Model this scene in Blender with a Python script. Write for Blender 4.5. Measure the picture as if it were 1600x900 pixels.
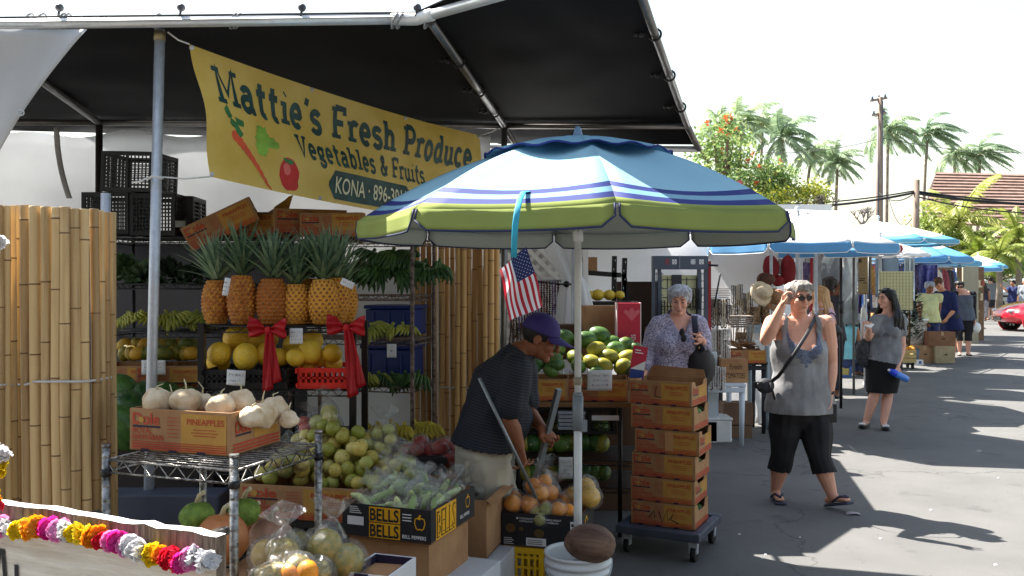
import bpy, math, random
from mathutils import Vector, Matrix, noise
R = math.radians
PI = math.pi
rnd = random.Random(7)
scene = bpy.context.scene
COL = scene.collection
for o in list(bpy.data.objects):
 bpy.data.objects.remove(o)
# ------------------------------------------------------------ camera, world, sun, exposure
FPX = 1386.0
EYE = 1.6
cam_d = bpy.data.cameras.new('camera')
cam_d.sensor_width = 36.0
cam_d.lens = FPX / 1600 * 36.0
cam_d.shift_y = -10.0 / 1600
cam_d.clip_start = 0.05
cam_d.clip_end = 3000
cam = bpy.data.objects.new('camera', cam_d)
COL.objects.link(cam)
cam.location = (0, 0, EYE)
cam.rotation_euler = (R(90), 0, 0)
scene.camera = cam
SUN_EL = R(52)
SUN_DIR = Vector((-0.74, 0.67, 0)).normalized() * math.cos(SUN_EL) + Vector((0, 0, math.sin(SUN_EL)))
w = bpy.data.worlds.new('World')
scene.world = w
w.use_nodes = True
nt = w.node_tree
nt.nodes.clear()
wo = nt.nodes.new('ShaderNodeOutputWorld')
bg = nt.nodes.new('ShaderNodeBackground')
sky = nt.nodes.new('ShaderNodeTexSky')
sky.sky_type = 'NISHITA'
sky.sun_disc = False
sky.sun_elevation = SUN_EL
sky.sun_rotation = math.atan2(SUN_DIR.x, SUN_DIR.y)
sky.air_density = 1.7
sky.dust_density = 1.5
sky.ozone_density = 0.6
bg.inputs['Strength'].default_value = 0.07
hsv = nt.nodes.new('ShaderNodeHueSaturation')
hsv.inputs['Saturation'].default_value = 0.72
nt.links.new(sky.outputs[0], hsv.inputs['Color'])
nt.links.new(hsv.outputs[0], bg.inputs[0])
nt.links.new(bg.outputs[0], wo.inputs[0])
sun_d = bpy.data.lights.new('sun', 'SUN')
sun_d.energy = 5.0
sun_d.angle = R(0.5)
sun_d.color = (1.0, 0.95, 0.87)
sun = bpy.data.objects.new('sun', sun_d)
COL.objects.link(sun)
sun.location = (0, 0, 30)
sun.rotation_euler = SUN_DIR.to_track_quat('Z', 'Y').to_euler()
scene.view_settings.view_transform = 'Standard'
scene.view_settings.look = 'None'
scene.view_settings.gamma = 1.0
scene.view_settings.use_curve_mapping = False
scene.view_settings.exposure = 1.85
scene.cycles.max_bounces = 8
scene.cycles.transparent_max_bounces = 16
# ------------------------------------------------------------ helpers
def P(u, v, Y):
 """point at distance Y that stands where the photograph shows pixel (u, v)"""
 return Vector(((u - 800) / FPX * Y, Y, EYE - (v - 440) / FPX * Y))
def XY(u, Y):
 return (u - 800) / FPX * Y
def lin(c):
 c = c / 255.0
 return c / 12.92 if c <= 0.04045 else ((c + 0.055) / 1.055) ** 2.4
def rgb(r, g, b):
 return (lin(r), lin(g), lin(b), 1.0)
_mats = {}
def mat(name, col=(0.5, 0.5, 0.5), rough=0.6, var=0.12, scale=6.0, bump=0.0, bscale=None, metal=0.0,
  col2=None, rand=0.0, stretch=(1, 1, 1), spec=0.4, translucent=0.0, alpha=1.0, coat=0.0):
 """procedural Principled material: noise between two tones, optional bump and per-object variation"""
 if name in _mats:
  return _mats[name]
 m = bpy.data.materials.new(name)
 _mats[name] = m
 m.use_nodes = True
 t = m.node_tree
 b = t.nodes['Principled BSDF']
 out = t.nodes['Material Output']
 col = tuple(col[:3])
 if col2 is None:
  c1 = tuple(max(0, x * (1 - var)) for x in col)
  c2 = tuple(min(1, x * (1 + var)) for x in col)
 else:
  c1, c2 = col, tuple(col2[:3])
 tc = t.nodes.new('ShaderNodeTexCoord')
 mp = t.nodes.new('ShaderNodeMapping')
 mp.inputs['Scale'].default_value = stretch
 t.links.new(tc.outputs['Object'], mp.inputs[0])
 n = t.nodes.new('ShaderNodeTexNoise')
 n.inputs['Scale'].default_value = scale
 n.inputs['Detail'].default_value = 5
 n.inputs['Roughness'].default_value = 0.6
 t.links.new(mp.outputs[0], n.inputs['Vector'])
 r = t.nodes.new('ShaderNodeValToRGB')
 r.color_ramp.elements[0].position = 0.32
 r.color_ramp.elements[1].position = 0.68
 r.color_ramp.elements[0].color = c1 + (1,)
 r.color_ramp.elements[1].color = c2 + (1,)
 t.links.new(n.outputs['Fac'], r.inputs['Fac'])
 last = r.outputs[0]
 if rand > 0:
  oi = t.nodes.new('ShaderNodeObjectInfo')
  if col2 is not None:
   mth = t.nodes.new('ShaderNodeMath'); mth.operation = 'MULTIPLY_ADD'
   mth.inputs[1].default_value = rand * 2
   mth.inputs[2].default_value = -rand
   t.links.new(oi.outputs['Random'], mth.inputs[0])
   ad = t.nodes.new('ShaderNodeMath'); ad.operation = 'ADD'
   t.links.new(mth.outputs[0], ad.inputs[0])
   t.links.new(n.outputs['Fac'], ad.inputs[1])
   t.links.new(ad.outputs[0], r.inputs['Fac'])
  else:
   hs = t.nodes.new('ShaderNodeHueSaturation')
   mr = t.nodes.new('ShaderNodeMapRange')
   mr.inputs['To Min'].default_value = 1 - rand
   mr.inputs['To Max'].default_value = 1 + rand
   t.links.new(oi.outputs['Random'], mr.inputs['Value'])
   t.links.new(mr.outputs[0], hs.inputs['Value'])
   t.links.new(last, hs.inputs['Color'])
   last = hs.outputs[0]
 t.links.new(last, b.inputs['Base Color'])
 b.inputs['Roughness'].default_value = rough
 b.inputs['Metallic'].default_value = metal
 b.inputs['Specular IOR Level'].default_value = spec
 b.inputs['Coat Weight'].default_value = coat
 b.inputs['Coat Roughness'].default_value = 0.08
 if bump > 0:
  n2 = t.nodes.new('ShaderNodeTexNoise')
  n2.inputs['Scale'].default_value = bscale or scale * 4
  n2.inputs['Detail'].default_value = 4
  t.links.new(mp.outputs[0], n2.inputs['Vector'])
  bp = t.nodes.new('ShaderNodeBump')
  bp.inputs['Strength'].default_value = min(1, bump)
  bp.inputs['Distance'].default_value = 0.01
  t.links.new(n2.outputs['Fac'], bp.inputs['Height'])
  t.links.new(bp.outputs[0], b.inputs['Normal'])
 if translucent > 0:
  tr = t.nodes.new('ShaderNodeBsdfTranslucent')
  t.links.new(last, tr.inputs['Color'])
  mx = t.nodes.new('ShaderNodeMixShader')
  mx.inputs[0].default_value = translucent
  t.links.new(b.outputs[0], mx.inputs[1])
  t.links.new(tr.outputs[0], mx.inputs[2])
  t.links.new(mx.outputs[0], out.inputs['Surface'])
 return m
def film_mat(name, tint=(0.95, 0.96, 0.97), body=0.12, rough=0.12):
 """thin clear plastic film: see-through with glossy creases and a little milkiness"""
 if name in _mats:
  return _mats[name]
 m = bpy.data.materials.new(name)
 _mats[name] = m
 m.use_nodes = True
 t = m.node_tree
 t.nodes.clear()
 out = t.nodes.new('ShaderNodeOutputMaterial')
 tr = t.nodes.new('ShaderNodeBsdfTransparent')
 tr.inputs[0].default_value = tint + (1,)
 gl = t.nodes.new('ShaderNodeBsdfGlossy')
 gl.inputs['Roughness'].default_value = rough
 df = t.nodes.new('ShaderNodeBsdfDiffuse')
 df.inputs[0].default_value = (0.8, 0.82, 0.84, 1)
 lw = t.nodes.new('ShaderNodeLayerWeight')
 lw.inputs[0].default_value = 0.35
 tc = t.nodes.new('ShaderNodeTexCoord')
 n = t.nodes.new('ShaderNodeTexNoise')
 n.inputs['Scale'].default_value = 22
 n.inputs['Detail'].default_value = 3
 n.inputs['Distortion'].default_value = 2.0
 t.links.new(tc.outputs['Object'], n.inputs['Vector'])
 bp = t.nodes.new('ShaderNodeBump')
 bp.inputs['Strength'].default_value = 1.0
 bp.inputs['Distance'].default_value = 0.02
 t.links.new(n.outputs['Fac'], bp.inputs['Height'])
 t.links.new(bp.outputs[0], gl.inputs['Normal'])
 t.links.new(bp.outputs[0], lw.inputs['Normal'])
 m1 = t.nodes.new('ShaderNodeMixShader')
 m1.inputs[0].default_value = body
 t.links.new(tr.outputs[0], m1.inputs[1])
 t.links.new(df.outputs[0], m1.inputs[2])
 m2 = t.nodes.new('ShaderNodeMixShader')
 mth = t.nodes.new('ShaderNodeMath'); mth.operation = 'MULTIPLY_ADD'
 mth.inputs[1].default_value = 0.34
 mth.inputs[2].default_value = 0.03
 t.links.new(lw.outputs['Facing'], mth.inputs[0])
 t.links.new(mth.outputs[0], m2.inputs[0])
 t.links.new(m1.outputs[0], m2.inputs[1])
 t.links.new(gl.outputs[0], m2.inputs[2])
 t.links.new(m2.outputs[0], out.inputs['Surface'])
 return m
def basis(z, xhint=Vector((1, 0, 0))):
 z = Vector(z).normalized()
 x = Vector(xhint) - z * Vector(xhint).dot(z)
 if x.length < 1e-4:
  x = Vector((0, 1, 0)) - z * z.y
  if x.length < 1e-4:
   x = Vector((0, 0, 1))
 x.normalize()
 y = z.cross(x)
 return x, y, z
def TR(loc=(0, 0, 0), rz=0.0, rx=0.0, ry=0.0, s=1.0):
 m = Matrix.Translation(Vector(loc)) @ Matrix.Rotation(rz, 4, 'Z') @ Matrix.Rotation(ry, 4, 'Y') @ Matrix.Rotation(rx, 4, 'X')
 return m @ Matrix.Scale(s, 4)
class MB:
 """collects shapes; build() links them as ONE mesh object"""
 def __init__(s):
  s.v = []; s.f = []; s.m = []; s.sm = []
 def add(s, vs, fs, mi=0, smooth=False, M=None):
  o = len(s.v)
  if M is not None:
   s.v.extend(M @ Vector(p) for p in vs)
  else:
   s.v.extend(Vector(p) for p in vs)
  for f in fs:
   s.f.append(tuple(i + o for i in f)); s.m.append(mi); s.sm.append(smooth)
  return s
 def box(s, c, d, mi=0, M=None):
  x, y, z = c; a, b, h = d[0] / 2, d[1] / 2, d[2] / 2
  vs = [(x + i * a, y + j * b, z + k * h) for k in (-1, 1) for j in (-1, 1) for i in (-1, 1)]
  fs = [(0, 2, 3, 1), (4, 5, 7, 6), (0, 1, 5, 4), (2, 6, 7, 3), (0, 4, 6, 2), (1, 3, 7, 5)]
  return s.add(vs, fs, mi, False, M)
 def bar(s, a, b, w, h=None, mi=0, up=(0, 0, 1)):
  a, b = Vector(a), Vector(b); h = h or w
  z = (b - a).normalized()
  x, y, z = basis(z, Vector(up))
  vs = []
  for p in (a, b):
   for i, j in ((-1, -1), (1, -1), (1, 1), (-1, 1)):
    vs.append(p + x * (i * h / 2) + y * (j * w / 2))
  fs = [(3, 2, 1, 0), (4, 5, 6, 7)] + [(k, (k + 1) % 4, 4 + (k + 1) % 4, 4 + k) for k in range(4)]
  return s.add(vs, fs, mi)
 def tube(s, pts, r, n=8, mi=0, caps=True, side=None, smooth=True, rb=None):
  """tube along a path; r, rb: radius (or list) along the side axis and across it"""
  pts = [Vector(p) for p in pts]
  k = len(pts)
  ra = r if isinstance(r, (list, tuple)) else [r] * k
  rb = ra if rb is None else (rb if isinstance(rb, (list, tuple)) else [rb] * k)
  vs = []
  px = Vector(side) if side is not None else None
  for i in range(k):
   t = (pts[min(i + 1, k - 1)] - pts[max(i - 1, 0)])
   if t.length < 1e-9:
    t = Vector((0, 0, 1))
   t.normalize()
   if px is None:
    px = Vector((1, 0, 0)) if abs(t.x) < 0.9 else Vector((0, 1, 0))
   hint = Vector(side) if side is not None else px
   x, y, _ = basis(t, hint)
   px = x
   for j in range(n):
    a = 2 * PI * j / n
    vs.append(pts[i] + x * (math.cos(a) * ra[i]) + y * (math.sin(a) * rb[i]))
  fs = []
  for i in range(k - 1):
   for j in range(n):
    fs.append((i * n + j, i * n + (j + 1) % n, (i + 1) * n + (j + 1) % n, (i + 1) * n + j))
  s.add(vs, fs, mi, smooth)
  if caps:
   o = len(s.v) - len(vs)
   s.f.append(tuple(o + j for j in range(n - 1, -1, -1))); s.m.append(mi); s.sm.append(False)
   s.f.append(tuple(o + (k - 1) * n + j for j in range(n))); s.m.append(mi); s.sm.append(False)
  return s
 def capsule(s, pts, r, n=10, mi=0, side=None, rb=None):
  """tube with rounded ends"""
  pts = [Vector(p) for p in pts]
  k = len(pts)
  ra = list(r) if isinstance(r, (list, tuple)) else [r] * k
  rbb = ra[:] if rb is None else (list(rb) if isinstance(rb, (list, tuple)) else [rb] * k)
  t0 = (pts[0] - pts[1]).normalized(); t1 = (pts[-1] - pts[-2]).normalized()
  q, qa, qb = [], [], []
  e0 = min(ra[0], rbb[0]); e1 = min(ra[-1], rbb[-1])
  for a in (75, 45, 20):
   q.append(pts[0] + t0 * e0 * math.sin(R(a))); qa.append(ra[0] * math.cos(R(a))); qb.append(rbb[0] * math.cos(R(a)))
  q += pts; qa += ra; qb += rbb
  for a in (20, 45, 75):
   q.append(pts[-1] + t1 * e1 * math.sin(R(a))); qa.append(ra[-1] * math.cos(R(a))); qb.append(rbb[-1] * math.cos(R(a)))
  return s.tube(q, qa, n, mi, True, side, True, qb)
 def lathe(s, prof, n=20, mi=0, M=None, smooth=True, wob=None):
  vs, fs = [], []
  k = len(prof)
  for i, (r, z) in enumerate(prof):
   for j in range(n):
    a = 2 * PI * j / n
    rr = r * (wob(a, z) if wob else 1)
    vs.append((rr * math.cos(a), rr * math.sin(a), z))
  for i in range(k - 1):
   for j in range(n):
    fs.append((i * n + j, i * n + (j + 1) % n, (i + 1) * n + (j + 1) % n, (i + 1) * n + j))
  return s.add(vs, fs, mi, smooth, M)
 def ball(s, c, r, n=12, k=8, mi=0, M=None, f=None):
  """ellipsoid, optional f(direction) -> radius factor"""
  if not isinstance(r, (tuple, list)):
   r = (r, r, r)
  vs, fs = [], []
  for i in range(k + 1):
   th = PI * i / k
   for j in range(n):
    a = 2 * PI * j / n
    d = Vector((math.sin(th) * math.cos(a), math.sin(th) * math.sin(a), math.cos(th)))
    q = f(d) if f else 1.0
    vs.append((c[0] + d.x * r[0] * q, c[1] + d.y * r[1] * q, c[2] + d.z * r[2] * q))
  for i in range(k):
   for j in range(n):
    fs.append((i * n + j, (i + 1) * n + j, (i + 1) * n + (j + 1) % n, i * n + (j + 1) % n))
  return s.add(vs, fs, mi, True, M)
 def sheet(s, fn, nu, nv, mi=0, smooth=True, M=None):
  vs = [fn(i / nu, j / nv) for j in range(nv + 1) for i in range(nu + 1)]
  fs = [(j * (nu + 1) + i, j * (nu + 1) + i + 1, (j + 1) * (nu + 1) + i + 1, (j + 1) * (nu + 1) + i) for j in range(nv) for i in range(nu)]
  return s.add(vs, fs, mi, smooth, M)
 def prism(s, poly, d, mi=0, M=None):
  """2-D polygon (x, z) extruded along y from 0 to d"""
  k = len(poly)
  vs = [(x, 0, z) for x, z in poly] + [(x, d, z) for x, z in poly]
  fs = [tuple(range(k)), tuple(range(2 * k - 1, k - 1, -1))] + [(i, i + k, (i + 1) % k + k, (i + 1) % k) for i in range(k)]
  return s.add(vs, fs, mi, False, M)
 def mesh(s, name, mats):
  me = bpy.data.meshes.new(name)
  me.from_pydata([tuple(p) for p in s.v], [], s.f)
  if not isinstance(mats, (list, tuple)):
   mats = [mats]
  for m in mats:
   me.materials.append(m)
  me.polygons.foreach_set('material_index', s.m)
  me.polygons.foreach_set('use_smooth', s.sm)
  me.update()
  return me
 def build(s, name, mats, parent=None, loc=None, bevel=0.0, solid=0.0):
  return put(name, s.mesh(name, mats), parent, loc, bevel, solid)
def put(name, me, parent=None, loc=None, bevel=0.0, solid=0.0):
 o = bpy.data.objects.new(name, me)
 COL.objects.link(o)
 if parent is not None:
  o.parent = parent
 if loc is not None:
  o.location = loc
 if solid:
  md = o.modifiers.new('solid', 'SOLIDIFY'); md.thickness = solid; md.offset = 0
 if bevel:
  md = o.modifiers.new('bevel', 'BEVEL'); md.width = bevel; md.segments = 2; md.limit_method = 'ANGLE'; md.angle_limit = R(50)
 return o
def tag(o, label=None, cat=None, group=None, kind=None):
 if label: o['label'] = label
 if cat: o['category'] = cat
 if group: o['group'] = group
 if kind: o['kind'] = kind
 return o
def thing(name, label, cat, loc=(0, 0, 0), rz=0.0, group=None):
 o = bpy.data.objects.new(name, None)
 o.empty_display_size = 0.1
 COL.objects.link(o)
 o.location = loc
 o.rotation_euler = (0, 0, rz)
 return tag(o, label, cat, group)
_kids = {}
def copy_tree(o, loc=None, rz=None, label=None, group=None, parent=None, rot=None, scale=None):
 c = o.copy()
 COL.objects.link(c)
 if parent is not None:
  c.parent = parent
 if loc is not None: c.location = loc
 if rz is not None: c.rotation_euler = (0, 0, rz)
 if rot is not None: c.rotation_euler = rot
 if scale is not None: c.scale = (scale,) * 3 if not isinstance(scale, (tuple, list)) else scale
 if label: c['label'] = label
 if group: c['group'] = group
 for ch in list(o.children):
  if ch != c:
   copy_tree(ch, parent=c)
 return c
# ------------------------------------------------------------ lettering
_txt = {}
def text_geo(s, offset=0.0, res=3):
 """vertices and faces of a line of text, 1 unit high capitals, starting at x = 0"""
 key = (s, offset, res)
 if key in _txt:
  return _txt[key]
 cu = bpy.data.curves.new('lettering', 'FONT')
 cu.body = s
 cu.size = 1.43
 cu.offset = offset
 cu.resolution_u = res
 o = bpy.data.objects.new('lettering', cu)
 COL.objects.link(o)
 dg = bpy.context.evaluated_depsgraph_get()
 dg.update()
 me = bpy.data.meshes.new_from_object(o.evaluated_get(dg))
 vs = [(v.co.x, v.co.y) for v in me.vertices]
 fs = [tuple(p.vertices) for p in me.polygons]
 bpy.data.objects.remove(o)
 bpy.data.curves.remove(cu)
 bpy.data.meshes.remove(me)
 if vs:
  x0 = min(v[0] for v in vs); x1 = max(v[0] for v in vs)
  vs = [(x - x0, y) for x, y in vs]
  wd = x1 - x0
 else:
  wd = 0
 _txt[key] = (vs, fs, wd)
 return _txt[key]
def put_text(mb, s, O, X, Yv, h, mi, width=None, center=False, offset=0.0, lift=0.0, res=3, slant=0.0):
 """lettering on a plane: O lower-left corner, X reading direction, Yv up, capitals h high"""
 vs, fs, wd = text_geo(s, offset, res)
 if not vs:
  return
 X = Vector(X).normalized(); Yv = Vector(Yv).normalized(); N = X.cross(Yv)
 sx = h if width is None else width / max(wd, 1e-6)
 O = Vector(O)
 if center:
  O = O - X * (wd * sx / 2)
 mb.add([O + X * ((x + slant * y) * sx) + Yv * (y * h) + N * lift for x, y in vs], fs, mi)
def quad(mb, O, X, Yv, w_, h_, mi, lift=0.0):
 X = Vector(X).normalized(); Yv = Vector(Yv).normalized(); N = X.cross(Yv)
 O = Vector(O) + N * lift
 mb.add([O, O + X * w_, O + X * w_ + Yv * h_, O + Yv * h_], [(0, 1, 2, 3)], mi)
def poly(mb, O, X, Yv, pts, mi, lift=0.0):
 X = Vector(X).normalized(); Yv = Vector(Yv).normalized(); N = X.cross(Yv)
 O = Vector(O) + N * lift
 mb.add([O + X * a + Yv * b for a, b in pts], [tuple(range(len(pts)))], mi)
def arc(cx, cy, rx, ry, a0, a1, n=12):
 return [(cx + rx * math.cos(R(a0 + (a1 - a0) * i / n)), cy + ry * math.sin(R(a0 + (a1 - a0) * i / n))) for i in range(n + 1)]
XH = 0.66
SLAB = {
 'M': (1.05, [[(.17, 0), (.17, 1), (.5, .28), (.85, 1), (.85, 0)]], [(0, .34, 0), (.68, 1.02, 0), (0, .25, 1), (.77, 1.02, 1)]),
 'F': (.82, [[(.2, 0), (.2, 1)], [(.2, 1), (.72, 1), (.72, .8)], [(.2, .52), (.55, .52)], [(.55, .62), (.55, .42)]], [(.02, .42, 0), (.04, .25, 1)]),
 'P': (.82, [[(.2, 0), (.2, 1)], [(.2, 1)] + arc(.48, .74, .24, .26, 90, -90) + [(.2, .48)]], [(.02, .44, 0), (.04, .25, 1)]),
 'V': (.9, [[(.14, 1), (.45, .02), (.76, 1)]], [(.0, .32, 1), (.6, .9, 1)]),
 'a': (.74, [arc(.33, .46, .2, .2, 160, 0) + [(.53, .1), (.6, .02), (.7, .04)], [(.53, .4)] + arc(.31, .19, .22, .19, 90, 270) + [(.53, .1)]], []),
 't': (.58, [[(.25, .95), (.25, .17)] + arc(.4, .17, .15, .16, 180, 300), [(.06, XH), (.5, XH)]], []),
 'i': (.46, [[(.24, XH), (.24, 0)], [(.22, .88), (.26, .93)]], [(.04, .44, 0), (.06, .26, XH)]),
 'e': (.68, [[(.1, .34), (.56, .34)] + arc(.33, .34, .23, .32, 0, 315, 18)], []),
 "'": (.3, [[(.17, 1.0), (.12, .78)]], []),
 's': (.62, [arc(.3, .5, .2, .15, 20, 180, 8) + arc(.3, .5, .2, .15, 180, 270, 6)[1:] + arc(.3, .17, .22, .17, 90, -160, 12)], []),
 'r': (.6, [[(.2, XH), (.2, 0)], [(.2, .4)] + arc(.4, .42, .2, .22, 170, 40, 8)], [(.03, .42, 0), (.03, .24, XH)]),
 'h': (.78, [[(.18, 1), (.18, 0)], [(.18, .4)] + arc(.39, .42, .2, .22, 170, 0, 8) + [(.59, 0)]], [(.02, .36, 0), (.45, .77, 0), (.03, .22, 1)]),
 'o': (.68, [arc(.33, .33, .23, .31, 0, 360, 22)], []),
 'd': (.76, [[(.56, 1), (.56, 0)], arc(.34, .32, .22, .3, 20, 340, 18)], [(.4, .6, 1), (.5, .74, 0)]),
 'u': (.76, [[(.16, XH), (.16, .22)] + arc(.35, .22, .19, .2, 180, 330, 8) + [(.56, .2)], [(.56, XH), (.56, 0)]], [(.02, .2, XH), (.42, .6, XH), (.5, .74, 0)]),
 'c': (.64, [arc(.33, .33, .23, .31, 40, 320, 18)], []),
 'g': (.7, [arc(.32, .4, .2, .22, 0, 360, 18), [(.5, .56), (.62, .66)], [(.2, .2), (.16, .08), (.42, .04)] + arc(.4, -.12, .2, .15, 80, -200, 14)], []),
 'b': (.74, [[(.17, 1), (.17, 0)], arc(.38, .32, .22, .3, 160, -160, 18)], [(.0, .2, 1)]),
 'l': (.46, [[(.24, 1), (.24, 0)]], [(.04, .44, 0), (.06, .26, 1)]),
 '&': (.86, [[(.78, .5), (.62, .14), (.4, .0), (.2, .06), (.12, .24), (.3, .5), (.46, .7), (.42, .9), (.3, .94), (.2, .8), (.3, .6), (.74, 0)]], [(.64, .86, .5)]),
 ' ': (.42, [], []),
}
def ribbon(pts, wd):
 pts = [Vector(p) for p in pts]
 n = len(pts)
 L, Rr = [], []
 for i in range(n):
  if i == 0: t = pts[1] - pts[0]
  elif i == n - 1: t = pts[-1] - pts[-2]
  else: t = (pts[i + 1] - pts[i]).normalized() + (pts[i] - pts[i - 1]).normalized()
  if t.length < 1e-6: t = pts[i] - pts[i - 1]
  t.normalize()
  nn = Vector((-t.y, t.x))
  k = 1.0
  if 0 < i < n - 1:
   c = abs(nn.dot(Vector((-(pts[i] - pts[i - 1]).normalized().y, (pts[i] - pts[i - 1]).normalized().x))))
   k = min(1.15, 1 / max(c, 0.3))
  L.append(pts[i] + nn * wd / 2 * k); Rr.append(pts[i] - nn * wd / 2 * k)
 return L, Rr
def slab_text(s, thick=0.2):
 """quads as lists of (x, y, layer)"""
 out, x = [], 0.0
 for ch in s:
  wd, strokes, slabs = SLAB[ch]
  lay = 0
  for st in strokes:
   lay += 1
   L, Rr = ribbon(st, thick)
   for i in range(len(st) - 1):
    out.append([(x + p.x, p.y, lay) for p in (Rr[i], Rr[i + 1], L[i + 1], L[i])])
  for a, b, y in slabs:
   lay += 1
   yy = y + (0.055 if y == 0 else -0.055)
   out.append([(x + a - .03, yy - .07, lay), (x + b + .03, yy - .07, lay), (x + b + .03, yy + .07, lay), (x + a - .03, yy + .07, lay)])
  x += wd + 0.06
 return out, x
# ------------------------------------------------------------ shared materials
m_steel = mat('galvanised steel', rgb(186, 192, 200), 0.38, 0.12, 30, metal=0.4, bump=0.1)
m_pipe = mat('pale tent pipe', rgb(205, 208, 210), 0.35, 0.08, 25, metal=0.45)
m_black = mat('black plastic', (0.012, 0.012, 0.014), 0.45, 0.3, 20)
m_blackmetal = mat('black enamel metal', (0.014, 0.013, 0.013), 0.4, 0.3, 20, bump=0.1)
m_rusty = mat('rusty shelf metal', rgb(60, 44, 36), 0.6, 0.5, 40, col2=rgb(150, 130, 118), bump=0.4, metal=0.4)
m_chrome = mat('scuffed chrome', rgb(60, 56, 52), 0.36, 0.4, 45, col2=rgb(176, 174, 170), metal=0.85, bump=0.2)
m_white = mat('white paint', (0.78, 0.78, 0.77), 0.5, 0.05, 8)
m_paper = mat('white paper', (0.74, 0.75, 0.76), 0.8, 0.05, 12)
m_ink = mat('black ink', (0.01, 0.01, 0.012), 0.7, 0.1, 10)
m_rope = mat('black and white cord', (0.01, 0.01, 0.012), 0.8, 0.9, 160, col2=(0.45, 0.45, 0.45))
m_rubber = mat('black rubber', (0.01, 0.01, 0.01), 0.75, 0.2, 20)
# ------------------------------------------------------------ ground
def ground_mat():
 m = bpy.data.materials.new('asphalt')
 m.use_nodes = True
 t = m.node_tree
 b = t.nodes['Principled BSDF']
 tc = t.nodes.new('ShaderNodeTexCoord')
 def noi(s, d, rough=0.6):
  n = t.nodes.new('ShaderNodeTexNoise')
  n.inputs['Scale'].default_value = s; n.inputs['Detail'].default_value = d; n.inputs['Roughness'].default_value = rough
  t.links.new(tc.outputs['Object'], n.inputs['Vector'])
  return n
 def ramp(src, a, b_, c1, c2):
  r = t.nodes.new('ShaderNodeValToRGB')
  r.color_ramp.elements[0].position = a; r.color_ramp.elements[1].position = b_
  r.color_ramp.elements[0].color = c1; r.color_ramp.elements[1].color = c2
  t.links.new(src, r.inputs[0])
  return r.outputs[0]
 def mul(a, b_, f=1.0):
  mx = t.nodes.new('ShaderNodeMix'); mx.data_type = 'RGBA'; mx.blend_type = 'MULTIPLY'
  mx.inputs[0].default_value = f
  t.links.new(a, mx.inputs[6]); t.links.new(b_, mx.inputs[7])
  return mx.outputs[2]
 fine = ramp(noi(260, 3).outputs[0], 0.35, 0.7, (0.115, 0.113, 0.11, 1), (0.185, 0.182, 0.175, 1))
 mid = ramp(noi(1.3, 6).outputs[0], 0.35, 0.65, (0.80, 0.80, 0.81, 1), (1, 1, 1, 1))
 stain = ramp(noi(3.1, 4, 0.5).outputs[0], 0.62, 0.72, (1, 1, 1, 1), (0.72, 0.72, 0.73, 1))
 spots = ramp(noi(34, 2, 0.4).outputs[0], 0.70, 0.74, (1, 1, 1, 1), (0.6, 0.6, 0.6, 1))
 v = t.nodes.new('ShaderNodeTexVoronoi'); v.feature = 'DISTANCE_TO_EDGE'; v.inputs['Scale'].default_value = 0.35
 nw = noi(1.6, 4)
 ad = t.nodes.new('ShaderNodeVectorMath'); ad.operation = 'MULTIPLY_ADD'
 ad.inputs[1].default_value = (0.9, 0.9, 0.9)
 t.links.new(nw.outputs['Color'], ad.inputs[0]); t.links.new(tc.outputs['Object'], ad.inputs[2])
 t.links.new(ad.outputs[0], v.inputs['Vector'])
 crack = ramp(v.outputs['Distance'], 0.0, 0.006, (0.62, 0.62, 0.62, 1), (1, 1, 1, 1))
 c = mul(mul(mul(mul(fine, mid), stain), spots), crack)
 t.links.new(c, b.inputs['Base Color'])
 b.inputs['Roughness'].default_value = 0.85
 b.inputs['Specular IOR Level'].default_value = 0.25
 bp = t.nodes.new('ShaderNodeBump'); bp.inputs['Strength'].default_value = 0.5; bp.inputs['Distance'].default_value = 0.004
 t.links.new(noi(300, 2).outputs[0], bp.inputs['Height'])
 t.links.new(bp.outputs[0], b.inputs['Normal'])
 return m
g = MB()
g.sheet(lambda u, v: (-900 + 1800 * u, -60 + 1500 * v, 0), 6, 6, smooth=False)
tag(g.build('ground', ground_mat()), kind='structure')
for i, (u, v, s_) in enumerate([(1196, 867, .012), (1192, 873, .01), (1250, 840, .008), (1455, 797, .012), (1376, 842, .01), (1556, 883, .014), (1560, 747, .01), (1155, 835, .009)]):
 Y = EYE * FPX / (v - 440)
 q = MB(); n = 7
 pts = [(math.cos(k * 2 * PI / n) * s_ * rnd.uniform(.6, 1.3), math.sin(k * 2 * PI / n) * s_ * rnd.uniform(.5, 1.1)) for k in range(n)]
 q.add([(a, b, 0) for a, b in pts] + [(a * .7, b * .7, .004) for a, b in pts], [tuple(range(n, 2 * n))] + [(k, (k + 1) % n, n + (k + 1) % n, n + k) for k in range(n)])
 tag(q.build('paper_scrap', m_paper, loc=(XY(u, Y), Y, 0.001)), 'tiny pale scrap of litter on the asphalt', 'litter', 'scraps of litter on the asphalt')
q = MB()
q.sheet(lambda u, v: (-.05 + .1 * u + .02 * v, -.04 + .075 * v, 0.004 + .007 * math.sin(u * 3 + v)), 6, 5)
Y = EYE * FPX / (803 - 440)
tag(q.build('paper_slip', mat('printed paper slip', rgb(190, 180, 175), .7, .2, 60, col2=rgb(120, 115, 125)), loc=(XY(1330, Y), Y, 0), solid=.001),
 'pale slip of paper lying by the striding foot of the woman in grey', 'litter')
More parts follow.
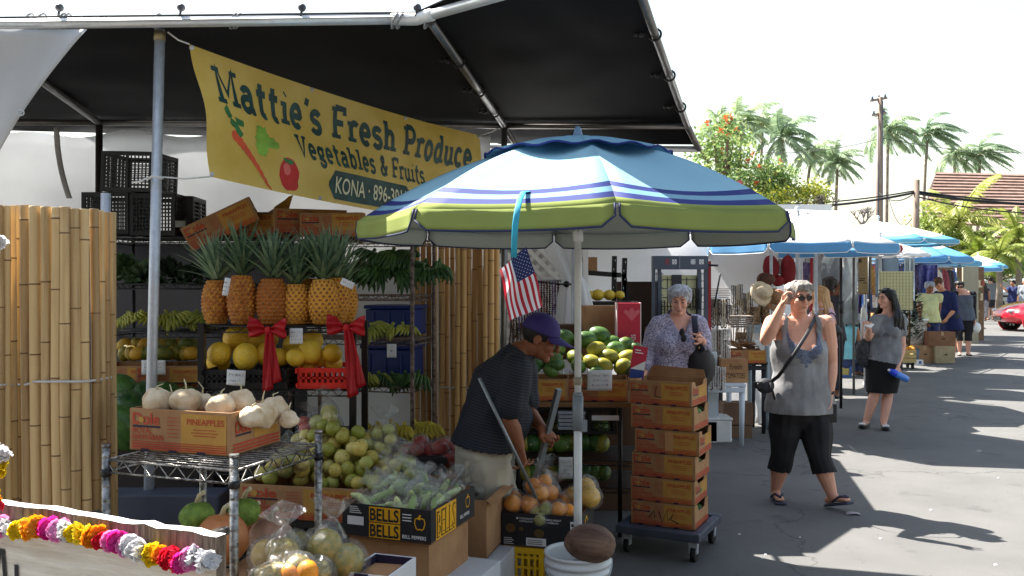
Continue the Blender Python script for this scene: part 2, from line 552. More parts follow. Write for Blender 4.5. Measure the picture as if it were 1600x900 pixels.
# ------------------------------------------------------------ produce tent
T_B = P(650, 30, 4.1); T_A = P(-330, 42, 4.0); T_D = P(-300, 188, 5.75); T_C = P(788, 197, 6.0)
T_G = P(650, 30, 4.1) + (P(745, 3, 3.9) - P(650, 30, 4.1)) * 3.2
T_F = P(1005, 2, 4.0) + (P(1005, 2, 4.0) - P(1074, 197, 5.75)) * 0.45
T_E = P(1074, 197, 5.75); T_E2 = P(1092, 233, 6.0); T_C2 = P(797, 231, 6.4); T_D2 = T_D + Vector((0, .28, -.02))
def bil(a, b, c, d, u, v):
 return (a * (1 - u) + b * u) * (1 - v) + (d * (1 - u) + c * u) * v
tent = thing('market_tent', 'black-lined produce tent on steel pipes with bungee tied roof', 'tent', (XY(246, 4.15), 4.15, 0))
T0 = tent.location.copy()
m_tarp_under = mat('black tarp lining', (0.009, 0.0086, 0.0100), 0.75, 0.35, 1.5, bump=0.2, bscale=5, spec=.12)
m_tarp_top = mat('white tarp', (0.74, 0.75, 0.76), 0.5, 0.05, 3, bump=0.2, translucent=0.0)
tb = MB()
def roofsheet(a, b, c, d, nu, nv, sag):
 def f(lift):
  def g_(u, v):
   p = bil(a, b, c, d, u, v)
   s_ = math.sin(PI * u) * math.sin(PI * v)
   q = noise.noise(Vector((u * 5, v * 7, a.x))) * .02 * s_
   q += .012 * math.sin(u * 34 + 5 * v) * max(0, 1 - 9 * abs(u - .03)) * math.sin(PI * v)
   return p + Vector((0, 0, -sag * s_ + q + lift)) - T0
  return g_
 tb.sheet(f(0.0), nu, nv, 0)
 tb.sheet(f(0.006), nu, nv, 1)
up = Vector((0, 0, .03))
roofsheet(T_A + up, T_B + up, T_C + up, T_D + up, 30, 20, .02)
roofsheet(T_B + up, T_G + up, T_F + up * 0 + (T_B * 0), T_C + up, 4, 4, 0) if False else None
roofsheet(T_B + up, (T_G + T_F) / 2 + up, T_E + up, T_C + up, 24, 20, .0)
tb.add([T_G + up - T0, T_F + up - T0, T_E + up - T0, (T_G + T_F) / 2 + up - T0], [(0, 1, 2, 3)], 0)
tb.add([p + up * 1.2 - T0 for p in (T_G, T_F, T_E, (T_G + T_F) / 2)], [(0, 1, 2, 3)], 1)
roofsheet(T_C + up, T_E + up, T_E2 + up, T_C2 + up, 14, 4, .0)
roofsheet(T_D + up, T_C + up, T_C2 + up, T_D2 + up, 14, 2, .0)
tb.sheet(lambda u, v: T_A * (1 - u) + T_B * u + Vector((0, .03 - .06 * v, .034 - .03 * v * v)) - T0, 30, 3, 1)
tb.build('roof_tarp', [m_tarp_under, m_tarp_top], tent)
def pipe(a, b, r, name, m_, n=12):
 q = MB(); q.tube([a - T0, b - T0], r, n); return q.build(name, m_, tent)
pipe(T_A, T_B + Vector((-.06, 0, 0)), .024, 'front_pipe', m_pipe)
pipe(T_B + (T_G - T_B) * .02, T_G, .024, 'side_pipe', m_pipe)
q = MB(); q.capsule([T_B + Vector((-.10, 0, 0)) - T0, T_B - T0, T_B + (T_G - T_B).normalized() * .09 - T0], .029, 12)
q.build('pipe_elbow', mat('cast elbow', rgb(225, 225, 222), .4, .1, 20, metal=.3), tent)
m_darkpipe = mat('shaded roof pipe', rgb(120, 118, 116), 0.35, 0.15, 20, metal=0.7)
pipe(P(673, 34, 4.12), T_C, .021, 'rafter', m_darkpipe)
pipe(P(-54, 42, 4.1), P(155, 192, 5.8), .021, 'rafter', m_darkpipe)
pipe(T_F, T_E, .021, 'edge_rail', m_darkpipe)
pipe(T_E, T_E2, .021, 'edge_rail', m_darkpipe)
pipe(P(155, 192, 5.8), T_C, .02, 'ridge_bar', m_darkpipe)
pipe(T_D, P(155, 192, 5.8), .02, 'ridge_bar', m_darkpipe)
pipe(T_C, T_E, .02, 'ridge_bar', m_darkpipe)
pipe(P(700, 231, 6.4), T_E2, .021, 'eave_pipe', m_pipe)
pipe(P(788, 197, 6.0), Vector((T_C.x - .01, 6.0, 0)), .02, 'post', m_darkpipe)
pipe(T_C, P(826, 260, 6.5), .018, 'brace', m_darkpipe)
pipe(P(155, 192, 5.8), Vector((XY(152, 5.8), 5.8, 0)), .022, 'post', mat('dark old post', rgb(70, 66, 64), .5, .2, 20, metal=.4))
pt = P(250, 46, 4.15); pb = Vector((XY(228, 4.15), 4.15, 0))
pipe(pt, pb, .0235, 'post', m_steel, 16)
q = MB(); q.tube([pt + (pb - pt) * .004 - T0, pt + (pb - pt) * .019 - T0], .026, 16); q.build('collar', mat('tarnished collar', rgb(150, 138, 105), .5, .2, 30, metal=.5), tent)
q = MB(); q.tube([pb + Vector((0, 0, 0)) - T0, pb + Vector((0, 0, .012)) - T0], .06, 20); q.build('foot_plate', m_steel, tent)
for i, u in enumerate((93, 283, 472, 652)):
 c = P(u, 30, 4.08)
 q = MB(); q.ball(P(u, 12, 4.07) - T0, .019, 14, 10); q.tube([P(u, 12, 4.07) - T0, P(u - 2, 26, 4.07) - T0], .006, 8)
 q.build('bungee_ball', mat('grey bungee ball', rgb(70, 70, 76), .4, .2, 10), tent)
for u, k in ((45, 1), (62, 1.6), (97, 1), (104, 1), (246, .8), (365, 1), (371, 1), (617, 1), (625, 1), (668, 1)):
 c = P(u, 33, 4.09)
 q = MB(); q.tube([c - T0 + Vector((.03 * k * math.sin(a) * .5, .031 * math.cos(a), .033 * math.sin(a))) for a in [2 * PI * j / 16 for j in range(17)]], .005, 6)
 q.build('bungee_cord', m_rope, tent)
for a, b, ts in ((P(673, 34, 4.12), T_C, (.3, .58, .82)), (T_F, T_E, (.45, .66, .86))):
 for tt in ts:
  c = a * (1 - tt) + b * tt
  x, y, z = basis(b - a)
  q = MB(); q.tube([c - T0 + (x * math.cos(j * 2 * PI / 12) + y * math.sin(j * 2 * PI / 12)) * .03 for j in range(13)], .006, 6)
  q.ball(c - T0 - x * .055 + Vector((-.01, 0, .01)), .016, 10, 8); q.ball(c - T0 - x * .075 + Vector((-.02, 0, .012)), .012, 10, 8)
  q.build('bungee_cord', m_blackmetal, tent)
q = MB(); c = P(244, 278, 4.12); q.tube([c - T0 + Vector((.03 * math.cos(a), .03 * math.sin(a), .004 * math.sin(3 * a))) for a in [2 * PI * j / 14 for j in range(15)]], .006, 6)
q.tube([c - T0 + Vector((-.03, -.02, 0)), c - T0 + Vector((-.06, -.03, -.02)), c - T0 + Vector((-.1, -.03, -.025))], .004, 6)
q.build('cord', mat('white cord', (.7, .7, .68), .7, .1, 30), tent)
m_tarp = mat('white tarpaulin', (0.72, 0.73, 0.74), 0.5, 0.05, 2.5, bump=0.25, bscale=5, translucent=0.45)
q = MB()
fa, fb, fc = P(-260, 46, 3.98), P(136, 46, 3.98), P(-260, 330, 3.85)
def flap(u, v):
 right = 136 - 136 * (v ** .93) * 1.28 - 10 * math.sin(PI * v)
 x = -300 + (right + 300) * u
 y = 46 + 262 * v
 d = 3.98 + .05 * v + .035 * math.sin(u * 9 + v * 3) * (1 - .6 * v) + .02 * math.sin(u * 23 - v * 8)
 return P(x, y, d)
q.sheet(flap, 44, 24)
f0 = tag(q.build('tarp_flap', m_tarp, solid=.002), 'white tarpaulin flap hanging from the tent pipe in the upper left corner', 'tarp')
q = MB(); c = P(35, 177, 3.965)
q.tube([c + Vector((.014 * math.cos(a), -.012, .012 * math.sin(a))) for a in [2 * PI * j / 16 for j in range(17)]], .0035, 6)
q.build('grommet', m_steel, f0)
def wallsheet(u, v):
 x = -5.2 + 5.05 * u
 z = 2.62 - 2.6 * v
 y = 6.13 + .035 * math.sin(x * 5.5 + 2 * v) * (1 - abs(.5 - v)) + .03 * noise.noise(Vector((x * 2, z * 1.3, 3)))
 return Vector((x, y, z + .02 * math.sin(x * 9) * (1 - v)))
q = MB(); q.sheet(wallsheet, 70, 30)
tag(q.build('tarp_wall', m_tarp, solid=.002), 'white tarpaulin wall hung behind the produce racks', 'tarp')
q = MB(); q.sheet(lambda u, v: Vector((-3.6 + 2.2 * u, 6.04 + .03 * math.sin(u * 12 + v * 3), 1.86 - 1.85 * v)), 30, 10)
tag(q.build('tarp_wall', mat('dark grey backing sheet', rgb(92, 92, 98), .6, .15, 3, bump=.3), solid=.002), 'dark grey backing sheet added low behind the left produce rack to darken the wall', 'tarp')  # added sheet; its dark grey stands in for shade on the white wall
q = MB(); q.sheet(lambda u, v: P(84 + 9 * u + 20 * v * v, 198 + 112 * v, 6.02 + .02 * math.sin(v * 5)), 3, 12)
tag(q.build('tarp_strap', mat('grey webbing', rgb(150, 148, 146), .8, .1, 40), solid=.002), 'grey strap hanging against the white tarp wall left of the dark post', 'strap')
canopy = thing('white_canopy', 'low white awning of the next stall behind the blue umbrella', 'canopy', (-1.5, 8, 0))
C0 = canopy.location.copy()
q = MB()
pts = [(-5.2, 6.42), (.5, 6.40), (1.24, 7.31), (1.64, 9.07), (1.55, 10.4), (-5.2, 10.4)]
q.add([Vector((x, y, 2.2 + .02 * i % .03)) - C0 for i, (x, y) in enumerate(pts)] + [Vector((x, y, 2.215 + .02 * i % .03)) - C0 for i, (x, y) in enumerate(pts)],
      [(5, 4, 3, 2, 1, 0), (6, 7, 8, 9, 10, 11)] + [(i, (i + 1) % 6, (i + 1) % 6 + 6, i + 6) for i in range(6)])
q.build('roof_sheet', mat('white awning', (.75, .76, .77), .5, .05, 3, bump=.2), canopy)
for x, y in ((-5, 6.5), (.46, 6.6), (1.5, 10.2), (-5, 10.2)):
 q = MB(); q.tube([Vector((x, y, 0)) - C0, Vector((x, y, 2.2)) - C0], .018, 10); q.build('post', m_steel, canopy)
# ------------------------------------------------------------ banner
BA, BB, BC_, BD = P(296, 69, 4.15), P(751, 211, 5.95), P(751, 352, 5.95), P(330, 276, 4.25)
bnr = thing('shop_banner', 'yellow painted produce banner tied between front post and back post', 'banner', (BA + BB) / 2)
O0 = bnr.location.copy()
bn_n = (BB - BA).cross(BD - BA).normalized()
if bn_n.y > 0: bn_n = -bn_n
def bpt(u, v, lift=0.0):
 """banner surface: u along 0..1, v down 0..1"""
 p = bil(BA, BB, BC_, BD, u, v)
 sag = .035 * 4 * u * (1 - u)
 p = p + Vector((0, 0, -sag * (1 - v * .35)))
 p = p + bn_n * (.018 * math.sin(u * 11 + v * 4) * math.sin(PI * min(1, v * 1.2)) + .012 * math.sin(u * 4 - v * 9) + lift)
 p = p + Vector((.008 * math.sin(PI * v) * (1 - u) ** 2, 0, 0)) - O0
 return p
m_banner = mat('yellow banner vinyl', rgb(212, 180, 78), 0.5, 0.12, 2.5, bump=0.5, bscale=5, col2=rgb(234, 208, 122), translucent=0.35)
q = MB(); q.sheet(lambda u, v: bpt(u, v), 70, 24)
cloth = q.build('banner_cloth', m_banner, bnr)
m_paint = mat('dark green banner paint', rgb(18, 52, 54), 0.5, 0.5, 12, col2=rgb(40, 84, 84))
LEN, HT = 2.28, 0.615
def banner_slab(q, s, x0, x1, yb, h, thick, mi=0):
 quads, wd = slab_text(s, thick)
 k = (x1 - x0) / wd
 for qd in quads:
  a, b, c, d = [Vector((p[0] * k, p[1] * h)) for p in qd]
  n = max(1, int((b - a).length / .03))
  lay = .0022 + qd[0][2] * .0004
  for i in range(n):
   p = [a.lerp(b, i / n), a.lerp(b, (i + 1) / n), d.lerp(c, (i + 1) / n), d.lerp(c, i / n)]
   q.add([bpt((x0 + pp.x) / LEN, (yb - pp.y) / HT, lay) for pp in p], [(0, 1, 2, 3)], mi)
q = MB()
banner_slab(q, "Mattie's Fresh Produce", .105, 2.19, .235, .168, .215)
q.build('lettering', m_paint, cloth)
q = MB()
banner_slab(q, 'Vegetables & Fruits', .61, 1.71, .395, .115, .2)
q.build('lettering', m_paint, cloth)
q = MB()
px0, px1, py0, py1 = .82, 1.54, .432, .592
ol = [(px0 + .05 + .05 * math.cos(R(a)), (py0 + py1) / 2 - (py1 - py0) / 2 * math.sin(R(a))) for a in range(90, 271, 20)]
orr = [(px1 - .05 + .05 * math.cos(R(a)), (py0 + py1) / 2 - (py1 - py0) / 2 * math.sin(R(a))) for a in range(-90, 91, 20)]
n = 16
for i in range(n):
 a0, a1 = i / n, (i + 1) / n
 def yb(x):
  e = min(x - px0, px1 - x)
  s_ = 1 if e > .05 else math.sqrt(max(0.02, 1 - (1 - e / .05) ** 2))
  return (py1 - py0) / 2 * s_
 xa, xb = px0 + (px1 - px0) * a0, px0 + (px1 - px0) * a1
 ym = (py0 + py1) / 2
 for k in range(4):
  def pp(x, t): return bpt(x / LEN, (ym - yb(x) + 2 * yb(x) * t) / HT, .002)
  q.add([pp(xa, k / 4), pp(xb, k / 4), pp(xb, (k + 1) / 4), pp(xa, (k + 1) / 4)], [(0, 1, 2, 3)], 0)
vs, fs, wd = text_geo('KONA \u00b7 896-3011', .012)
k = .61 / wd
q.add([bpt((px0 + .05 + x * k) / LEN, (.555 - y * .09) / HT, .0045) for x, y in vs], fs, 1)
q.build('phone_panel', [m_paint, mat('cream banner paint', rgb(225, 222, 190), .5, .05, 9)], cloth)
q = MB()
def blot(cx, cy, rx, ry, rot, mi, lift, n=18, jag=0.0, seed=1):
 rr = random.Random(seed)
 ctr = bpt(cx / LEN, cy / HT, lift)
 ring = []
 for i in range(n):
  a = 2 * PI * i / n
  j = 1 + jag * (rr.random() - .5) * 2
  x, y = rx * j * math.cos(a), ry * j * math.sin(a)
  ring.append(bpt((cx + x * math.cos(rot) - y * math.sin(rot)) / LEN, (cy + x * math.sin(rot) + y * math.cos(rot)) / HT, lift))
 q.add([ctr] + ring, [(0, i + 1, (i + 1) % n + 1) for i in range(n)], mi)
for t in range(9):
 blot(.185 + .024 * t, .385 + .017 * t + .0011 * t * t, .032, .025 - .0023 * t, .7, 0, .002 + .0002 * t, 12)
for dx, dy, ro in ((0, 0, .6), (-.03, -.05, 1.3), (.04, -.015, .3), (.03, .03, 1.0)):
 blot(.175 + dx, .325 + dy, .034, .018, ro, 1, .0022 + .0002 * abs(dx) * 10, 12, .3, 3)
for i in range(9):
 blot(.36 + .045 * math.cos(i * 2.1) + .005 * i, .37 + .04 * math.sin(i * 2.1), .036, .03, i, 2, .002 + .0002 * i, 11, .4, i)
blot(.53, .51, .07, .085, .1, 3, .002, 22, .06, 4)
blot(.545, .555, .048, .04, .1, 3, .0022, 18, .05, 6)
blot(.515, .485, .025, .03, .1, 4, .0026, 14, .1, 5)
blot(.53, .44, .03, .012, .2, 1, .003, 9, .4, 5)
q.build('painted_vegetables', [mat('carrot paint', rgb(214, 84, 48), .5, .15, 10), mat('leaf paint', rgb(44, 120, 66), .5, .3, 10), mat('celery paint', rgb(130, 176, 60), .5, .3, 14),
                               mat('tomato paint', rgb(196, 40, 40), .5, .2, 6), mat('tomato highlight', rgb(226, 110, 104), .5, .1, 6)], cloth)
def tie(a, b, m_=None):
 q = MB(); q.tube([a - O0, (a + b) / 2 - O0 + Vector((0, 0, -.01)), b - O0], .004, 6); q.build('tie_cord', mat('white cord'), bnr)
tie(BA, P(262, 50, 4.12)); tie(BD, P(246, 276, 4.13)); tie(BB, P(786, 196, 6.0)); tie(BB, P(786, 226, 6.0))
for u in (0.004, .33, .66, .99):
 for v in (.02, .98):
  q = MB(); q.ball(bpt(u, v, .002), (.012, .004, .012), 10, 6); q.build('eyelet', m_steel, bnr)
# ------------------------------------------------------------ bamboo screens
m_bam = mat('bamboo', rgb(158, 128, 86), 0.45, 0.1, 3, col2=rgb(204, 174, 124), stretch=(14, 14, .8), rand=.35, coat=.15)
m_node = mat('bamboo node', rgb(120, 92, 60), 0.6, 0.2, 20)
def culm(x, y, h, r, seed, parent, z0=0.0, lean=(0, 0), m_=None):
 rr = random.Random(seed)
 q = MB()
 zs, z = [], rr.uniform(.02, .2)
 while z < h - .02:
  zs.append(z); z += rr.uniform(.22, .38)
 bend = rr.uniform(-.003, .003); bend2 = rr.uniform(-.003, .003); ph = rr.uniform(0, 6)
 def ctr(z):
  return Vector((x + lean[0] * z / h + bend * math.sin(z * 5 + ph), y + lean[1] * z / h + bend2 * math.sin(z * 4 + ph), z0 + z))
 path, rad = [], []
 marks = [0] + zs + [h]
 for a, b in zip(marks[:-1], marks[1:]):
  for t in (0.0, .03, .5, .97):
   path.append(ctr(a + (b - a) * t)); rad.append(r * (1.07 if t in (0.0,) and a > 0 else (.985 if t == .5 else 1.0)))
 path.append(ctr(h)); rad.append(r * .98)
 q.tube(path, rad, 12, 0)
 for z in zs:
  q.tube([ctr(z - .003), ctr(z), ctr(z + .003)], [r * 1.045, r * 1.10, r * 1.045], 12, 1, False)
 return q.build('bamboo_pole', [m_ or m_bam, m_node], parent)
scr = thing('bamboo_screen', 'pale bamboo pole screen standing upright at the left edge', 'bamboo screen', (-1.85, 3.5, 0))
S0 = scr.location
us = [(-62, 3.25, 15), (-46, 3.24, 15), (-30, 3.24, 15), (-14, 3.25, 15), (2, 3.27, 15), (13, 3.3, 13), (24, 3.36, 13), (33, 3.44, 12),
      (46, 3.34, 16), (61, 3.30, 18), (77, 3.28, 15.5), (92, 3.27, 16), (107, 3.27, 16), (122, 3.28, 15), (137, 3.30, 14.5), (151, 3.34, 13), (162, 3.39, 11.5), (171, 3.45, 10.5), (178, 3.52, 9.5), (182, 3.6, 8)]
for i, (u, Y, wpx) in enumerate(us):
 h = EYE - ((320 + 14 * max(0, (i - 9) / 11)) - 440) / FPX * Y + rnd.uniform(-.004, .004)
 culm(XY(u, Y) - S0.x, Y - S0.y, h, wpx / 2 / FPX * Y * 1.04, i + 5, scr, lean=(-.012 + rnd.uniform(-.004, .004), 0))
q = MB()
q.tube([Vector((XY(u, Y) - S0.x, Y - S0.y - .027, EYE - (600 - (5 if k > 8 else 0) - max(0, k - 14) * 1.6 - 440) / FPX * Y)) for k, (u, Y, _) in enumerate(us)], .0045, 6)
q.build('wire', mat('grey binding wire', rgb(190, 190, 190), .5, .1, 30), scr)
q = MB()
q.tube([(0.1, .32, 0), (0.1, .32, 1.98)], .02, 12); q.build('stake', m_steel, scr)
scr2 = thing('bamboo_screen', 'darker bamboo pole screen hanging between the fruit racks and the papaya table', 'bamboo screen', (-.31, 5.85, 0))
S0 = scr2.location
m_bam2 = mat('tan bamboo', rgb(166, 124, 74), 0.5, 0.1, 3, col2=rgb(210, 166, 106), stretch=(14, 14, .8), rand=.3)
for i in range(11):
 u = 690 + i * 8.6
 Y = 5.83 + .05 * math.sin(i * 1.3) + (.05 if i < 2 else 0)
 culm(XY(u, Y) - S0.x, Y - S0.y, 1.86 + rnd.uniform(-.015, .015), .0185 + rnd.uniform(-.003, .002), 90 + i, scr2, m_=m_bam2)
for i in range(4):
 u = 652 + i * 9
 culm(XY(u, 6.0) - S0.x, 6.0 - S0.y, 1.86, .017, 70 + i, scr2, m_=m_bam2)
q = MB(); q.tube([(XY(650, 5.95) - S0.x, .1, .9), (XY(690, 5.8) - S0.x, -.06, .91), (XY(777, 5.8) - S0.x, -.07, .9)], .004, 6)
q.build('wire', mat('grey binding wire'), scr2)
# ------------------------------------------------------------ wire racks
def wire_shelf(name, w_, d_, m_, parent, z, r=.004, nwire=14, edge=.03):
 q = MB()
 for (a, b) in (((0, 0), (w_, 0)), ((w_, 0), (w_, d_)), ((w_, d_), (0, d_)), ((0, d_), (0, 0))):
  for dz in (0, -edge):
   q.tube([(a[0], a[1], z + dz), (b[0], b[1], z + dz)], r, 6)
  L = math.hypot(b[0] - a[0], b[1] - a[1]); n = max(4, int(L / .035))
  q.tube([(a[0] + (b[0] - a[0]) * i / n, a[1] + (b[1] - a[1]) * i / n, z - (edge if i % 2 else 0)) for i in range(n + 1)], r * .7, 5)
 for i in range(nwire):
  y = d_ * (i + .5) / nwire
  q.tube([(0, y, z), (w_, y, z)], r * .6, 5)
 for i in range(3):
  x = w_ * (i + .5) / 3
  q.tube([(x, 0, z - r * 1.5), (x, d_, z - r * 1.5)], r * .8, 5)
 return q.build(name, m_, parent)
def rack(name, label, loc, rz, w_, d_, zs, h, m_, post_r=.0125, group=None, notch=True, square=False):
 t = thing(name, label, 'rack', loc, rz, group)
 for x, y in ((0, 0), (w_, 0), (w_, d_), (0, d_)):
  q = MB()
  if square:
   q.box((x, y, h / 2), (.032, .032, h))
  else:
   q.tube([(x, y, .02), (x, y, h)], post_r, 10)
   if notch:
    for k in range(int(h / .051)):
     z = .05 + k * .051
     q.tube([(x, y, z - .003), (x, y, z), (x, y, z + .003)], [post_r * 1.02, post_r * 1.16, post_r * 1.02], 10, 0, False)
  q.tube([(x, y, 0), (x, y, .022)], post_r * 1.6, 10)
  q.build('post', m_, t)
 for z in zs:
  wire_shelf('wire_shelf', w_, d_, m_, t, z)
 return t
rackL = rack('wire_rack', 'dark wire shelf rack of greens and bananas behind the leaning front post', (-2.42, 5.25, 0), 0, 1.02, .42, (.30, .62, 1.0, 1.30, 1.585, 1.86), 1.9, m_blackmetal)
rackR = rack('wire_rack', 'rust-spotted wire shelf rack with green plantains and blue bins', (-1.38, 5.52, 0), R(-13), .80, .42, (.30, .64, .96, 1.245, 1.515, 1.86), 1.92, m_rusty)
rackP = rack('display_rack', 'black rack carrying the row of pineapples above baskets of melons', (-1.56, 4.46, 0), 0, .76, .36, (.30, .66, 1.055, 1.375), 1.39, m_blackmetal, square=True)
# ------------------------------------------------------------ pineapples
m_pine = mat('pineapple rind', rgb(176, 104, 36), 0.55, 0.2, 30, col2=rgb(226, 166, 66), rand=.3)
m_pinee = mat('pineapple eye', rgb(120, 72, 34), 0.6, 0.2, 30, col2=rgb(170, 110, 50))
m_crown = mat('pineapple crown', rgb(84, 112, 84), 0.5, 0.25, 12, col2=rgb(140, 166, 134), rand=.15)
def pineapple_meshes(seed):
 rr = random.Random(seed)
 q = MB()
 H, Rm = .225, .075
 def rad(t): return Rm * (max(0.0, math.sin(PI * (0.09 + .83 * t))) ** .42)
 q.lathe([(.02, 0)] + [(rad(i / 12) * .97, H * i / 12) for i in range(13)] + [(.02, H)], 20, 0)
 rows = 12
 for i in range(rows):
  z = H * (i + .6) / (rows + .2)
  t = z / H
  n = 15
  r0 = rad(t)
  for j in range(n):
   a = 2 * PI * (j + .5 * (i % 2)) / n + i * .02
   s_ = 2 * PI * r0 / n * .56
   hz = H / rows * .62
   nrm = Vector((math.cos(a), math.sin(a), 0)); tg = Vector((-math.sin(a), math.cos(a), 0))
   slope = Vector((0, 0, 1))
   c = nrm * r0 * .965 + Vector((0, 0, z))
   pts = [c + tg * (s_ * math.cos(b)) + slope * (hz * math.sin(b)) - nrm * .001 for b in [k * PI / 3 for k in range(6)]]
   top = [c + tg * (s_ * .55 * math.cos(b)) + slope * (hz * .55 * math.sin(b)) + nrm * .0065 for b in [k * PI / 3 for k in range(6)]]
   tip = c + nrm * .0085 - slope * .001
   q.add(pts + top + [tip], [(k, (k + 1) % 6, 6 + (k + 1) % 6, 6 + k) for k in range(6)] , 0, True)
   q.add(top + [tip], [(k, (k + 1) % 6, 6) for k in range(6)], 1, True)
 body = q.mesh('fruit', [m_pine, m_pinee])
 q = MB()
 for i in range(58):
  k = i / 58
  a = i * 2.399
  L = (.09 + .135 * math.sin(PI * (k * .75 + .12))) * rr.uniform(.85, 1.12)
  el = R(34 + 52 * k + rr.uniform(-8, 8))
  droop = (1 - k) * .5 + rr.uniform(.1, .5)
  wd = .0135 * (1 - .3 * k)
  base = Vector((.016 * math.cos(a) * (1 - k), .016 * math.sin(a) * (1 - k), .008 + .075 * k))
  d = Vector((math.cos(a) * math.cos(el), math.sin(a) * math.cos(el), math.sin(el)))
  sd = Vector((-math.sin(a), math.cos(a), 0))
  nn = d.cross(sd)
  vs = []
  for s_ in range(6):
   t = s_ / 5
   p = base + d * (L * t) + Vector((math.cos(a), math.sin(a), -.6)) * (L * .35 * droop * t * t)
   ww = wd * (1 - t ** 1.6) + .0004
   vs += [p - sd * ww - nn * ww * .35, p, p + sd * ww - nn * ww * .35]
  q.add(vs, [(3 * s_ + e, 3 * s_ + e + 1, 3 * s_ + e + 4, 3 * s_ + e + 3) for s_ in range(5) for e in (0, 1)], 0, True)
 return body, q.mesh('crown', m_crown)
PM = [pineapple_meshes(s_) for s_ in (1, 2, 3)]
plabels = ['leftmost pineapple of the row, its crown tilted left', 'second pineapple from the left, white price tag by its crown', 'tall golden pineapple third from the left above the first red bow',
           'pineapple in the middle of the row above the white price card', 'pineapple tucked behind in the middle of the row', 'pineapple left of the last two, above the red basket', 'second pineapple from the right end of the row', 'rightmost pineapple of the row beside the small tag']
for i, (u, Y, sc, tilt) in enumerate([(338, 4.60, 1.0, -.10), (378, 4.54, 1.05, .02), (425, 4.54, 1.07, .03), (462, 4.57, .98, -.02), (484, 4.68, 1.0, .05), (505, 4.56, 1.02, .04), (524, 4.64, 1.0, .10), (538, 4.74, 1.0, .14)]):
 t = thing('pineapple', plabels[i], 'pineapple', (XY(u, Y), Y, 1.382), rnd.uniform(0, 6), 'pineapples on the black rack')
 b, c = PM[i % 3]
 t.scale = (sc * (.90, .98, .94, 1.0)[i % 4], sc * (.95, .9, 1.0)[i % 3], sc * (1.0, 1.06, .97, .93, 1.04)[i % 5])
 put('fruit', b, t)
 cr = put('crown', c, t, (0, 0, .22)); cr.rotation_euler = (tilt * rnd.uniform(.4, 1.4), tilt, rnd.uniform(0, 6)); cr.scale = (1.05, 1.05, rnd.uniform(1.0, 1.2))
# ------------------------------------------------------------ price cards
def card(u, v, Y, w_, h_, label, lines, rz=0.0, tilt=0.0, curl=.004, m_=None, z=None):
 c = P(u, v, Y)
 q = MB()
 q.sheet(lambda a, b: (-w_ / 2 + w_ * a, -curl * math.sin(PI * a) - .3 * curl * b, -h_ / 2 + h_ * b), 8, 6)
 o = q.build('price_card', m_ or m_paper, loc=c, solid=.0012)
 o.rotation_euler = (0, tilt, rz)
 tag(o, label, 'price card')
 q = MB(); rr = random.Random(int(u))
 for k in range(lines):
  y = h_ * (.36 - .72 * (k + .5) / max(lines, 1))
  x = -w_ * .38
  hh = h_ * .5 / (lines + 1)
  while x < w_ * .36:
   st = [(x + rr.uniform(0, .006) , y + rr.uniform(-.5, .5) * hh) for _ in range(3)]
   pp = [(a, -curl * math.sin(PI * (a / w_ + .5)) - .0028 - .3 * curl * (b / h_ + .5), b) for a, b in st]
   if (Vector(pp[0]) - Vector(pp[1])).length > .001 and (Vector(pp[2]) - Vector(pp[1])).length > .001:
    q.tube(pp, .0009, 4)
   x += rr.uniform(.006, .014)
 if lines:
  q.build('handwriting', m_ink, o)
 return o
card(463, 525, 4.43, .066, .078, 'white handwritten price card between the two red bows', 3)
card(369, 590, 4.40, .092, .076, 'white crumpled price card on the black melon basket', 2, tilt=R(4), curl=.012)
card(354, 448, 4.43, .03, .09, 'narrow white price tag between the first two pineapples', 3, tilt=R(10))
card(543, 443, 4.50, .07, .035, 'pale blue tag lying beside the last pineapple', 1, tilt=R(25))
card(240, 574, 5.2, .14, .085, 'white price card on the dark carton behind the front post', 3)
card(612, 548, 5.22, .055, .08, 'torn white price card stuck to the blue bin', 1)
# ------------------------------------------------------------ baskets, melons and bows
m_redp = mat('red plastic', rgb(214, 44, 34), 0.4, 0.08, 10)
def slat_basket(name, label, loc, w_, d_, h_, m_, cat='basket'):
 t = thing(name, label, cat, loc)
 q = MB(); th = .006
 q.box((w_ / 2, d_ / 2, .004), (w_, d_, .008))
 for (x, y, sx, sy) in ((w_ / 2, 0, w_, th), (w_ / 2, d_, w_, th), (0, d_ / 2, th, d_ - .008), (w_, d_ / 2, th, d_ - .008)):
  q.box((x, y, h_ - .012), (sx, sy * 1.3, .024)); q.box((x, y, .02), (sx, sy * 1.2, .022)); q.box((x, y, h_ * .52), (sx, sy, .008))
  n = int((sx if sx > sy else sy) / .026)
  for i in range(n):
   k = (i + .5) / n - .5
   q.box((x + (k * sx if sx > sy else 0), y + (0 if sx > sy else k * sy), h_ / 2), (.011 if sx > sy else sx, sy if sx > sy else .011, h_ - .03))
 q.build('basket_body', m_, t)
 return t
slat_basket('basket', 'black slatted basket of yellow melons below the left pineapples', (-1.545, 4.45, 1.062), .42, .32, .095, m_black)
slat_basket('basket', 'red slatted basket of melons below the right pineapples', (-1.075, 4.45, 1.062), .25, .32, .105, m_redp)
m_melon = mat('yellow melon', rgb(206, 160, 34), 0.4, 0.15, 6, col2=rgb(238, 200, 66), rand=.25, bump=.1, bscale=40)
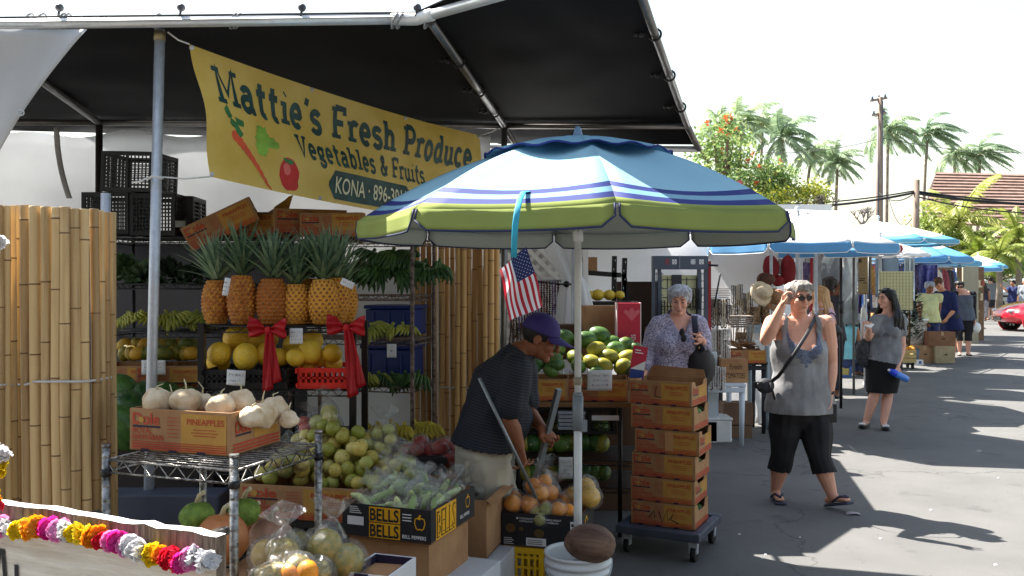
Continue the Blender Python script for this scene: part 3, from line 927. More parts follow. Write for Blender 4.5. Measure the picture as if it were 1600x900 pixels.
def fruit(name, u, v, Y, r, m_, label, cat, group, shape=1.0, rot=None, n=14, me=None):
 key = name + m_.name
 if key not in _fm:
  q = MB(); q.ball((0, 0, 0), 1.0, 18, 12, f=lambda d: 1 + .03 * noise.noise(d * 1.7 + Vector((3, 1, 2))))
  q.tube([(0, 0, .96), (0.02, 0, 1.06)], .08, 6, 1)
  _fm[key] = q.mesh(name, [m_, mat('fruit stalk', rgb(96, 84, 50), .7)])
 o = put(name, _fm[key], None, P(u, v, Y) if v is not None else u)
 o.scale = (r, r, r * shape)
 o.rotation_euler = rot or (rnd.uniform(-1.4, 1.4), rnd.uniform(-1.4, 1.4), rnd.uniform(0, 6))
 return tag(o, label, cat, group)
_fm = {}
for i, (u, v, Y, rp) in enumerate([(343, 553, 4.54, 19), (384, 557, 4.54, 20), (371, 529, 4.66, 21), (400, 533, 4.68, 18), (416, 553, 4.58, 17), (341, 566, 4.7, 18), (420, 530, 4.72, 15),
                                   (438, 558, 4.55, 14), (462, 558, 4.52, 15), (485, 550, 4.56, 20), (519, 552, 4.54, 15), (502, 560, 4.6, 13), (459, 539, 4.68, 17), (488, 532, 4.7, 17), (521, 568, 4.6, 14), (480, 572, 4.6, 15)]):
 fruit('melon', u, v, Y, rp / FPX * Y, m_melon, 'yellow melon heaped in the baskets under the pineapples', 'melon', 'melons under the pineapples', rnd.uniform(.95, 1.12))
m_bow = mat('red ribbon', rgb(190, 24, 34), 0.45, 0.2, 8, bump=.3, bscale=20, translucent=.15)
def bow(u, v, Y, tail, label, lean=0.0):
 c = P(u, v, Y)
 t = thing('ribbon_bow', label, 'bow', c)
 for s_ in (-1, 1):
  q = MB()
  def loop(a, b):
   x = s_ * (.012 + .082 * a); spread = .012 + .038 * math.sin(min(1, a * 1.1) * PI / 2)
   z = spread * (2 * b - 1) + .02 * a * (1 if s_ < 0 else .6)
   y = -.012 - .03 * math.sin(PI * b) * (a ** .6) + .012 * math.sin(b * 12 + a * 5)
   return (x, y, z)
  q.sheet(loop, 10, 12)
  q.build('loop', m_bow, t, solid=.002)
 q = MB(); q.ball((0, -.02, 0), (.018, .016, .022), 10, 8); q.build('knot', m_bow, t)
 for s_, L, off in ((-1, tail, .0), (1, tail * .86, .02)):
  q = MB()
  q.sheet(lambda a, b: (off + lean * b * L + s_ * .012 * b + (.02 + .035 * b) * (a - .5), -.025 - .008 * math.sin(a * 7 + b * 4), -.01 - L * b + .02 * (a - .5) * b), 6, 12)
  q.build('tail', m_bow, t, solid=.002)
bow(420, 516, 4.42, .29, 'red ribbon bow tied to the rack below the third pineapple', .04)
bow(542, 512, 4.42, .33, 'red ribbon bow tied to the rack end below the last pineapple', .14)
# ------------------------------------------------------------ pineapple cartons
m_card = mat('brown cardboard', rgb(146, 106, 72), 0.85, 0.12, 5, col2=rgb(176, 136, 96), bump=.08, bscale=60)
m_cardin = mat('cardboard inside', rgb(150, 110, 74), 0.85, 0.1, 5)
m_yel = mat('yellow carton print', rgb(170, 124, 54), 0.8, 0.08, 7, col2=rgb(194, 148, 72))
m_redpr = mat('red carton print', rgb(172, 54, 40), 0.75, 0.12, 14, col2=rgb(190, 82, 54))
m_blackpr = mat('dark carton print', rgb(40, 34, 60), 0.7, .1, 10)
CART = [m_card, m_cardin, m_yel, m_redpr, m_blackpr]
def carton_faces(q, w_, d_, h_, th=.006, holes=True, cut=.0):
 """open tray: walls with thickness; top edge of the right side dips"""
 q.box((0, 0, th / 2), (w_, d_, th), 1)
 for sx, sy in ((0, -1), (0, 1), (-1, 0), (1, 0)):
  if sx == 0:
   q.box((0, sy * (d_ / 2 - th / 2), h_ / 2), (w_, th, h_), 0)
  else:
   x = sx * (w_ / 2 - th / 2)
   e = d_ / 2 - th
   prof = [(-e, 0), (e, 0), (e, h_), (e * .62, h_), (e * .45, h_ - cut), (-e * .45, h_ - cut), (-e * .62, h_), (-e, h_)]
   M = Matrix.Translation(Vector((x - th / 2, 0, 0))) @ Matrix(((0, 1, 0, 0), (1, 0, 0, 0), (0, 0, 1, 0), (0, 0, 0, 1)))
   q.prism(prof, th, 0, M)
def print_face(q, O, X, w_, h_, small=False):
 """printed side of a pineapple carton; O lower left of the face"""
 Z = Vector((0, 0, 1)); X = Vector(X); O = Vector(O)
 def at(a, b): return O + X.normalized() * (a * w_) + Z * (b * h_)
 L = .0012
 quad(q, at(.52, .03), X, Z, w_ * .44, h_ * .9, 2, L)
 for k in range(4):
  quad(q, at(.03, .05 + .055 * k), X, Z, w_ * .93, h_ * (.036 - .005 * k), 3, L * 2)
 put_text(q, 'Dole', at(.035, .64), X, Z, h_ * .26, 3, width=w_ * .27, offset=.035, lift=L * 2)
 quad(q, at(.035, .56), X, Z, w_ * .28, h_ * .045, 4, L * 2)
 c = at(.125, .74)
 poly(q, c, X, Z, [((.032 if k % 2 else .022) * w_ * math.cos(k * PI / 10), (.032 if k % 2 else .022) * w_ * math.sin(k * PI / 10)) for k in range(20)], 2, L * 3)
 put_text(q, 'ROYAL', at(.035, .42), X, Z, h_ * .13, 3, width=w_ * .2, offset=.02, lift=L * 2)
 put_text(q, 'HAWAIIAN', at(.035, .27), X, Z, h_ * .13, 3, width=w_ * .31, offset=.02, lift=L * 2)
 put_text(q, 'PINEAPPLES', at(.58, .68), X, Z, h_ * .14, 3, width=w_ * .36, offset=.02, lift=L * 2)
 for k in range(3):
  quad(q, at(.64 - .02 * (k % 2), .56 - .07 * k), X, Z, w_ * (.22 + .04 * (k % 2)), h_ * .018, 3, L * 2)
 for k in range(6):
  quad(q, at(.385, .36 + .09 * k), X, Z, w_ * .115, h_ * .016, 3, L * 2)
 for a in (.16, .44, .72):
  poly(q, at(a, 0.0), X, Z, [(-.045 * w_, .0), (.045 * w_, .0), (.036 * w_, .06 * h_), (-.036 * w_, .06 * h_)], 4, L * 3)
def carton_mesh(w_, d_, h_, cut=.0, name='carton'):
 q = MB()
 carton_faces(q, w_, d_, h_, cut=cut)
 print_face(q, (-w_ / 2, -d_ / 2, 0), (1, 0, 0), w_, h_)
 print_face(q, (w_ / 2, d_ / 2, 0), (-1, 0, 0), w_, h_)
 for s_ in (1, -1):
  O = Vector((s_ * w_ / 2, -s_ * d_ / 2, 0)); X = Vector((0, s_, 0)); Z = Vector((0, 0, 1))
  if cut < h_ * .3:
   put_text(q, 'Dole', O + X * (d_ * .08) + Z * (h_ * .5), X, Z, h_ * .26, 3, width=d_ * .3, offset=.035, lift=.0024)
   quad(q, O + X * (d_ * .08) + Z * (h_ * .43), X, Z, d_ * .3, h_ * .04, 4, .0024)
   quad(q, O + X * (d_ * .45) + Z * (h_ * .3), X, Z, d_ * .48, h_ * .5, 2, .0012)
  for k in range(3):
   quad(q, O + X * (d_ * .04) + Z * (h_ * (.06 + .08 * k)), X, Z, d_ * .92, h_ * .05, 3, .0024)
 return q.mesh(name, CART)
CM_big = carton_mesh(.43, .31, .152)
CM_std = carton_mesh(.385, .30, .14, cut=.045)
CM_low = carton_mesh(.385, .30, .14, cut=.03)
def carton(me, loc, rz, label, group=None, rot=None, name='carton'):
 o = put(name, me, None, loc, bevel=.0015)
 o.rotation_euler = rot or (0, 0, rz)
 return tag(o, label, 'box', group)
# ------------------------------------------------------------ produce on the dark racks
m_ban_g = mat('green banana skin', rgb(44, 74, 34), 0.45, 0.2, 8, col2=rgb(78, 112, 50), rand=.2)
m_ban_y = mat('yellow banana skin', rgb(168, 150, 44), 0.45, 0.2, 8, col2=rgb(205, 186, 66), rand=.2)
m_ban_gy = mat('half ripe banana skin', rgb(108, 122, 44), 0.45, 0.2, 8, col2=rgb(158, 158, 62), rand=.2)
def hand_mesh(seed, m_, n=9, L=.17, r=.017):
 rr = random.Random(seed); q = MB()
 for row in range(2):
  for i in range(n):
   a = (i - (n - 1) / 2) * .24 + rr.uniform(-.04, .04)
   pts = []
   for k in range(8):
    t = k / 7
    fw = L * .62 * math.sin(t * 2.0) * .9
    dz = -L * .72 * (1 - math.cos(t * 1.9)) * .62 + .03 * row
    side = a * (.045 + .085 * t)
    pts.append((side * 1.6, -fw * (1.05 - .22 * row) - .01, dz))
   rad = [r * x for x in (.32, .5, .9, 1.02, 1.02, .9, .55, .2)]
   q.tube(pts, rad, 7)
 q.capsule([(-.05, 0, .015), (0, .015, .03), (.05, 0, .015)], .02, 8, 0)
 q.tube([(0, .01, .03), (0, .02, .07)], .016, 8)
 return q.mesh('banana_hand', m_)
HM = {k: [hand_mesh(s_, m_, n_, L_) for s_ in (1, 2)] for k, m_, n_, L_ in (('g', m_ban_g, 6, .21), ('y', m_ban_y, 7, .15), ('m', m_ban_gy, 7, .15))}
def hands(kind, u0, u1, v, Y, n, label, group, sc=1.0, rows=1, dz=.0):
 for k in range(n):
  for r_ in range(rows):
   u = u0 + (u1 - u0) * (k + .5 + .2 * r_) / n
   yy = Y + rnd.uniform(-.03, .05) + .1 * r_
   o = put('banana_hand', HM[kind][(k + r_) % 2], None, P(u, v, Y) + Vector((0, yy - Y, .05 * r_ + dz)))
   s_ = sc * rnd.uniform(.85, 1.15)
   o.scale = (s_, s_, s_)
   o.rotation_euler = (rnd.uniform(-.35, .25), rnd.uniform(-.5, .5), rnd.uniform(-.7, .7))
   tag(o, label, 'bananas', group)
hands('g', 545, 690, 428, 5.50, 6, 'dark green plantain hand piled on the rust-spotted rack', 'green plantains on the rust-spotted rack', .8, 2)
hands('g', 565, 660, 412, 5.60, 3, 'dark green plantain hand piled on the rust-spotted rack', 'green plantains on the rust-spotted rack', .8, 1, .05)
hands('m', 575, 640, 514, 5.34, 3, 'small yellow banana hand in front of the blue bin', 'yellow bananas by the blue bins', .6)
hands('m', 555, 600, 592, 5.42, 3, 'half ripe banana hand below the blue bin', 'half ripe bananas below the blue bins', .7)
hands('g', 590, 660, 590, 5.46, 4, 'green banana hand right of the half ripe ones below the blue bin', 'green bananas below the blue bins', .6)
hands('y', 560, 680, 672, 5.40, 6, 'ripe banana hand on the low shelf under the red bow tail', 'bananas on the low shelf', .75)
hands('m', 190, 330, 496, 5.42, 7, 'banana hand in the shade behind the leaning front post', 'bananas on the dark rack', .65)
m_leafd = mat('dark leafy green', rgb(26, 44, 26), 0.6, 0.3, 14, col2=rgb(56, 84, 46), rand=.3)
def leafy_mesh(seed, n=46, s_=.1):
 rr = random.Random(seed); q = MB()
 for i in range(n):
  a, el = rr.uniform(0, 2 * PI), rr.uniform(-.1, 1.4)
  d = Vector((math.cos(a) * math.cos(el), math.sin(a) * math.cos(el), math.sin(el)))
  c = d * s_ * rr.uniform(.5, 1); sd = d.cross(Vector((rr.random(), rr.random(), rr.random()))).normalized()
  L = s_ * rr.uniform(.4, .7); up_ = d.cross(sd)
  vs = [c, c + d * L * .5 + sd * L * .4, c + d * L, c + d * L * .5 - sd * L * .4, c + d * L * .55 + up_ * .012]
  q.add(vs, [(0, 1, 4), (1, 2, 4), (2, 3, 4), (3, 0, 4)], 0, True)
 return q.mesh('greens_bunch', m_leafd)
LM = [leafy_mesh(s_) for s_ in (1, 2, 3)]
for k in range(9):
 o = put('greens_bunch', LM[k % 3], None, P(192 + 17 * k, 440, 5.42) + Vector((0, rnd.uniform(-.05, .1), .0)))
 s_ = rnd.uniform(.75, 1.35) * (1.0 if k < 5 else .7); o.scale = (s_, s_, s_); o.rotation_euler = (0, 0, rnd.uniform(0, 6))
 tag(o, 'dark leafy bunch on the upper shelf behind the leaning front post', 'greens', 'leafy bunches on the dark rack')
m_blue = mat('blue plastic bin', rgb(22, 44, 110), 0.4, 0.12, 5)
def bin_(u0, u1, v0, v1, Y, d_, label):
 a, b = P(u0, v1, Y), P(u1, v0, Y)
 t = thing('storage_bin', label, 'bin', ((a.x + b.x) / 2, Y, a.z), R(-13))
 w_, h_ = b.x - a.x, b.z - a.z
 q = MB(); q.box((0, d_ / 2, h_ * .42), (w_ * .94, d_, h_ * .84))
 for x in (-.3, 0, .3): q.box((x * w_, -.004, h_ * .4), (.012, .012, h_ * .7))
 q.build('bin_body', m_blue, t, bevel=.012)
 q = MB(); q.box((0, d_ / 2, h_ * .92), (w_, d_ + .03, h_ * .13)); q.build('lid', m_blue, t, bevel=.01)
bin_(566, 650, 476, 524, 5.62, .26, 'upper blue plastic bin on the rust-spotted rack')
bin_(560, 646, 536, 603, 5.64, .26, 'lower blue plastic bin on the rust-spotted rack with a torn card')
for i, (u, v, lab) in enumerate([(215, 604, 'shaded carton of green and yellow fruit just right of the pale bamboo'), (277, 604, 'shaded carton of fruit behind the leaning front post, right one')]):
 carton(CM_std, P(u, v, 5.42), rnd.uniform(-.05, .05), lab)
m_mango = mat('mango skin', rgb(92, 104, 36), 0.45, 0.3, 3, col2=rgb(196, 150, 40), rand=.25)
for k in range(22):
 u = 195 + (k % 11) * 10.5; row = k // 11
 fruit('mango', u, 552 - 13 * row, 5.36 + .1 * row + rnd.uniform(0, .06), .042, m_mango, 'mango heaped in the shaded cartons behind the leaning front post', 'mango', 'mangoes on the dark rack', 1.25)
m_wmel = mat('watermelon rind', rgb(26, 58, 28), 0.4, 0.2, 5, col2=rgb(78, 116, 52), stretch=(1, 1, .12), rand=.15)
for i, (u, v, Y, r) in enumerate([(200, 640, 4.9, .11), (228, 622, 5.1, .1), (196, 668, 4.75, .11), (215, 660, 4.95, .1), (262, 622, 5.1, .09), (285, 632, 5.05, .09), (192, 612, 5.1, .09)]):
 fruit('watermelon', u, v, Y, r, m_wmel, 'dark green watermelon piled low between bamboo and front post', 'watermelon', 'watermelons piled behind the front post', 1.3)
q = MB(); q.box((0, 0, .36), (.8, .5, .72));
tag(q.build('produce_bench', mat('dark bench', rgb(46, 40, 40), .8, .2, 6), loc=(-2.0, 5.0, 0)), 'low dark bench under the watermelons behind the front post', 'bench')
q = MB()
q.box((0, 0, .33), (.60, .02, .62)); q.box((0, .1, .33), (.58, .18, .6))
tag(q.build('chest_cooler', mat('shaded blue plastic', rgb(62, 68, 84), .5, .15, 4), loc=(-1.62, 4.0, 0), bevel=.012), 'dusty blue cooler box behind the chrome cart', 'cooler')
# ------------------------------------------------------------ crates and cartons on top of the racks
def grid_panel(q, w_, h_, M, nx, ny, bar_=.006, th=.006, frame=.02, mi=0):
 q.box((0, 0, frame / 2), (w_, th * 1.6, frame), mi, M); q.box((0, 0, h_ - frame / 2), (w_, th * 1.6, frame), mi, M)
 for s_ in (-1, 1): q.box((s_ * (w_ / 2 - frame / 2), 0, h_ / 2), (frame, th * 1.5, h_ - 2 * frame), mi, M)
 q.box((0, 0, h_ / 2), (frame * .8, th * 1.4, h_ - 2 * frame), mi, M)
 for i in range(1, nx):
  q.box((-w_ / 2 + w_ * i / nx, 0, h_ / 2), (bar_, th, h_ - 2 * frame), mi, M)
 for j in range(1, ny):
  q.box((0, 0, h_ * j / ny), (w_ - 2 * frame, th * .9, bar_), mi, M)
def grid_crate(label, loc, rot, w_=.34, d_=.34, h_=.27, nx=14, ny=11, name='plastic_crate'):
 t = thing(name, label, 'crate', loc)
 t.rotation_euler = rot
 for nm, M, ww, hh in (('side_panel', TR((0, -d_ / 2, 0)), w_, h_), ('side_panel', TR((0, d_ / 2, 0)), w_, h_), ('side_panel', TR((-w_ / 2, 0, 0), R(90)), d_ - .012, h_), ('side_panel', TR((w_ / 2, 0, 0), R(90)), d_ - .012, h_),
                          ('base_panel', TR((0, d_ / 2 - .006, 0.004)) @ Matrix.Rotation(R(90), 4, 'X'), w_ - .02, d_ - .012)):
  q = MB(); grid_panel(q, ww, hh, M, nx, ny); q.build(nm, m_black, t)
 return t
grid_crate('black grid crate standing on its side on top of the crate row', P(218, 303, 5.45), (0, R(2), R(-6)), .33, .3, .24)
grid_crate('black grid crate leftmost in the row on top of the dark rack', P(184, 368, 5.46), (0, 0, 0), .28, .34, .25)
grid_crate('black grid crate between the other two on top of the dark rack', P(256, 370, 5.46), (0, 0, 0), .27, .34, .25)
grid_crate('black grid crate right end of the row beside the tilted carton', P(296, 371, 5.55), (0, 0, R(4)), .12, .3, .245, 5, 10)
card(281, 350, 5.29, .075, .04, 'small grey tag hooked on the black crate', 0, m_=mat('grey tag', rgb(120, 122, 116), .7, .1, 10))
q = MB()
tag(carton(CM_big, P(352, 366, 5.36) + Vector((0, 0.05, 0.0)), 0, 'pineapple carton tipped up on its corner on top of the dark rack', rot=(R(6), R(-27), R(12))), None)
carton(CM_big, P(405, 372, 5.62), 0, 'pineapple carton with a raised torn flap behind the tipped one', rot=(0, 0, R(-8)))
q = MB(); q.add([(0, 0, 0), (.1, .01, 0), (.13, .02, .11), (.1, .02, .1), (.08, .02, .08), (.02, 0, .035)], [(0, 1, 2, 3, 4, 5)], 0)
tag(q.build('carton_flap', m_yel, loc=P(424, 332, 5.5), solid=.005), 'torn yellow cardboard flap standing up from the carton on the rack', 'cardboard')
carton(CM_big, P(480, 368, 5.5), 0, 'dark weathered pineapple carton on top of the rack left of the yellow printed one', rot=(0, 0, R(22)))
carton(CM_std, P(530, 371, 5.42), 0, 'yellow printed pineapple carton on top of the rack by the umbrella edge', rot=(0, 0, R(-8)))
# ------------------------------------------------------------ chrome cart with the root-vegetable carton
ca = R(-20)
cart = thing('shelf_cart', 'scuffed chrome wire cart holding the carton of white roots', 'cart', (-1.40, 3.06, 0), ca)
CW, CD = .53, .50
m_shelfdark = mat('dark shelf liner', rgb(40, 36, 34), .8, .2, 10)
for x, y in ((0, 0), (CW, 0), (CW, CD), (0, CD)):
 q = MB(); q.tube([(x, y, .06), (x, y, 1.035)], .0145, 12)
 for k in range(19):
  z = .08 + k * .051
  q.tube([(x, y, z - .003), (x, y, z), (x, y, z + .003)], [.0148, .0158, .0148], 12, 0, False)
 q.tube([(x, y, 1.03), (x, y, 1.04)], .0165, 12)
 p = q.build('post', m_chrome, cart)
 q = MB(); q.tube([(x, y, .93), (x, y, .955)], .0185, 12); q.build('collar', m_black, p)
 q = MB(); q.tube([(x - .012, y, .045), (x + .012, y, .045)], .045, 16); q.build('wheel', m_rubber, cart)
for z in (.985, .50):
 q = MB()
 for (a, b) in (((0, 0), (CW, 0)), ((CW, 0), (CW, CD)), ((CW, CD), (0, CD)), ((0, CD), (0, 0))):
  for dz in (0, -.042):
   q.tube([(a[0], a[1], z + dz), (b[0], b[1], z + dz)], .0042, 6)
  q.tube([(a[0] + (b[0] - a[0]) * i / 14, a[1] + (b[1] - a[1]) * i / 14, z - (.042 if i % 2 else 0)) for i in range(15)], .003, 5)
 for i in range(16): q.tube([(0, CD * (i + .5) / 16, z), (CW, CD * (i + .5) / 16, z)], .0025, 5)
 q.build('wire_shelf', m_chrome, cart)
q = MB()
q.tube([(-.02, -.012, .80), (-.03, -.10, .80), (-.01, -.13, .80), (.47, -.14, .80), (.51, -.12, .80), (.525, -.03, .80)], .0155, 12)
q.build('push_handle', mat('worn dark handle', rgb(60, 52, 48), .35, .5, 30, col2=rgb(150, 146, 142), metal=.7), cart)
z_c = .99
def jic_pos(i): return None
carton(CM_big, (-1.135, 3.30, z_c), R(-18), 'printed pineapple carton filled with white roots on the chrome cart')
m_jic = mat('pale root skin', rgb(180, 152, 114), 0.75, 0.2, 9, col2=rgb(234, 220, 194), bump=.6, bscale=18)
m_jst = mat('root stalk', rgb(196, 186, 150), .7, .2, 12)
for i, (u, v, Y, r) in enumerate([(247, 628, 3.25, 23), (291, 626, 3.23, 22), (316, 628, 3.32, 15), (345, 634, 3.20, 21), (376, 630, 3.26, 22), (410, 648, 3.24, 21), (428, 640, 3.34, 22), (451, 655, 3.30, 14), (268, 636, 3.38, 18), (393, 652, 3.14, 17)]):
 t = thing('white_root', ['knobbly white root at the left end of the carton', 'white root with a thin curled stalk second from the left', 'small white root half hidden between two larger ones', 'broad white root in the middle of the carton', 'white root with a tuft of yellow stalk',
                             'white root over the front right corner of the carton', 'tall white root behind the right corner', 'small white root at the right end of the carton', 'white root behind the left one', 'white root low beside the carton corner'][i],
              'root vegetable', P(u, v, Y), rnd.uniform(0, 6), 'white roots in the carton')
 rr = r / FPX * Y * 1.12
 sd = Vector((i * 3.1, 1, 2))
 q = MB(); q.ball((0, 0, 0), (rr, rr, rr * .86), 20, 14, f=lambda d: 1 + .22 * noise.noise(d * 1.6 + sd) + .05 * noise.noise(d * 5 + sd) - .16 * max(0, math.cos((2 + i % 3) * math.atan2(d.y, d.x) + i)) * (1 - abs(d.z)) - .1 * max(0, d.z - .9) * 10)
 q.build('root_body', m_jic, t)
 q = MB(); L = .015 + .014 * (i % 3); q.tube([(0, 0, rr * .7), (.004, 0, rr * .85 + L * .4), (.018 * (1 if i % 2 else -1), 0, rr * .85 + L)], [.004, .003, .0015], 6); q.build('stalk', m_jst, t)
m_bread = mat('breadfruit skin', rgb(86, 118, 40), 0.6, 0.2, 30, col2=rgb(132, 160, 66), bump=.8, bscale=70)
m_pump = mat('orange squash skin', rgb(172, 98, 52), 0.5, 0.15, 6, col2=rgb(206, 140, 88), bump=.1)
m_sq = mat('dusty squash skin', rgb(150, 104, 84), 0.55, 0.2, 8, col2=rgb(186, 146, 120))
def gourd(name, u, v, Y, r, sq, m_, label, ribs=0, stem=.03):
 t = thing(name, label, name.replace('_', ' '), P(u, v, Y))
 rr = r / FPX * Y
 q = MB(); q.ball((0, 0, 0), (rr, rr, rr * sq), 30, 16, f=lambda d: 1 + .04 * noise.noise(d * 2 + Vector((u, 0, 0))) + (.05 * math.cos(ribs * math.atan2(d.y, d.x)) * (1 - d.z * d.z) if ribs else 0) - .08 * max(0, d.z - .85) * 5)
 q.build('fruit_body', m_, t)
 q = MB(); q.tube([(0, 0, rr * sq * .9), (.01, -.005, rr * sq * .9 + stem), (.028, -.01, rr * sq * .9 + stem * 1.4)], [.011, .008, .009], 8); q.build('stem', m_jst, t)
gourd('breadfruit', 308, 806, 3.18, 27, .82, m_bread, 'green breadfruit on the cart under the left end of the carton')
gourd('breadfruit', 381, 800, 3.30, 25, .9, m_bread, 'green breadfruit with a pale stem behind the cart post')
gourd('squash', 347, 842, 3.12, 40, 1.0, m_pump, 'big orange squash behind the cart post', 9)
gourd('squash', 423, 838, 3.36, 34, .9, m_sq, 'dusty pink squash right of the cart post', 8)
gourd('squash', 395, 826, 3.42, 28, 1.0, m_pump, 'orange squash half hidden between the other two', 8)
# ------------------------------------------------------------ foreground board with lei
BL, BR = P(-60, 776, 2.42), P(338, 838, 2.04)
BLz = BL.z
bd = thing('painted_board', 'white weathered wooden board with black brush letters in the near left corner', 'sign', BL)
bx = (BR - BL); blen = bx.length; bxn = bx.normalized()
bdn = Vector((bxn.y, -bxn.x, 0)).normalized()
if bdn.y > 0: bdn = -bdn
m_board = mat('weathered white wood', rgb(196, 186, 170), 0.8, 0.15, 4, col2=rgb(232, 228, 218), stretch=(1, 1, 9), bump=.5, bscale=12)
m_bedge = mat('bare grey wood', rgb(64, 50, 42), 0.85, 0.3, 9, col2=rgb(142, 126, 110), stretch=(9, 9, 1), bump=.5)
q = MB()
th = .032
def bp(a, zz, d): return bxn * (a * blen) + Vector((0, 0, zz)) + bdn * d
n = 24
top = [rnd.uniform(-.004, .004) for _ in range(n + 1)]
for i in range(n):
 a0, a1 = i / n, (i + 1) / n
 for (z0, z1, mi) in ((top[i], -.075, 1), (-.075, -.98, 0)):
  zA = (top[i] if z0 == top[i] else z0); zB = (top[i + 1] if z0 == top[i] else z0)
  q.add([bp(a0, z1, 0), bp(a1, z1, 0), bp(a1, zB, 0), bp(a0, zA, 0)], [(0, 1, 2, 3)], mi)
 q.add([bp(a0, top[i], 0), bp(a1, top[i + 1], 0), bp(a1, top[i + 1], -th), bp(a0, top[i], -th)], [(0, 1, 2, 3)], 2)
q.add([bp(1, -.98, 0), bp(1, -.98, -th), bp(1, top[n], -th), bp(1, top[n], 0)], [(0, 1, 2, 3)], 1)
q.add([bp(0, -.98, -th), bp(1, -.98, -th), bp(1, top[n], -th), bp(0, top[n], -th)], [(3, 2, 1, 0)], 1)
q.build('board', [m_board, m_bedge, m_white], bd)
q = MB()
def brush(pts, w_):
 L, Rr = ribbon(pts, w_)
 k = blen
 for i in range(len(pts) - 1):
  q.add([bp(p.x / k, p.y, .003) for p in (L[i], L[i + 1], Rr[i + 1], Rr[i])], [(0, 1, 2, 3)], 0)
ox = .085
brush([(ox + .0, -.27), (ox + .012, -.125)], .018); brush([(ox - .05, -.27), (ox - .035, -.13)], .016)
brush([(ox + .035, -.27), (ox + .075, -.128), (ox + .088, -.128), (ox + .105, -.27)], .017); brush([(ox + .05, -.205), (ox + .1, -.2)], .014)
brush([(ox + .145, -.27), (ox + .14, -.155)], .015)
q.build('letters', m_ink, bd)
petal_mats = [mat('white petal', (.78, .78, .80), .6, .05, 10, translucent=.35), mat('yellow petal', rgb(240, 216, 40), .6, .1, 10, translucent=.35), mat('orange petal', rgb(244, 164, 30), .6, .1, 10, translucent=.35),
              mat('red petal', rgb(226, 40, 66), .6, .1, 10, translucent=.35), mat('magenta petal', rgb(226, 50, 160), .6, .1, 10, translucent=.35), mat('pink petal', rgb(240, 150, 205), .6, .1, 10, translucent=.35)]
def flower_mesh(seed, mi):
 rr = random.Random(seed); q = MB()
 for layer in range(3):
  npet = 6
  for k in range(npet):
   a = 2 * PI * k / npet + layer * .5 + rr.uniform(-.15, .15)
   L = .032 * (1 - .12 * layer) * rr.uniform(.85, 1.1); w_ = .015
   d = Vector((math.cos(a), math.sin(a), 0)); sd = Vector((-math.sin(a), math.cos(a), 0))
   def pet(u, v):
    x = L * (.15 + .85 * u); ww = w_ * math.sin(PI * (.12 + .78 * u)) ** .7 * (1.1 if u > .5 else 1)
    return d * x + sd * (ww * (2 * v - 1)) + Vector((0, 0, .008 * layer + .016 * u * u * (1 - 2.2 * layer * .2) + .006 * math.sin(v * 9 + u * 5 + k)))
   q.sheet(pet, 5, 3)
 return q.mesh('flower', petal_mats[mi])
FL = [[flower_mesh(10 * c + s_, c) for s_ in (1, 2)] for c in range(6)]
def lei(name, label, pts, seq, jit=.006, sc=1.0, facing=None):
 t = thing(name, label, 'flower garland', pts[0])
 o0 = Vector(pts[0])
 q = MB(); q.tube([Vector(p) - o0 for p in pts], .002, 5); q.build('string', m_white, t)
 tot = sum((Vector(pts[i + 1]) - Vector(pts[i])).length for i in range(len(pts) - 1))
 n = len(seq)
 for i, c in enumerate(seq):
  s_ = (i + .5) / n * tot
  for k in range(len(pts) - 1):
   seg = (Vector(pts[k + 1]) - Vector(pts[k]))
   if s_ <= seg.length or k == len(pts) - 2:
    p = Vector(pts[k]) + seg * min(1, s_ / seg.length); dr = seg.normalized(); break
   s_ -= seg.length
  o = put('flower', FL[c][i % 2], t, p - o0 + Vector((rnd.uniform(-jit, jit), rnd.uniform(-jit, jit), rnd.uniform(-jit, jit))))
  q_ = (dr * rnd.uniform(.5, 1.1) * (1 if rnd.random() < .75 else -1) + Vector((rnd.uniform(-.4, .4), -.55, rnd.uniform(-.2, .5)))).normalized()
  o.rotation_euler = q_.to_track_quat('Z', 'Y').to_euler()
  k = sc * rnd.uniform(.74, .98); o.scale = (k, k, k)
lp = []
for i in range(13):
 a = -.02 + 1.03 * i / 12
 lp.append(BL + bp(a, -.045 - .012 * math.sin(a * 9), .022))
seqc = [0, 0, 0, 1, 1, 2, 3, 3, 4, 4, 5, 5, 0, 0, 1, 1, 1, 2, 2, 3, 4, 5, 5, 0, 0, 1, 1, 1, 2, 2, 3, 3, 5, 4, 5, 0, 0, 0, 1, 1, 2, 3, 3, 3, 4, 5, 0, 0, 0]
lei('flower_lei', 'bright silk flower lei pinned along the white board', lp, seqc)
lei('flower_lei', 'hanging lei of white, yellow and red flowers at the left edge above the board', [P(-4, 690, 2.25), P(-2, 722, 2.25), P(-3, 755, 2.25), P(-4, 784, 2.25)], [0, 0, 0, 1, 1, 1, 2, 3], .01)
lei('flower_lei', 'tip of a white flower lei at the left edge in front of the bamboo', [P(-10, 350, 2.25), P(-6, 372, 2.25), P(-8, 396, 2.25)], [0, 0, 0], .008)
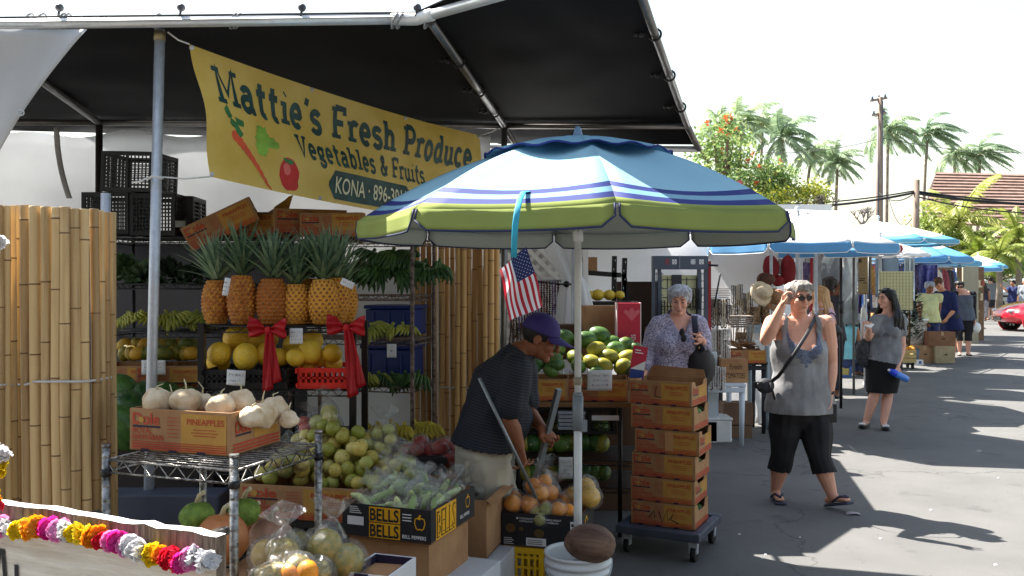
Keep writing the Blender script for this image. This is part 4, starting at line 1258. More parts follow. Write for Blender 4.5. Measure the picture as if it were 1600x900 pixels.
# ------------------------------------------------------------ bags
m_film = film_mat('clear bag film', body=.035)
m_filmw = film_mat('milky bag film', body=.06)
def bag(name, label, c, r, fruits, m_fruit, fr, film=None, seed=1, knot=True, cat='bag of fruit', group=None, shape=(1, 1, .8), fname='fruit', pos=None):
 """a clear bag drawn round its fruit; the fruit are parts"""
 rr = random.Random(seed)
 t = thing(name, label, cat, c, rr.uniform(0, 6) if pos is None else 0, group)
 key = fname + m_fruit.name
 if key not in _fm:
  q = MB(); q.ball((0, 0, 0), (.5, .42, 1.75) if fname == 'vegetable' else 1.0, 14, 10, f=lambda d: 1 + .06 * noise.noise(d * 1.8))
  _fm[key] = q.mesh(fname, m_fruit)
 pts = []
 tries = 0
 if pos:
  pts = [Vector(p) for p in pos]
 while len(pts) < fruits and tries < 900:
  tries += 1
  d = Vector((rr.uniform(-1, 1), rr.uniform(-1, 1), rr.uniform(-1, 1)))
  if d.length > 1: continue
  p = Vector((d.x * (r * shape[0] - fr * .7), d.y * (r * shape[1] - fr * .7), d.z * (r * shape[2] - fr * .7)))
  if all((p - x).length > fr * 1.45 for x in pts): pts.append(p)
 for p in pts:
  o = put(fname, _fm[key], t, p); s_ = fr * rr.uniform(.9, 1.1); o.scale = (s_, s_, s_ * rr.uniform(.92, 1.05)); o.rotation_euler = (rr.uniform(0, 3), rr.uniform(0, 3), 0)
 sd = Vector((seed * 1.7, 2, 1))
 def sup(d):
  h = max(d.dot(p) + fr * 1.1 for p in pts)
  return h
 q = MB(); N_, K_ = 34, 24
 top = Vector((0, 0, 1))
 vs = []
 for i in range(K_ + 1):
  th = PI * i / K_
  for j in range(N_):
   a = 2 * PI * j / N_
   d = Vector((math.sin(th) * math.cos(a), math.sin(th) * math.sin(a), math.cos(th)))
   best = fr * .6
   for p in pts:
    b = d.dot(p)
    if b > 0:
     q2 = p.length_squared - b * b
     if q2 < (fr * 1.25) ** 2:
      best = max(best, b + math.sqrt((fr * 1.25) ** 2 - q2))
     else:
      best = max(best, b * .85)
   rad_ = best * (1.02 + .07 * noise.noise(d * 5 + sd))
   if knot and th < .9:
    k = (1 - th / .9)
    rad_ *= (1 + .35 * k * k)
    d = Vector((d.x * (1 - .55 * k * k + .2 * math.sin(9 * a) * k), d.y * (1 - .55 * k * k + .2 * math.sin(9 * a) * k), d.z))
   vs.append(d * rad_)
 fs = [(i * N_ + j, (i + 1) * N_ + j, (i + 1) * N_ + (j + 1) % N_, i * N_ + (j + 1) % N_) for i in range(K_) for j in range(N_)]
 q.add(vs, fs, 0, True)
 if knot:
  zt = max(v.z for v in vs)
  q.sheet(lambda u, v: ((.012 + .05 * v) * math.cos(u * 2 * PI) * (1 + .4 * math.sin(u * 22)), (.012 + .05 * v) * math.sin(u * 2 * PI) * (1 + .4 * math.cos(u * 17)), zt - .01 + .055 * v + .02 * math.sin(u * 15) * v), 26, 4)
 q.build('bag_film', film or m_film, t)
 return t
m_lime = mat('green yellow fruit', rgb(136, 140, 54), 0.42, 0.2, 4, col2=rgb(208, 184, 96), rand=.3)
m_guava = mat('pale guava skin', rgb(166, 168, 84), 0.45, 0.15, 5, col2=rgb(206, 190, 112), rand=.25)
m_tom = mat('tomato skin', rgb(176, 40, 24), 0.3, 0.15, 4, col2=rgb(206, 70, 40), rand=.2)
m_orange = mat('orange peel', rgb(222, 130, 22), 0.4, 0.1, 5, col2=rgb(240, 162, 44), rand=.15, bump=.15, bscale=80)
m_papy = mat('yellow papaya skin', rgb(196, 140, 36), 0.4, 0.2, 3, col2=rgb(228, 180, 60), rand=.2)
m_mangog = mat('green mango skin', rgb(84, 108, 40), 0.4, 0.2, 3, col2=rgb(166, 142, 50), rand=.2)
# ------------------------------------------------------------ guava carton on black crates
q = MB()
for i in range(2):
 M = TR((0, 0, .27 * i))
gcr = thing('produce_crate', 'black crate under the guava carton', 'crate', (-.88, 4.15, 0), R(-12))
for s_, (x, y, a, w_) in enumerate(((0, -.22, 0, .66), (0, .22, 0, .66), (-.33, 0, 90, .43), (.33, 0, 90, .43))):
 q = MB(); grid_panel(q, w_, .54, TR((x, y, 0), R(a)), 10, 9, .02, .01, .03); q.build('side_panel', m_black, gcr)
q = MB(); q.box((0, 0, .536), (.64, .42, .01)); q.build('lid_panel', m_black, gcr)
GM = carton_mesh(.60, .50, .15)
carton(GM, (-.88, 4.16, .545), R(-12), 'wide pineapple carton heaped with green and yellow guavas')
gl = ['green and yellow guava heaped in the wide carton']
pos = []
rr = random.Random(5)
for lay, (n, sx, sy, z) in enumerate(((34, .29, .22, .70), (26, .26, .18, .745), (18, .22, .14, .79), (12, .17, .10, .835), (7, .12, .06, .88), (3, .06, .03, .92))):
 k = 0; tr = 0
 while k < n and tr < 700:
  tr += 1
  x, y = rr.uniform(-sx, sx), rr.uniform(-sy, sy)
  if all((Vector((x, y, z)) - p).length > .053 for p in pos):
   pos.append(Vector((x, y, z + rr.uniform(-.01, .01)))); k += 1
ca_, sa_ = math.cos(R(-12)), math.sin(R(-12))
for p in pos:
 x, y = p.x * 1.08 + .03, p.y
 fruit('guava', Vector((-.88 + x * ca_ - y * sa_, 4.19 + x * sa_ + y * ca_, p.z)), None, 0, .0345 * rr.uniform(.85, 1.1), m_lime if rr.random() < .55 else m_guava, gl[0], 'guava', 'guavas heaped in the wide carton', rr.uniform(.9, 1.1))
for i, (u, v, Y, r, n, lab) in enumerate([(452, 720, 3.98, .085, 8, 'clear bag of yellow limes at the left end of the guava carton'), (512, 655, 4.42, .09, 8, 'clear bag of green guavas at the top left of the heap'),
                                          (598, 690, 4.25, .10, 12, 'clear bag of small yellow guavas at the top of the heap'), (625, 735, 4.05, .095, 11, 'clear bag of pale guavas down the right of the heap')]):
 bag('fruit_bag', lab, P(u, v, Y), r, n, m_guava if i else m_lime, .031 if i != 1 else .04, seed=i + 3, fname='guava')
for i, (u, v, Y, lab) in enumerate([(487, 668, 4.55, 'bag of red tomatoes behind the top of the guava heap'), (588, 724, 4.42, 'bag of pink tomatoes behind the right of the guava heap')]):
 bag('tomato_bag', lab, P(u, v, Y), .085, 6, mat('pale tomato skin', rgb(196, 92, 70), .35, .15, 4, col2=rgb(214, 120, 96), rand=.2), .038, seed=i + 21, fname='tomato')
bag('fruit_bag', 'small bag of green and orange fruit right of the guava heap', P(640, 742, 4.3), .085, 5, m_mangog, .04, seed=33, fname='mango')
q = MB(); q.box((0, 0, .32), (.5, .4, .64)); q.box((0, 0, .66), (.56, .44, .03))
tag(q.build('produce_stand', mat('dark bench'), loc=(-.62, 4.86, 0)), 'dark wooden stand under the tomato bags by the bamboo screen', 'stand')
for i, (u, v, Y, lab) in enumerate([(653, 708, 4.80, 'bag of red tomatoes left of the pair by the bamboo screen'), (692, 712, 4.78, 'bag of red tomatoes right of the pair beside the cap-wearing man')]):
 bag('tomato_bag', lab, P(u, v, Y), .115, 13, m_tom, .042, seed=i + 41, fname='tomato', knot=False)
carton(carton_mesh(.30, .36, .12), P(672, 792, 4.42), R(-10), 'small open carton behind the pepper box', None)
bag('vegetable_bag', 'clear bag of pale vegetables in the small open carton', P(682, 775, 4.42), .08, 5, mat('pale vegetable', rgb(150, 138, 110), .6, .2, 8), .04, seed=51, fname='vegetable', cat='bag of vegetables')
q = MB(); q.box((0, 0, .25), (.42, .36, .5)); tag(q.build('stacking_box', m_card, loc=(-.42, 4.5, 0), bevel=.004), 'plain box under the small open carton', 'box')
q = MB(); q.box((0, 0, .06), (.085, .008, .11)); quad(q, (-.035, -.004, .06), (1, 0, 0), (0, 0, 1), .07, .02, 1, .0015)
o = q.build('blue_card', [mat('blue card', rgb(30, 80, 200), .5, .1, 8), m_paper], loc=P(648, 778, 4.18)); o.rotation_euler = (R(-8), R(-14), R(-10))
tag(o, 'bright blue card stuck in behind the pepper box', 'card')
# ------------------------------------------------------------ pepper box on tall carton
m_bk = mat('black printed card', rgb(30, 30, 34), 0.6, 0.15, 8)
m_bky = mat('bright yellow print', rgb(226, 166, 20), 0.6, 0.06, 8)
m_bkw = mat('white print', (.7, .7, .7), .6, .05, 8)
pa = R(-20)
def open_box(q, w_, d_, h_, th=.006, mi=0, mi_in=1):
 q.box((0, 0, th / 2), (w_, d_, th), mi_in)
 for sx, sy in ((0, -1), (0, 1)): q.box((0, sy * (d_ / 2 - th / 2), h_ / 2), (w_, th, h_), mi)
 for sx in (-1, 1): q.box((sx * (w_ / 2 - th / 2), 0, h_ / 2 + .0005), (th, d_ - 2 * th, h_), mi)
 for sx in (-1, 1): q.box((sx * (w_ / 2 - th * 1.5), 0, h_ / 2), (th * .6, d_ - 2.2 * th, h_ * .98), mi_in)
 q.box((0, (d_ / 2 - th * 1.5), h_ / 2), (w_ - 2.2 * th, th * .6, h_ * .98), mi_in)
def rot_at(loc, rz, x, y, z):
 return Vector((loc[0] + x * math.cos(rz) - y * math.sin(rz), loc[1] + x * math.sin(rz) + y * math.cos(rz), loc[2] + z))
PW, PD, PH = .40, .45, .135
ploc = Vector((-.32, 3.5, .56)); ploc = rot_at(ploc, pa, -PW / 2, PD / 2, 0)
q = MB(); open_box(q, PW, PD, PH)
O = Vector((-PW / 2, -PD / 2, 0)); X = Vector((1, 0, 0)); Z = Vector((0, 0, 1)); L = .0015
for k in (0, 1):
 quad(q, O + X * (.125) + Z * (.006 + .064 * k), X, Z, .14, .06, 2, L)
 put_text(q, 'BELLS', O + X * .13 + Z * (.012 + .064 * k), X, Z, .048, 0, width=.13, offset=.03, lift=L * 2)
quad(q, O + X * .025 + Z * .05, X, Z, .075, .035, 3, L)
for k in range(4): quad(q, O + X * .035 + Z * (.098 + .008 * k), X, Z, .055 - .006 * k, .003, 3, L)
put_text(q, 'BELL PEPPERS', O + X * .275 + Z * .016, X, Z, .014, 3, width=.105, offset=.02, lift=L)
for k in range(3): quad(q, O + X * .275 + Z * (.085 + .012 * k), X, Z, .04, .004, 3, L)
def pepper_outline(C0_, X_, s_):
 pts = [(0, .55), (.25, .75), (.6, .6), (.72, .1), (.5, -.55), (.22, -.75), (0, -.6), (-.22, -.75), (-.5, -.55), (-.72, .1), (-.6, .6), (-.25, .75), (0, .55)]
 Lp, Rp = ribbon([Vector((a * s_, b * s_)) for a, b in pts], s_ * .12)
 for i in range(len(pts) - 1):
  q.add([C0_ + X_ * p.x + Z * p.y + X_.cross(Z) * L for p in (Rp[i], Rp[i + 1], Lp[i + 1], Lp[i])], [(0, 1, 2, 3)], 2)
 q.add([C0_ + X_ * a + Z * b + X_.cross(Z) * L * 1.4 for a, b in ((-.01, s_ * .55), (.0, s_ * .55), (.006, s_ * 1.15), (-.002, s_ * 1.15))], [(0, 1, 2, 3)], 2)
pepper_outline(O + X * .352 + Z * .078, X, .032)
O2 = Vector((PW / 2, -PD / 2, 0)); X2 = Vector((0, 1, 0))
quad(q, O2 + X2 * .045 + Z * .004, X2, Z, .20, .125, 2, L)
put_text(q, 'BELLS', O2 + X2 * .052 + Z * .014, X2, Z, .105, 0, width=.186, offset=.02, lift=L * 2)
put_text(q, 'BELLS', O2 + X2 * .056 + Z * .016, X2, Z, .1, 2, width=.178, offset=-.012, lift=L * 3)
put_text(q, 'BELL PEPPERS', O2 + X2 * .29 + Z * .03, X2, Z, .014, 3, width=.1, offset=.02, lift=L)
pepper_outline(O2 + X2 * .37 + Z * .085, X2, .03)
o = q.build('pepper_box', [m_bk, m_cardin, m_bky, m_bkw], loc=ploc); o.rotation_euler = (0, 0, pa)
tag(o, 'black and yellow BELLS pepper box full of bagged vegetables', 'box')
q = MB(); q.box((0, 0, .28), (.36, .40, .56)); q.box((0, -.2005, .28), (.004, .002, .55), 1)
o = q.build('tall_carton', [m_card, m_cardin], loc=(ploc.x, ploc.y, 0), bevel=.005); o.rotation_euler = (0, 0, pa)
tag(o, 'plain tall brown carton under the pepper box', 'box')
m_chay = mat('pale green vegetable', rgb(136, 166, 72), 0.5, 0.2, 6, col2=rgb(214, 222, 160), rand=.25)
for i, (x, y, r, s_) in enumerate([(-.11, -.12, .085, 1), (.03, -.13, .08, 2), (.12, -.05, .08, 3), (-.1, .03, .09, 4), (.02, .04, .085, 5), (-.02, .15, .08, 6), (.12, .14, .07, 7)]):
 bag('vegetable_bag', ['bag of pale green vegetables at the front left of the pepper box', 'bag of pale green stalks at the front of the pepper box', 'bag of pale green stalks at the front right of the pepper box', 'tall bag of pale vegetables standing at the left of the pepper box',
                          'bag of pale green stalks in the middle of the pepper box', 'bag of green vegetables at the back of the pepper box', 'bag of green vegetables at the back right of the pepper box'][i],
  rot_at(ploc, pa, x, y, .10 + (.05 if i == 3 else .02)), r, 6, m_chay, .034, seed=60 + i, fname='vegetable', cat='bag of vegetables', shape=(1, 1, .65), film=m_filmw)
o = MB(); open_box(o, .36, .40, .27, mi=0, mi_in=1)
o.add([(.18, -.2, .27), (.18, .2, .27), (.215, .2, .255), (.215, -.2, .25)], [(0, 1, 2, 3)], 0)
b_ = o.build('open_carton', [m_card, m_cardin], loc=(-.245, 4.36, .31)); b_.rotation_euler = (0, 0, R(-14))
tag(b_, 'plain open brown carton behind the pepper box', 'box')
bag('vegetable_bag', 'crumpled clear bag in the open brown carton', (-.235, 4.36, .53), .10, 6, mat('grey green vegetable', rgb(120, 120, 104), .6, .2, 8), .045, seed=81, fname='vegetable', cat='bag of vegetables', film=m_filmw)
q = MB(); q.box((0, 0, .15), (.44, .40, .30))
put_text(q, '80', (-.06, -.2, .06), (1, 0, 0), (0, 0, 1), .06, 1, lift=.0015, offset=.02)
for k in range(4): quad(q, (-.075 + .03 * 0, -.2, .05 + .0), (1, 0, 0), (0, 0, 1), .0, .0, 1, .001) if False else None
q.add([(-.075, -.2015, .045), (.04, -.2015, .045), (.04, -.2015, .05), (-.075, -.2015, .05)], [(0, 1, 2, 3)], 1)
q.add([(-.075, -.2015, .135), (.04, -.2015, .135), (.04, -.2015, .14), (-.075, -.2015, .14)], [(0, 1, 2, 3)], 1)
q.add([(.09, -.2015, .0), (.22, -.2015, .0), (.22, -.2015, .16), (.09, -.2015, .22)], [(0, 1, 2, 3)], 2)
b_ = q.build('white_carton', [mat('white carton', (.62, .63, .66), .7, .06, 5), m_ink, m_bky], loc=(-.215, 4.36, 0), bevel=.003); b_.rotation_euler = (0, 0, R(-14))
tag(b_, 'white printed carton under the open brown one', 'box')
q = MB(); open_box(q, .16, .22, .11, mi=0, mi_in=1)
q.box((-.02, -.112, .104), (.05, .006, .014), 1)
q.box((.062, -.112, .05), (.02, .004, .03), 2)
b_ = q.build('white_carton', [mat('white carton'), m_blackpr, mat('violet print', rgb(110, 40, 130), .6, .1, 8)], loc=P(596, 932, 3.05)); b_.rotation_euler = (0, 0, R(-18))
tag(b_, 'white open carton with violet mark at the lower edge of the view', 'box')
bb = P(596, 932, 3.05)
q = MB(); q.box((0, 0, bb.z / 2 - .001), (.3, .3, bb.z - .002)); b_ = q.build('stacking_box', m_card, loc=(bb.x, bb.y, 0), bevel=.004); b_.rotation_euler = (0, 0, R(-18))
tag(b_, 'plain box under the white open carton', 'box')
q = MB(); q.box((0, 0, .02), (.24, .3, .26), 0); q.box((0, -.152, .09), (.2, .003, .03), 1)
b_ = q.build('white_carton', [mat('white carton'), m_redpr], loc=P(722, 905, 3.8) - Vector((0, 0, .1)), bevel=.003); b_.rotation_euler = (0, 0, R(-20))
tag(b_, 'white carton with red and orange print right of the tall brown carton', 'box')
# ------------------------------------------------------------ melon box on yellow crate
ma = R(-15)
mloc = Vector((.335, 4.27, .30)); MW, MD, MH = .40, .34, .165
mloc = rot_at(mloc, ma, -MW / 2 + .0, MD / 2, 0)
q = MB(); open_box(q, MW, MD, MH)
O = Vector((-MW / 2, -MD / 2, 0))
for a, t_ in ((.09, 'TUSCAN-STYLE'), (.215, 'PURPLE HEART')):
 quad(q, O + X * (a - .014) + Z * .136, X, Z, .009, .009, 3, L)
 put_text(q, t_, O + X * a + Z * .136, X, Z, .009, 3, width=.085, offset=.01, lift=L)
 put_text(q, 'CANTALOUPE' if a < .1 else 'WATERMELON', O + X * a + Z * .123, X, Z, .008, 3, width=.07, offset=.01, lift=L)
quad(q, O + X * .125 + Z * .01, X, Z, .10, .038, 3, L)
for k in range(3): quad(q, O + X * .132 + Z * (.018 + .009 * k), X, Z, .075, .003, 0, L * 2)
quad(q, O + X * .345 + Z * .05, X, Z, .04, .09, 3, L)
for k in range(3): quad(q, O + X * .35 + Z * (.06 + .028 * k), X, Z, .03, .014, 0, L * 2)
for k in range(4): quad(q, O + X * .012 + Z * (.012 + .009 * k), X, Z, .05 - .008 * (k % 2), .003, 3, L)
m_ghost = mat('faded melon print', rgb(86, 66, 30), .7, .3, 20)
for cx, cz, r in ((.045, .09, .026), (.10, .088, .012), (.19, .072, .026)):
 poly(q, O + X * cx + Z * cz, X, Z, [(r * math.cos(k * PI / 8), r * .85 * math.sin(k * PI / 8)) for k in range(16)], 4, L)
O2 = Vector((MW / 2, -MD / 2, 0))
poly(q, O2 + X2 * .12 + Z * .1, X2, Z, [((.05 if k % 2 else .035) * math.cos(k * PI / 9), (.05 if k % 2 else .035) * math.sin(k * PI / 9)) for k in range(18)], 2, L)
poly(q, O2 + X2 * .12 + Z * .1, X2, Z, [(.03 * math.cos(k * PI / 8), .03 * math.sin(k * PI / 8)) for k in range(16)], 0, L * 2)
b_ = q.build('melon_box', [m_bk, m_cardin, m_bky, m_bkw, m_ghost], loc=mloc); b_.rotation_euler = (0, 0, ma)
tag(b_, 'black printed melon box filled with bagged oranges behind the bucket', 'box')
yc = thing('yellow_crate', 'yellow plastic crate under the black melon box', 'crate', (mloc.x, mloc.y, 0), ma)
m_yp = mat('yellow plastic', rgb(222, 176, 20), .4, .08, 8)
for (x, y, a, w_) in ((0, -.16, 0, .38), (0, .16, 0, .38), (-.19, 0, 90, .30), (.19, 0, 90, .30)):
 q = MB(); grid_panel(q, w_, .297, TR((x, y, 0), R(a)), 12, 6, .012, .01, .03); q.build('side_panel', m_yp, yc)
for i, (x, y, z, r, n, mm, fr, lab) in enumerate([(-.13, -.06, .185, .10, 8, m_orange, .042, 'bag of bright oranges at the left of the melon box'), (-.03, .03, .225, .11, 9, m_orange, .042, 'bag of oranges heaped at the back of the melon box'),
  (-.03, -.11, .15, .085, 6, m_lime, .036, 'bag of yellow green citrus at the front of the melon box'), (.11, -.07, .17, .085, 5, m_orange, .042, 'bag of oranges behind the umbrella pole'), (.02, .10, .17, .09, 6, m_orange, .037, 'bag of oranges at the far side of the melon box')]):
 bag('orange_bag', lab, rot_at(mloc, ma, x, y, z), r, n, mm, fr, seed=90 + i, fname='orange', knot=(i in (1, 4)), shape=(1, 1, .75))
bag('papaya_bag', 'bag of yellow papayas at the right end of the melon box', rot_at(mloc, ma, .15, .08, .215), .10, 3, m_papy, .052, seed=97, fname='papaya', knot=False)
q = MB(); q.box((0, 0, .30), (.62, .44, .60)); b_ = q.build('stacking_box', m_card, loc=(-.70, 2.98, 0), bevel=.004); b_.rotation_euler = (0, 0, R(-12))
tag(b_, 'plain box under the big clear bags at the lower edge', 'box')
bag('fruit_bag', 'big knotted clear bag of ripe fruit at the lower edge left of the white carton', P(445, 888, 2.92), .18, 11, mat('mixed ripe fruit', rgb(120, 110, 40), .45, .2, 3, col2=rgb(190, 158, 70), rand=.3), .05, seed=111, fname='mango', film=m_filmw, shape=(1.1, .8, .55))
bag('fruit_bag', 'clear bag of green and yellow mangoes at the lower edge', P(522, 868, 3.02), .135, 7, m_mangog, .06, seed=112, fname='mango', shape=(.9, .8, .9))
for i, (u, v) in enumerate(((480, 893), (455, 897))):
 fruit('orange', u, v, 2.78, .036, m_orange, 'orange lying at the lower edge before the big clear bags', 'orange', 'oranges at the lower edge')
# ------------------------------------------------------------ bucket, coconut
bk = thing('bucket', 'white plastic bucket holding the umbrella pole', 'bucket', (.297, 4.0, 0))
m_bucket = mat('white bucket plastic', (.66, .69, .70), .4, .08, 4)
q = MB(); q.lathe([(.0, 0), (.125, 0), (.128, .01), (.142, .30), (.150, .30), (.150, .318), (.144, .32), (.144, .335), (.152, .336), (.152, .352), (.146, .354), (.146, .372), (.153, .374), (.153, .386), (.140, .386), (.138, .37), (.126, .02), (0, .02)], 36)
q.build('bucket_body', m_bucket, bk)
q = MB(); q.lathe([(0, .30), (.136, .30)], 24, 0); q.build('sand_fill', mat('sand', rgb(170, 150, 120), .9, .2, 60), bk)
q = MB(); q.tube([(.153 * math.cos(a), .153 * math.sin(a) , .35 - .10 * abs(math.sin(a))) for a in [PI * 1.0 + PI * k / 14 for k in range(15)]], .003, 6); q.build('bail', m_steel, bk)
m_coco = mat('coconut husk', rgb(82, 60, 50), 0.8, 0.25, 6, col2=rgb(136, 108, 92), stretch=(.6, 3, 3), bump=.6, bscale=20)
q = MB()
q.ball((0, 0, 0), (.118, .086, .080), 28, 18, f=lambda d: 1 + .05 * noise.noise(d * 2.2 + Vector((4, 2, 1))) - .10 * max(0, d.x) ** 3 + .04 * math.cos(3 * math.atan2(d.z, d.y)))
o = q.build('coconut', m_coco, loc=P(924, 848, 3.89)); o.rotation_euler = (R(20), R(6), R(-8))
tag(o, 'brown husked coconut resting on the bucket rim', 'coconut')
# ------------------------------------------------------------ blue beach umbrella
UC = Vector((.297, 4.0, 0))
m_ublue = mat('sky blue cloth', rgb(156, 200, 220), 0.9, 0.05, 2.5, translucent=.2, spec=.1, bump=.15, bscale=300)
m_unavy = mat('navy stripe cloth', rgb(38, 52, 128), 0.75, 0.05, 6, translucent=.2)
m_ulight = mat('pale stripe cloth', rgb(140, 188, 212), 0.75, 0.04, 6, translucent=.3)
m_ugreen = mat('lime green cloth', rgb(150, 162, 92), 0.9, 0.06, 5, translucent=.2, spec=.1)
m_seam = mat('navy binding', rgb(38, 46, 84), .7, .1, 10)
UMATS = [mat('grey coated underside', rgb(168, 176, 168), .7, .04, 4)] * 4 + [m_seam] + [m_ublue, m_unavy, m_ulight, m_ugreen, m_seam]
def umb_canopy(Rm, zr, za, nseg=8, a0=0.0, bands=None, droop=.075, vmi=3, ring=18, sub=8, curve=.45, val=True, lip=.5):
 """panelled canopy with flaps, built round the pole; bands: list of (t0, material)"""
 q = MB()
 def prof(t):
  return za - (za - zr) * (t * (1 - curve) + curve * t * t)
 def pt(seg, s_, t):
  A0 = a0 + 2 * PI * seg / nseg; A1 = a0 + 2 * PI * (seg + 1) / nseg
  p0 = Vector((math.sin(A0), -math.cos(A0), 0)); p1 = Vector((math.sin(A1), -math.cos(A1), 0))
  d = p0 * (1 - s_) + p1 * s_
  sagv = -.035 * Rm * math.sin(PI * s_) * math.sin(PI * min(1, t * .9))
  return Vector((d.x * Rm * t, d.y * Rm * t, prof(t) + sagv))
 for seg in range(nseg):
  f0 = len(q.f)
  q.sheet(lambda u, v: pt(seg, u, .035 + .965 * v), sub, ring, 0)
  for i in range(ring):
   tm = .035 + .965 * (i + .5) / ring
   mi = bands[0][1]
   for tb_, mm in bands:
    if tm >= tb_: mi = mm
   for j in range(sub): q.m[f0 + i * sub + j] = mi
  if val:
   def flap_(u, v):
    s_ = .012 + .976 * u
    p = pt(seg, s_, 1.0)
    out = Vector((p.x, p.y, 0)).normalized()
    edge = min(u, 1 - u)
    dz = droop * (1 if edge > .06 else .55 + .45 * edge / .06)
    return p + out * (.004 + .016 * lip * v + .004 * math.sin(u * 14 + seg) * v) + Vector((0, 0, -dz * v))
   q.sheet(flap_, 16, 4, vmi)
   q.tube([flap_(u, 1.0) for u in [k / 16 for k in range(17)]], .0035, 5, 4)
   q.tube([flap_(0, v) for v in (0, .5, 1)], .003, 5, 4); q.tube([flap_(1, v) for v in (0, .5, 1)], .003, 5, 4)
 return q, pt
def rib_set(parent, pt, nseg, Rm, zr, m_):
 for seg in range(nseg):
  q = MB(); q.tube([pt(seg, 0, t) - Vector((0, 0, .01)) for t in (.03, .25, .5, .75, 1.0)], .004, 6)
  rb = q.build('rib', m_, parent)
  q = MB(); a = pt(seg, 0, .55) - Vector((0, 0, .014)); q.tube([(0, 0, zr - .05), a], .0035, 6); q.build('strut', m_, rb)
umb = thing('beach_umbrella', 'sky blue and lime green beach umbrella standing in the white bucket', 'umbrella', UC)
bands = [(0, 0), (.845, 1), (.882, 2), (.925, 1), (.972, 3)]
q, upt = umb_canopy(.985, 1.868, 2.235, 8, R(3.5), bands, .078, 3, 26, 8, .8)
uc_ = q.build('canopy', UMATS, umb, solid=.0015); uc_.modifiers['solid'].material_offset = 5; uc_.modifiers['solid'].use_flip_normals = False
q = MB()
def cap(u, v):
 a = 2 * PI * u; r = .02 + .40 * v
 k = ((u * 8 - 3.5 / 45) % 1)
 return Vector((r * math.sin(a) , -r * math.cos(a), 2.254 - .085 * r - .30 * r * r + .007 * v * v * math.sin(a * 16)))
q.sheet(cap, 96, 5, 0); q.tube([cap(k / 96, 1.0) for k in range(97)], .004, 5, 1)
q.build('vent_cap', [m_ulight, m_unavy], umb, solid=.0015)
q = MB(); q.lathe([(.030, 2.235), (.030, 2.25), (.022, 2.262), (.016, 2.285), (.010, 2.298), (.001, 2.302)], 18); q.build('finial', mat('blue grey plastic', rgb(110, 140, 170), .4, .1, 8), umb)
m_pole = mat('white enamel pole', rgb(206, 208, 206), .4, .1, 10, bump=.05)
q = MB(); q.tube([(0, 0, .05), (0, 0, 1.08)], .0185, 16); q.tube([(0, 0, 1.0), (0, 0, 2.22)], .0155, 16); q.build('pole', m_pole, umb)
q = MB(); q.tube([(0, 0, .93), (0, 0, 1.085)], .0245, 16); q.tube([(0, 0, 1.08), (0, 0, 1.10)], .021, 16); q.box((.026, -.006, .95), (.03, .02, .05)); q.build('pole_clamp', mat('grey clamp', rgb(120, 128, 134), .45, .1, 10), umb)
q = MB(); q.tube([(0, 0, 1.78), (0, 0, 1.84)], .024, 14); q.build('runner', m_pole, umb)
q = MB(); q.tube([(0, 0, 1.135), (0, 0, 1.17)], .0195, 14, 0); q.build('tape_band', mat('dirty tape', rgb(150, 140, 120), .7, .3, 20), umb)
rib_set(umb, upt, 8, .985, 1.868, m_steel)
m_cyan = mat('turquoise strap', rgb(46, 160, 190), .6, .1, 20)
fl = thing('small_flag', 'small stars and stripes flag hanging from a turquoise strap over the umbrella rim', 'flag', P(805, 330, 3.12))
F0 = fl.location.copy()
q = MB()
sp = [P(828, 299, 3.26), P(818, 300, 3.20), P(812, 312, 3.10), P(808, 330, 3.045), P(805, 352, 3.03), P(804, 375, 3.04), P(803, 402, 3.07)]
q.tube([p - F0 for p in sp], .0105, 8, 0, True, (1, 0, 0), True, .0015)
q.build('strap', m_cyan, fl)
m_fr, m_fw, m_fb = mat('flag red', rgb(178, 34, 52), .7, .05, 8, translucent=.3), mat('flag white', (.74, .74, .76), .7, .05, 8, translucent=.3), mat('flag blue', rgb(36, 42, 92), .7, .05, 8, translucent=.3)
Ha, Hb, Fa, Fb = P(780, 422, 3.06), P(822, 386, 3.12), P(795, 501, 3.03), P(850, 479, 3.10)
def fpt(s_, t, lift=0):
 """s_: across the stripes 0..1 from left, t: along the stripes from the hoist"""
 p = bil(Ha, Hb, Fb, Fa, s_, t)
 n = Vector((.25, -.97, .0))
 return p + n * (.013 * math.sin(s_ * 7 + t * 3) + .008 * math.sin(t * 8 - s_ * 3) + lift) - F0
q = MB()
for k in range(13):
 for i in range(14):
  t0, t1 = i / 14, (i + 1) / 14
  canton = k >= 6 and t1 <= 6 / 14 + 1e-6
  q.add([fpt(k / 13, t0), fpt((k + 1) / 13, t0), fpt((k + 1) / 13, t1), fpt(k / 13, t1)], [(0, 1, 2, 3)], 2 if canton else (0 if k % 2 == 0 else 1), True)
for r_ in range(9):
 for c_ in range(6 if r_ % 2 == 0 else 5):
  s_ = 6 / 13 + (7 / 13) * ((r_ + 1) / 10); t = (6 / 14) * ((2 * c_ + (1 if r_ % 2 == 0 else 2)) / 12)
  st = []
  for k in range(10):
   rr_ = .017 if k % 2 == 0 else .007
   st.append(fpt(s_ + rr_ * math.sin(k * PI / 5), t + rr_ * .62 * math.cos(k * PI / 5), .0012))
  q.add(st, [tuple(range(10))], 1); q.add([fpt(s_ + .0 + (.017 if k % 2 == 0 else .007) * math.sin(k * PI / 5), t + (.017 if k % 2 == 0 else .007) * .62 * math.cos(k * PI / 5), -.0012) for k in range(10)], [tuple(range(9, -1, -1))], 1)
q.build('flag_cloth', [m_fr, m_fw, m_fb], fl)
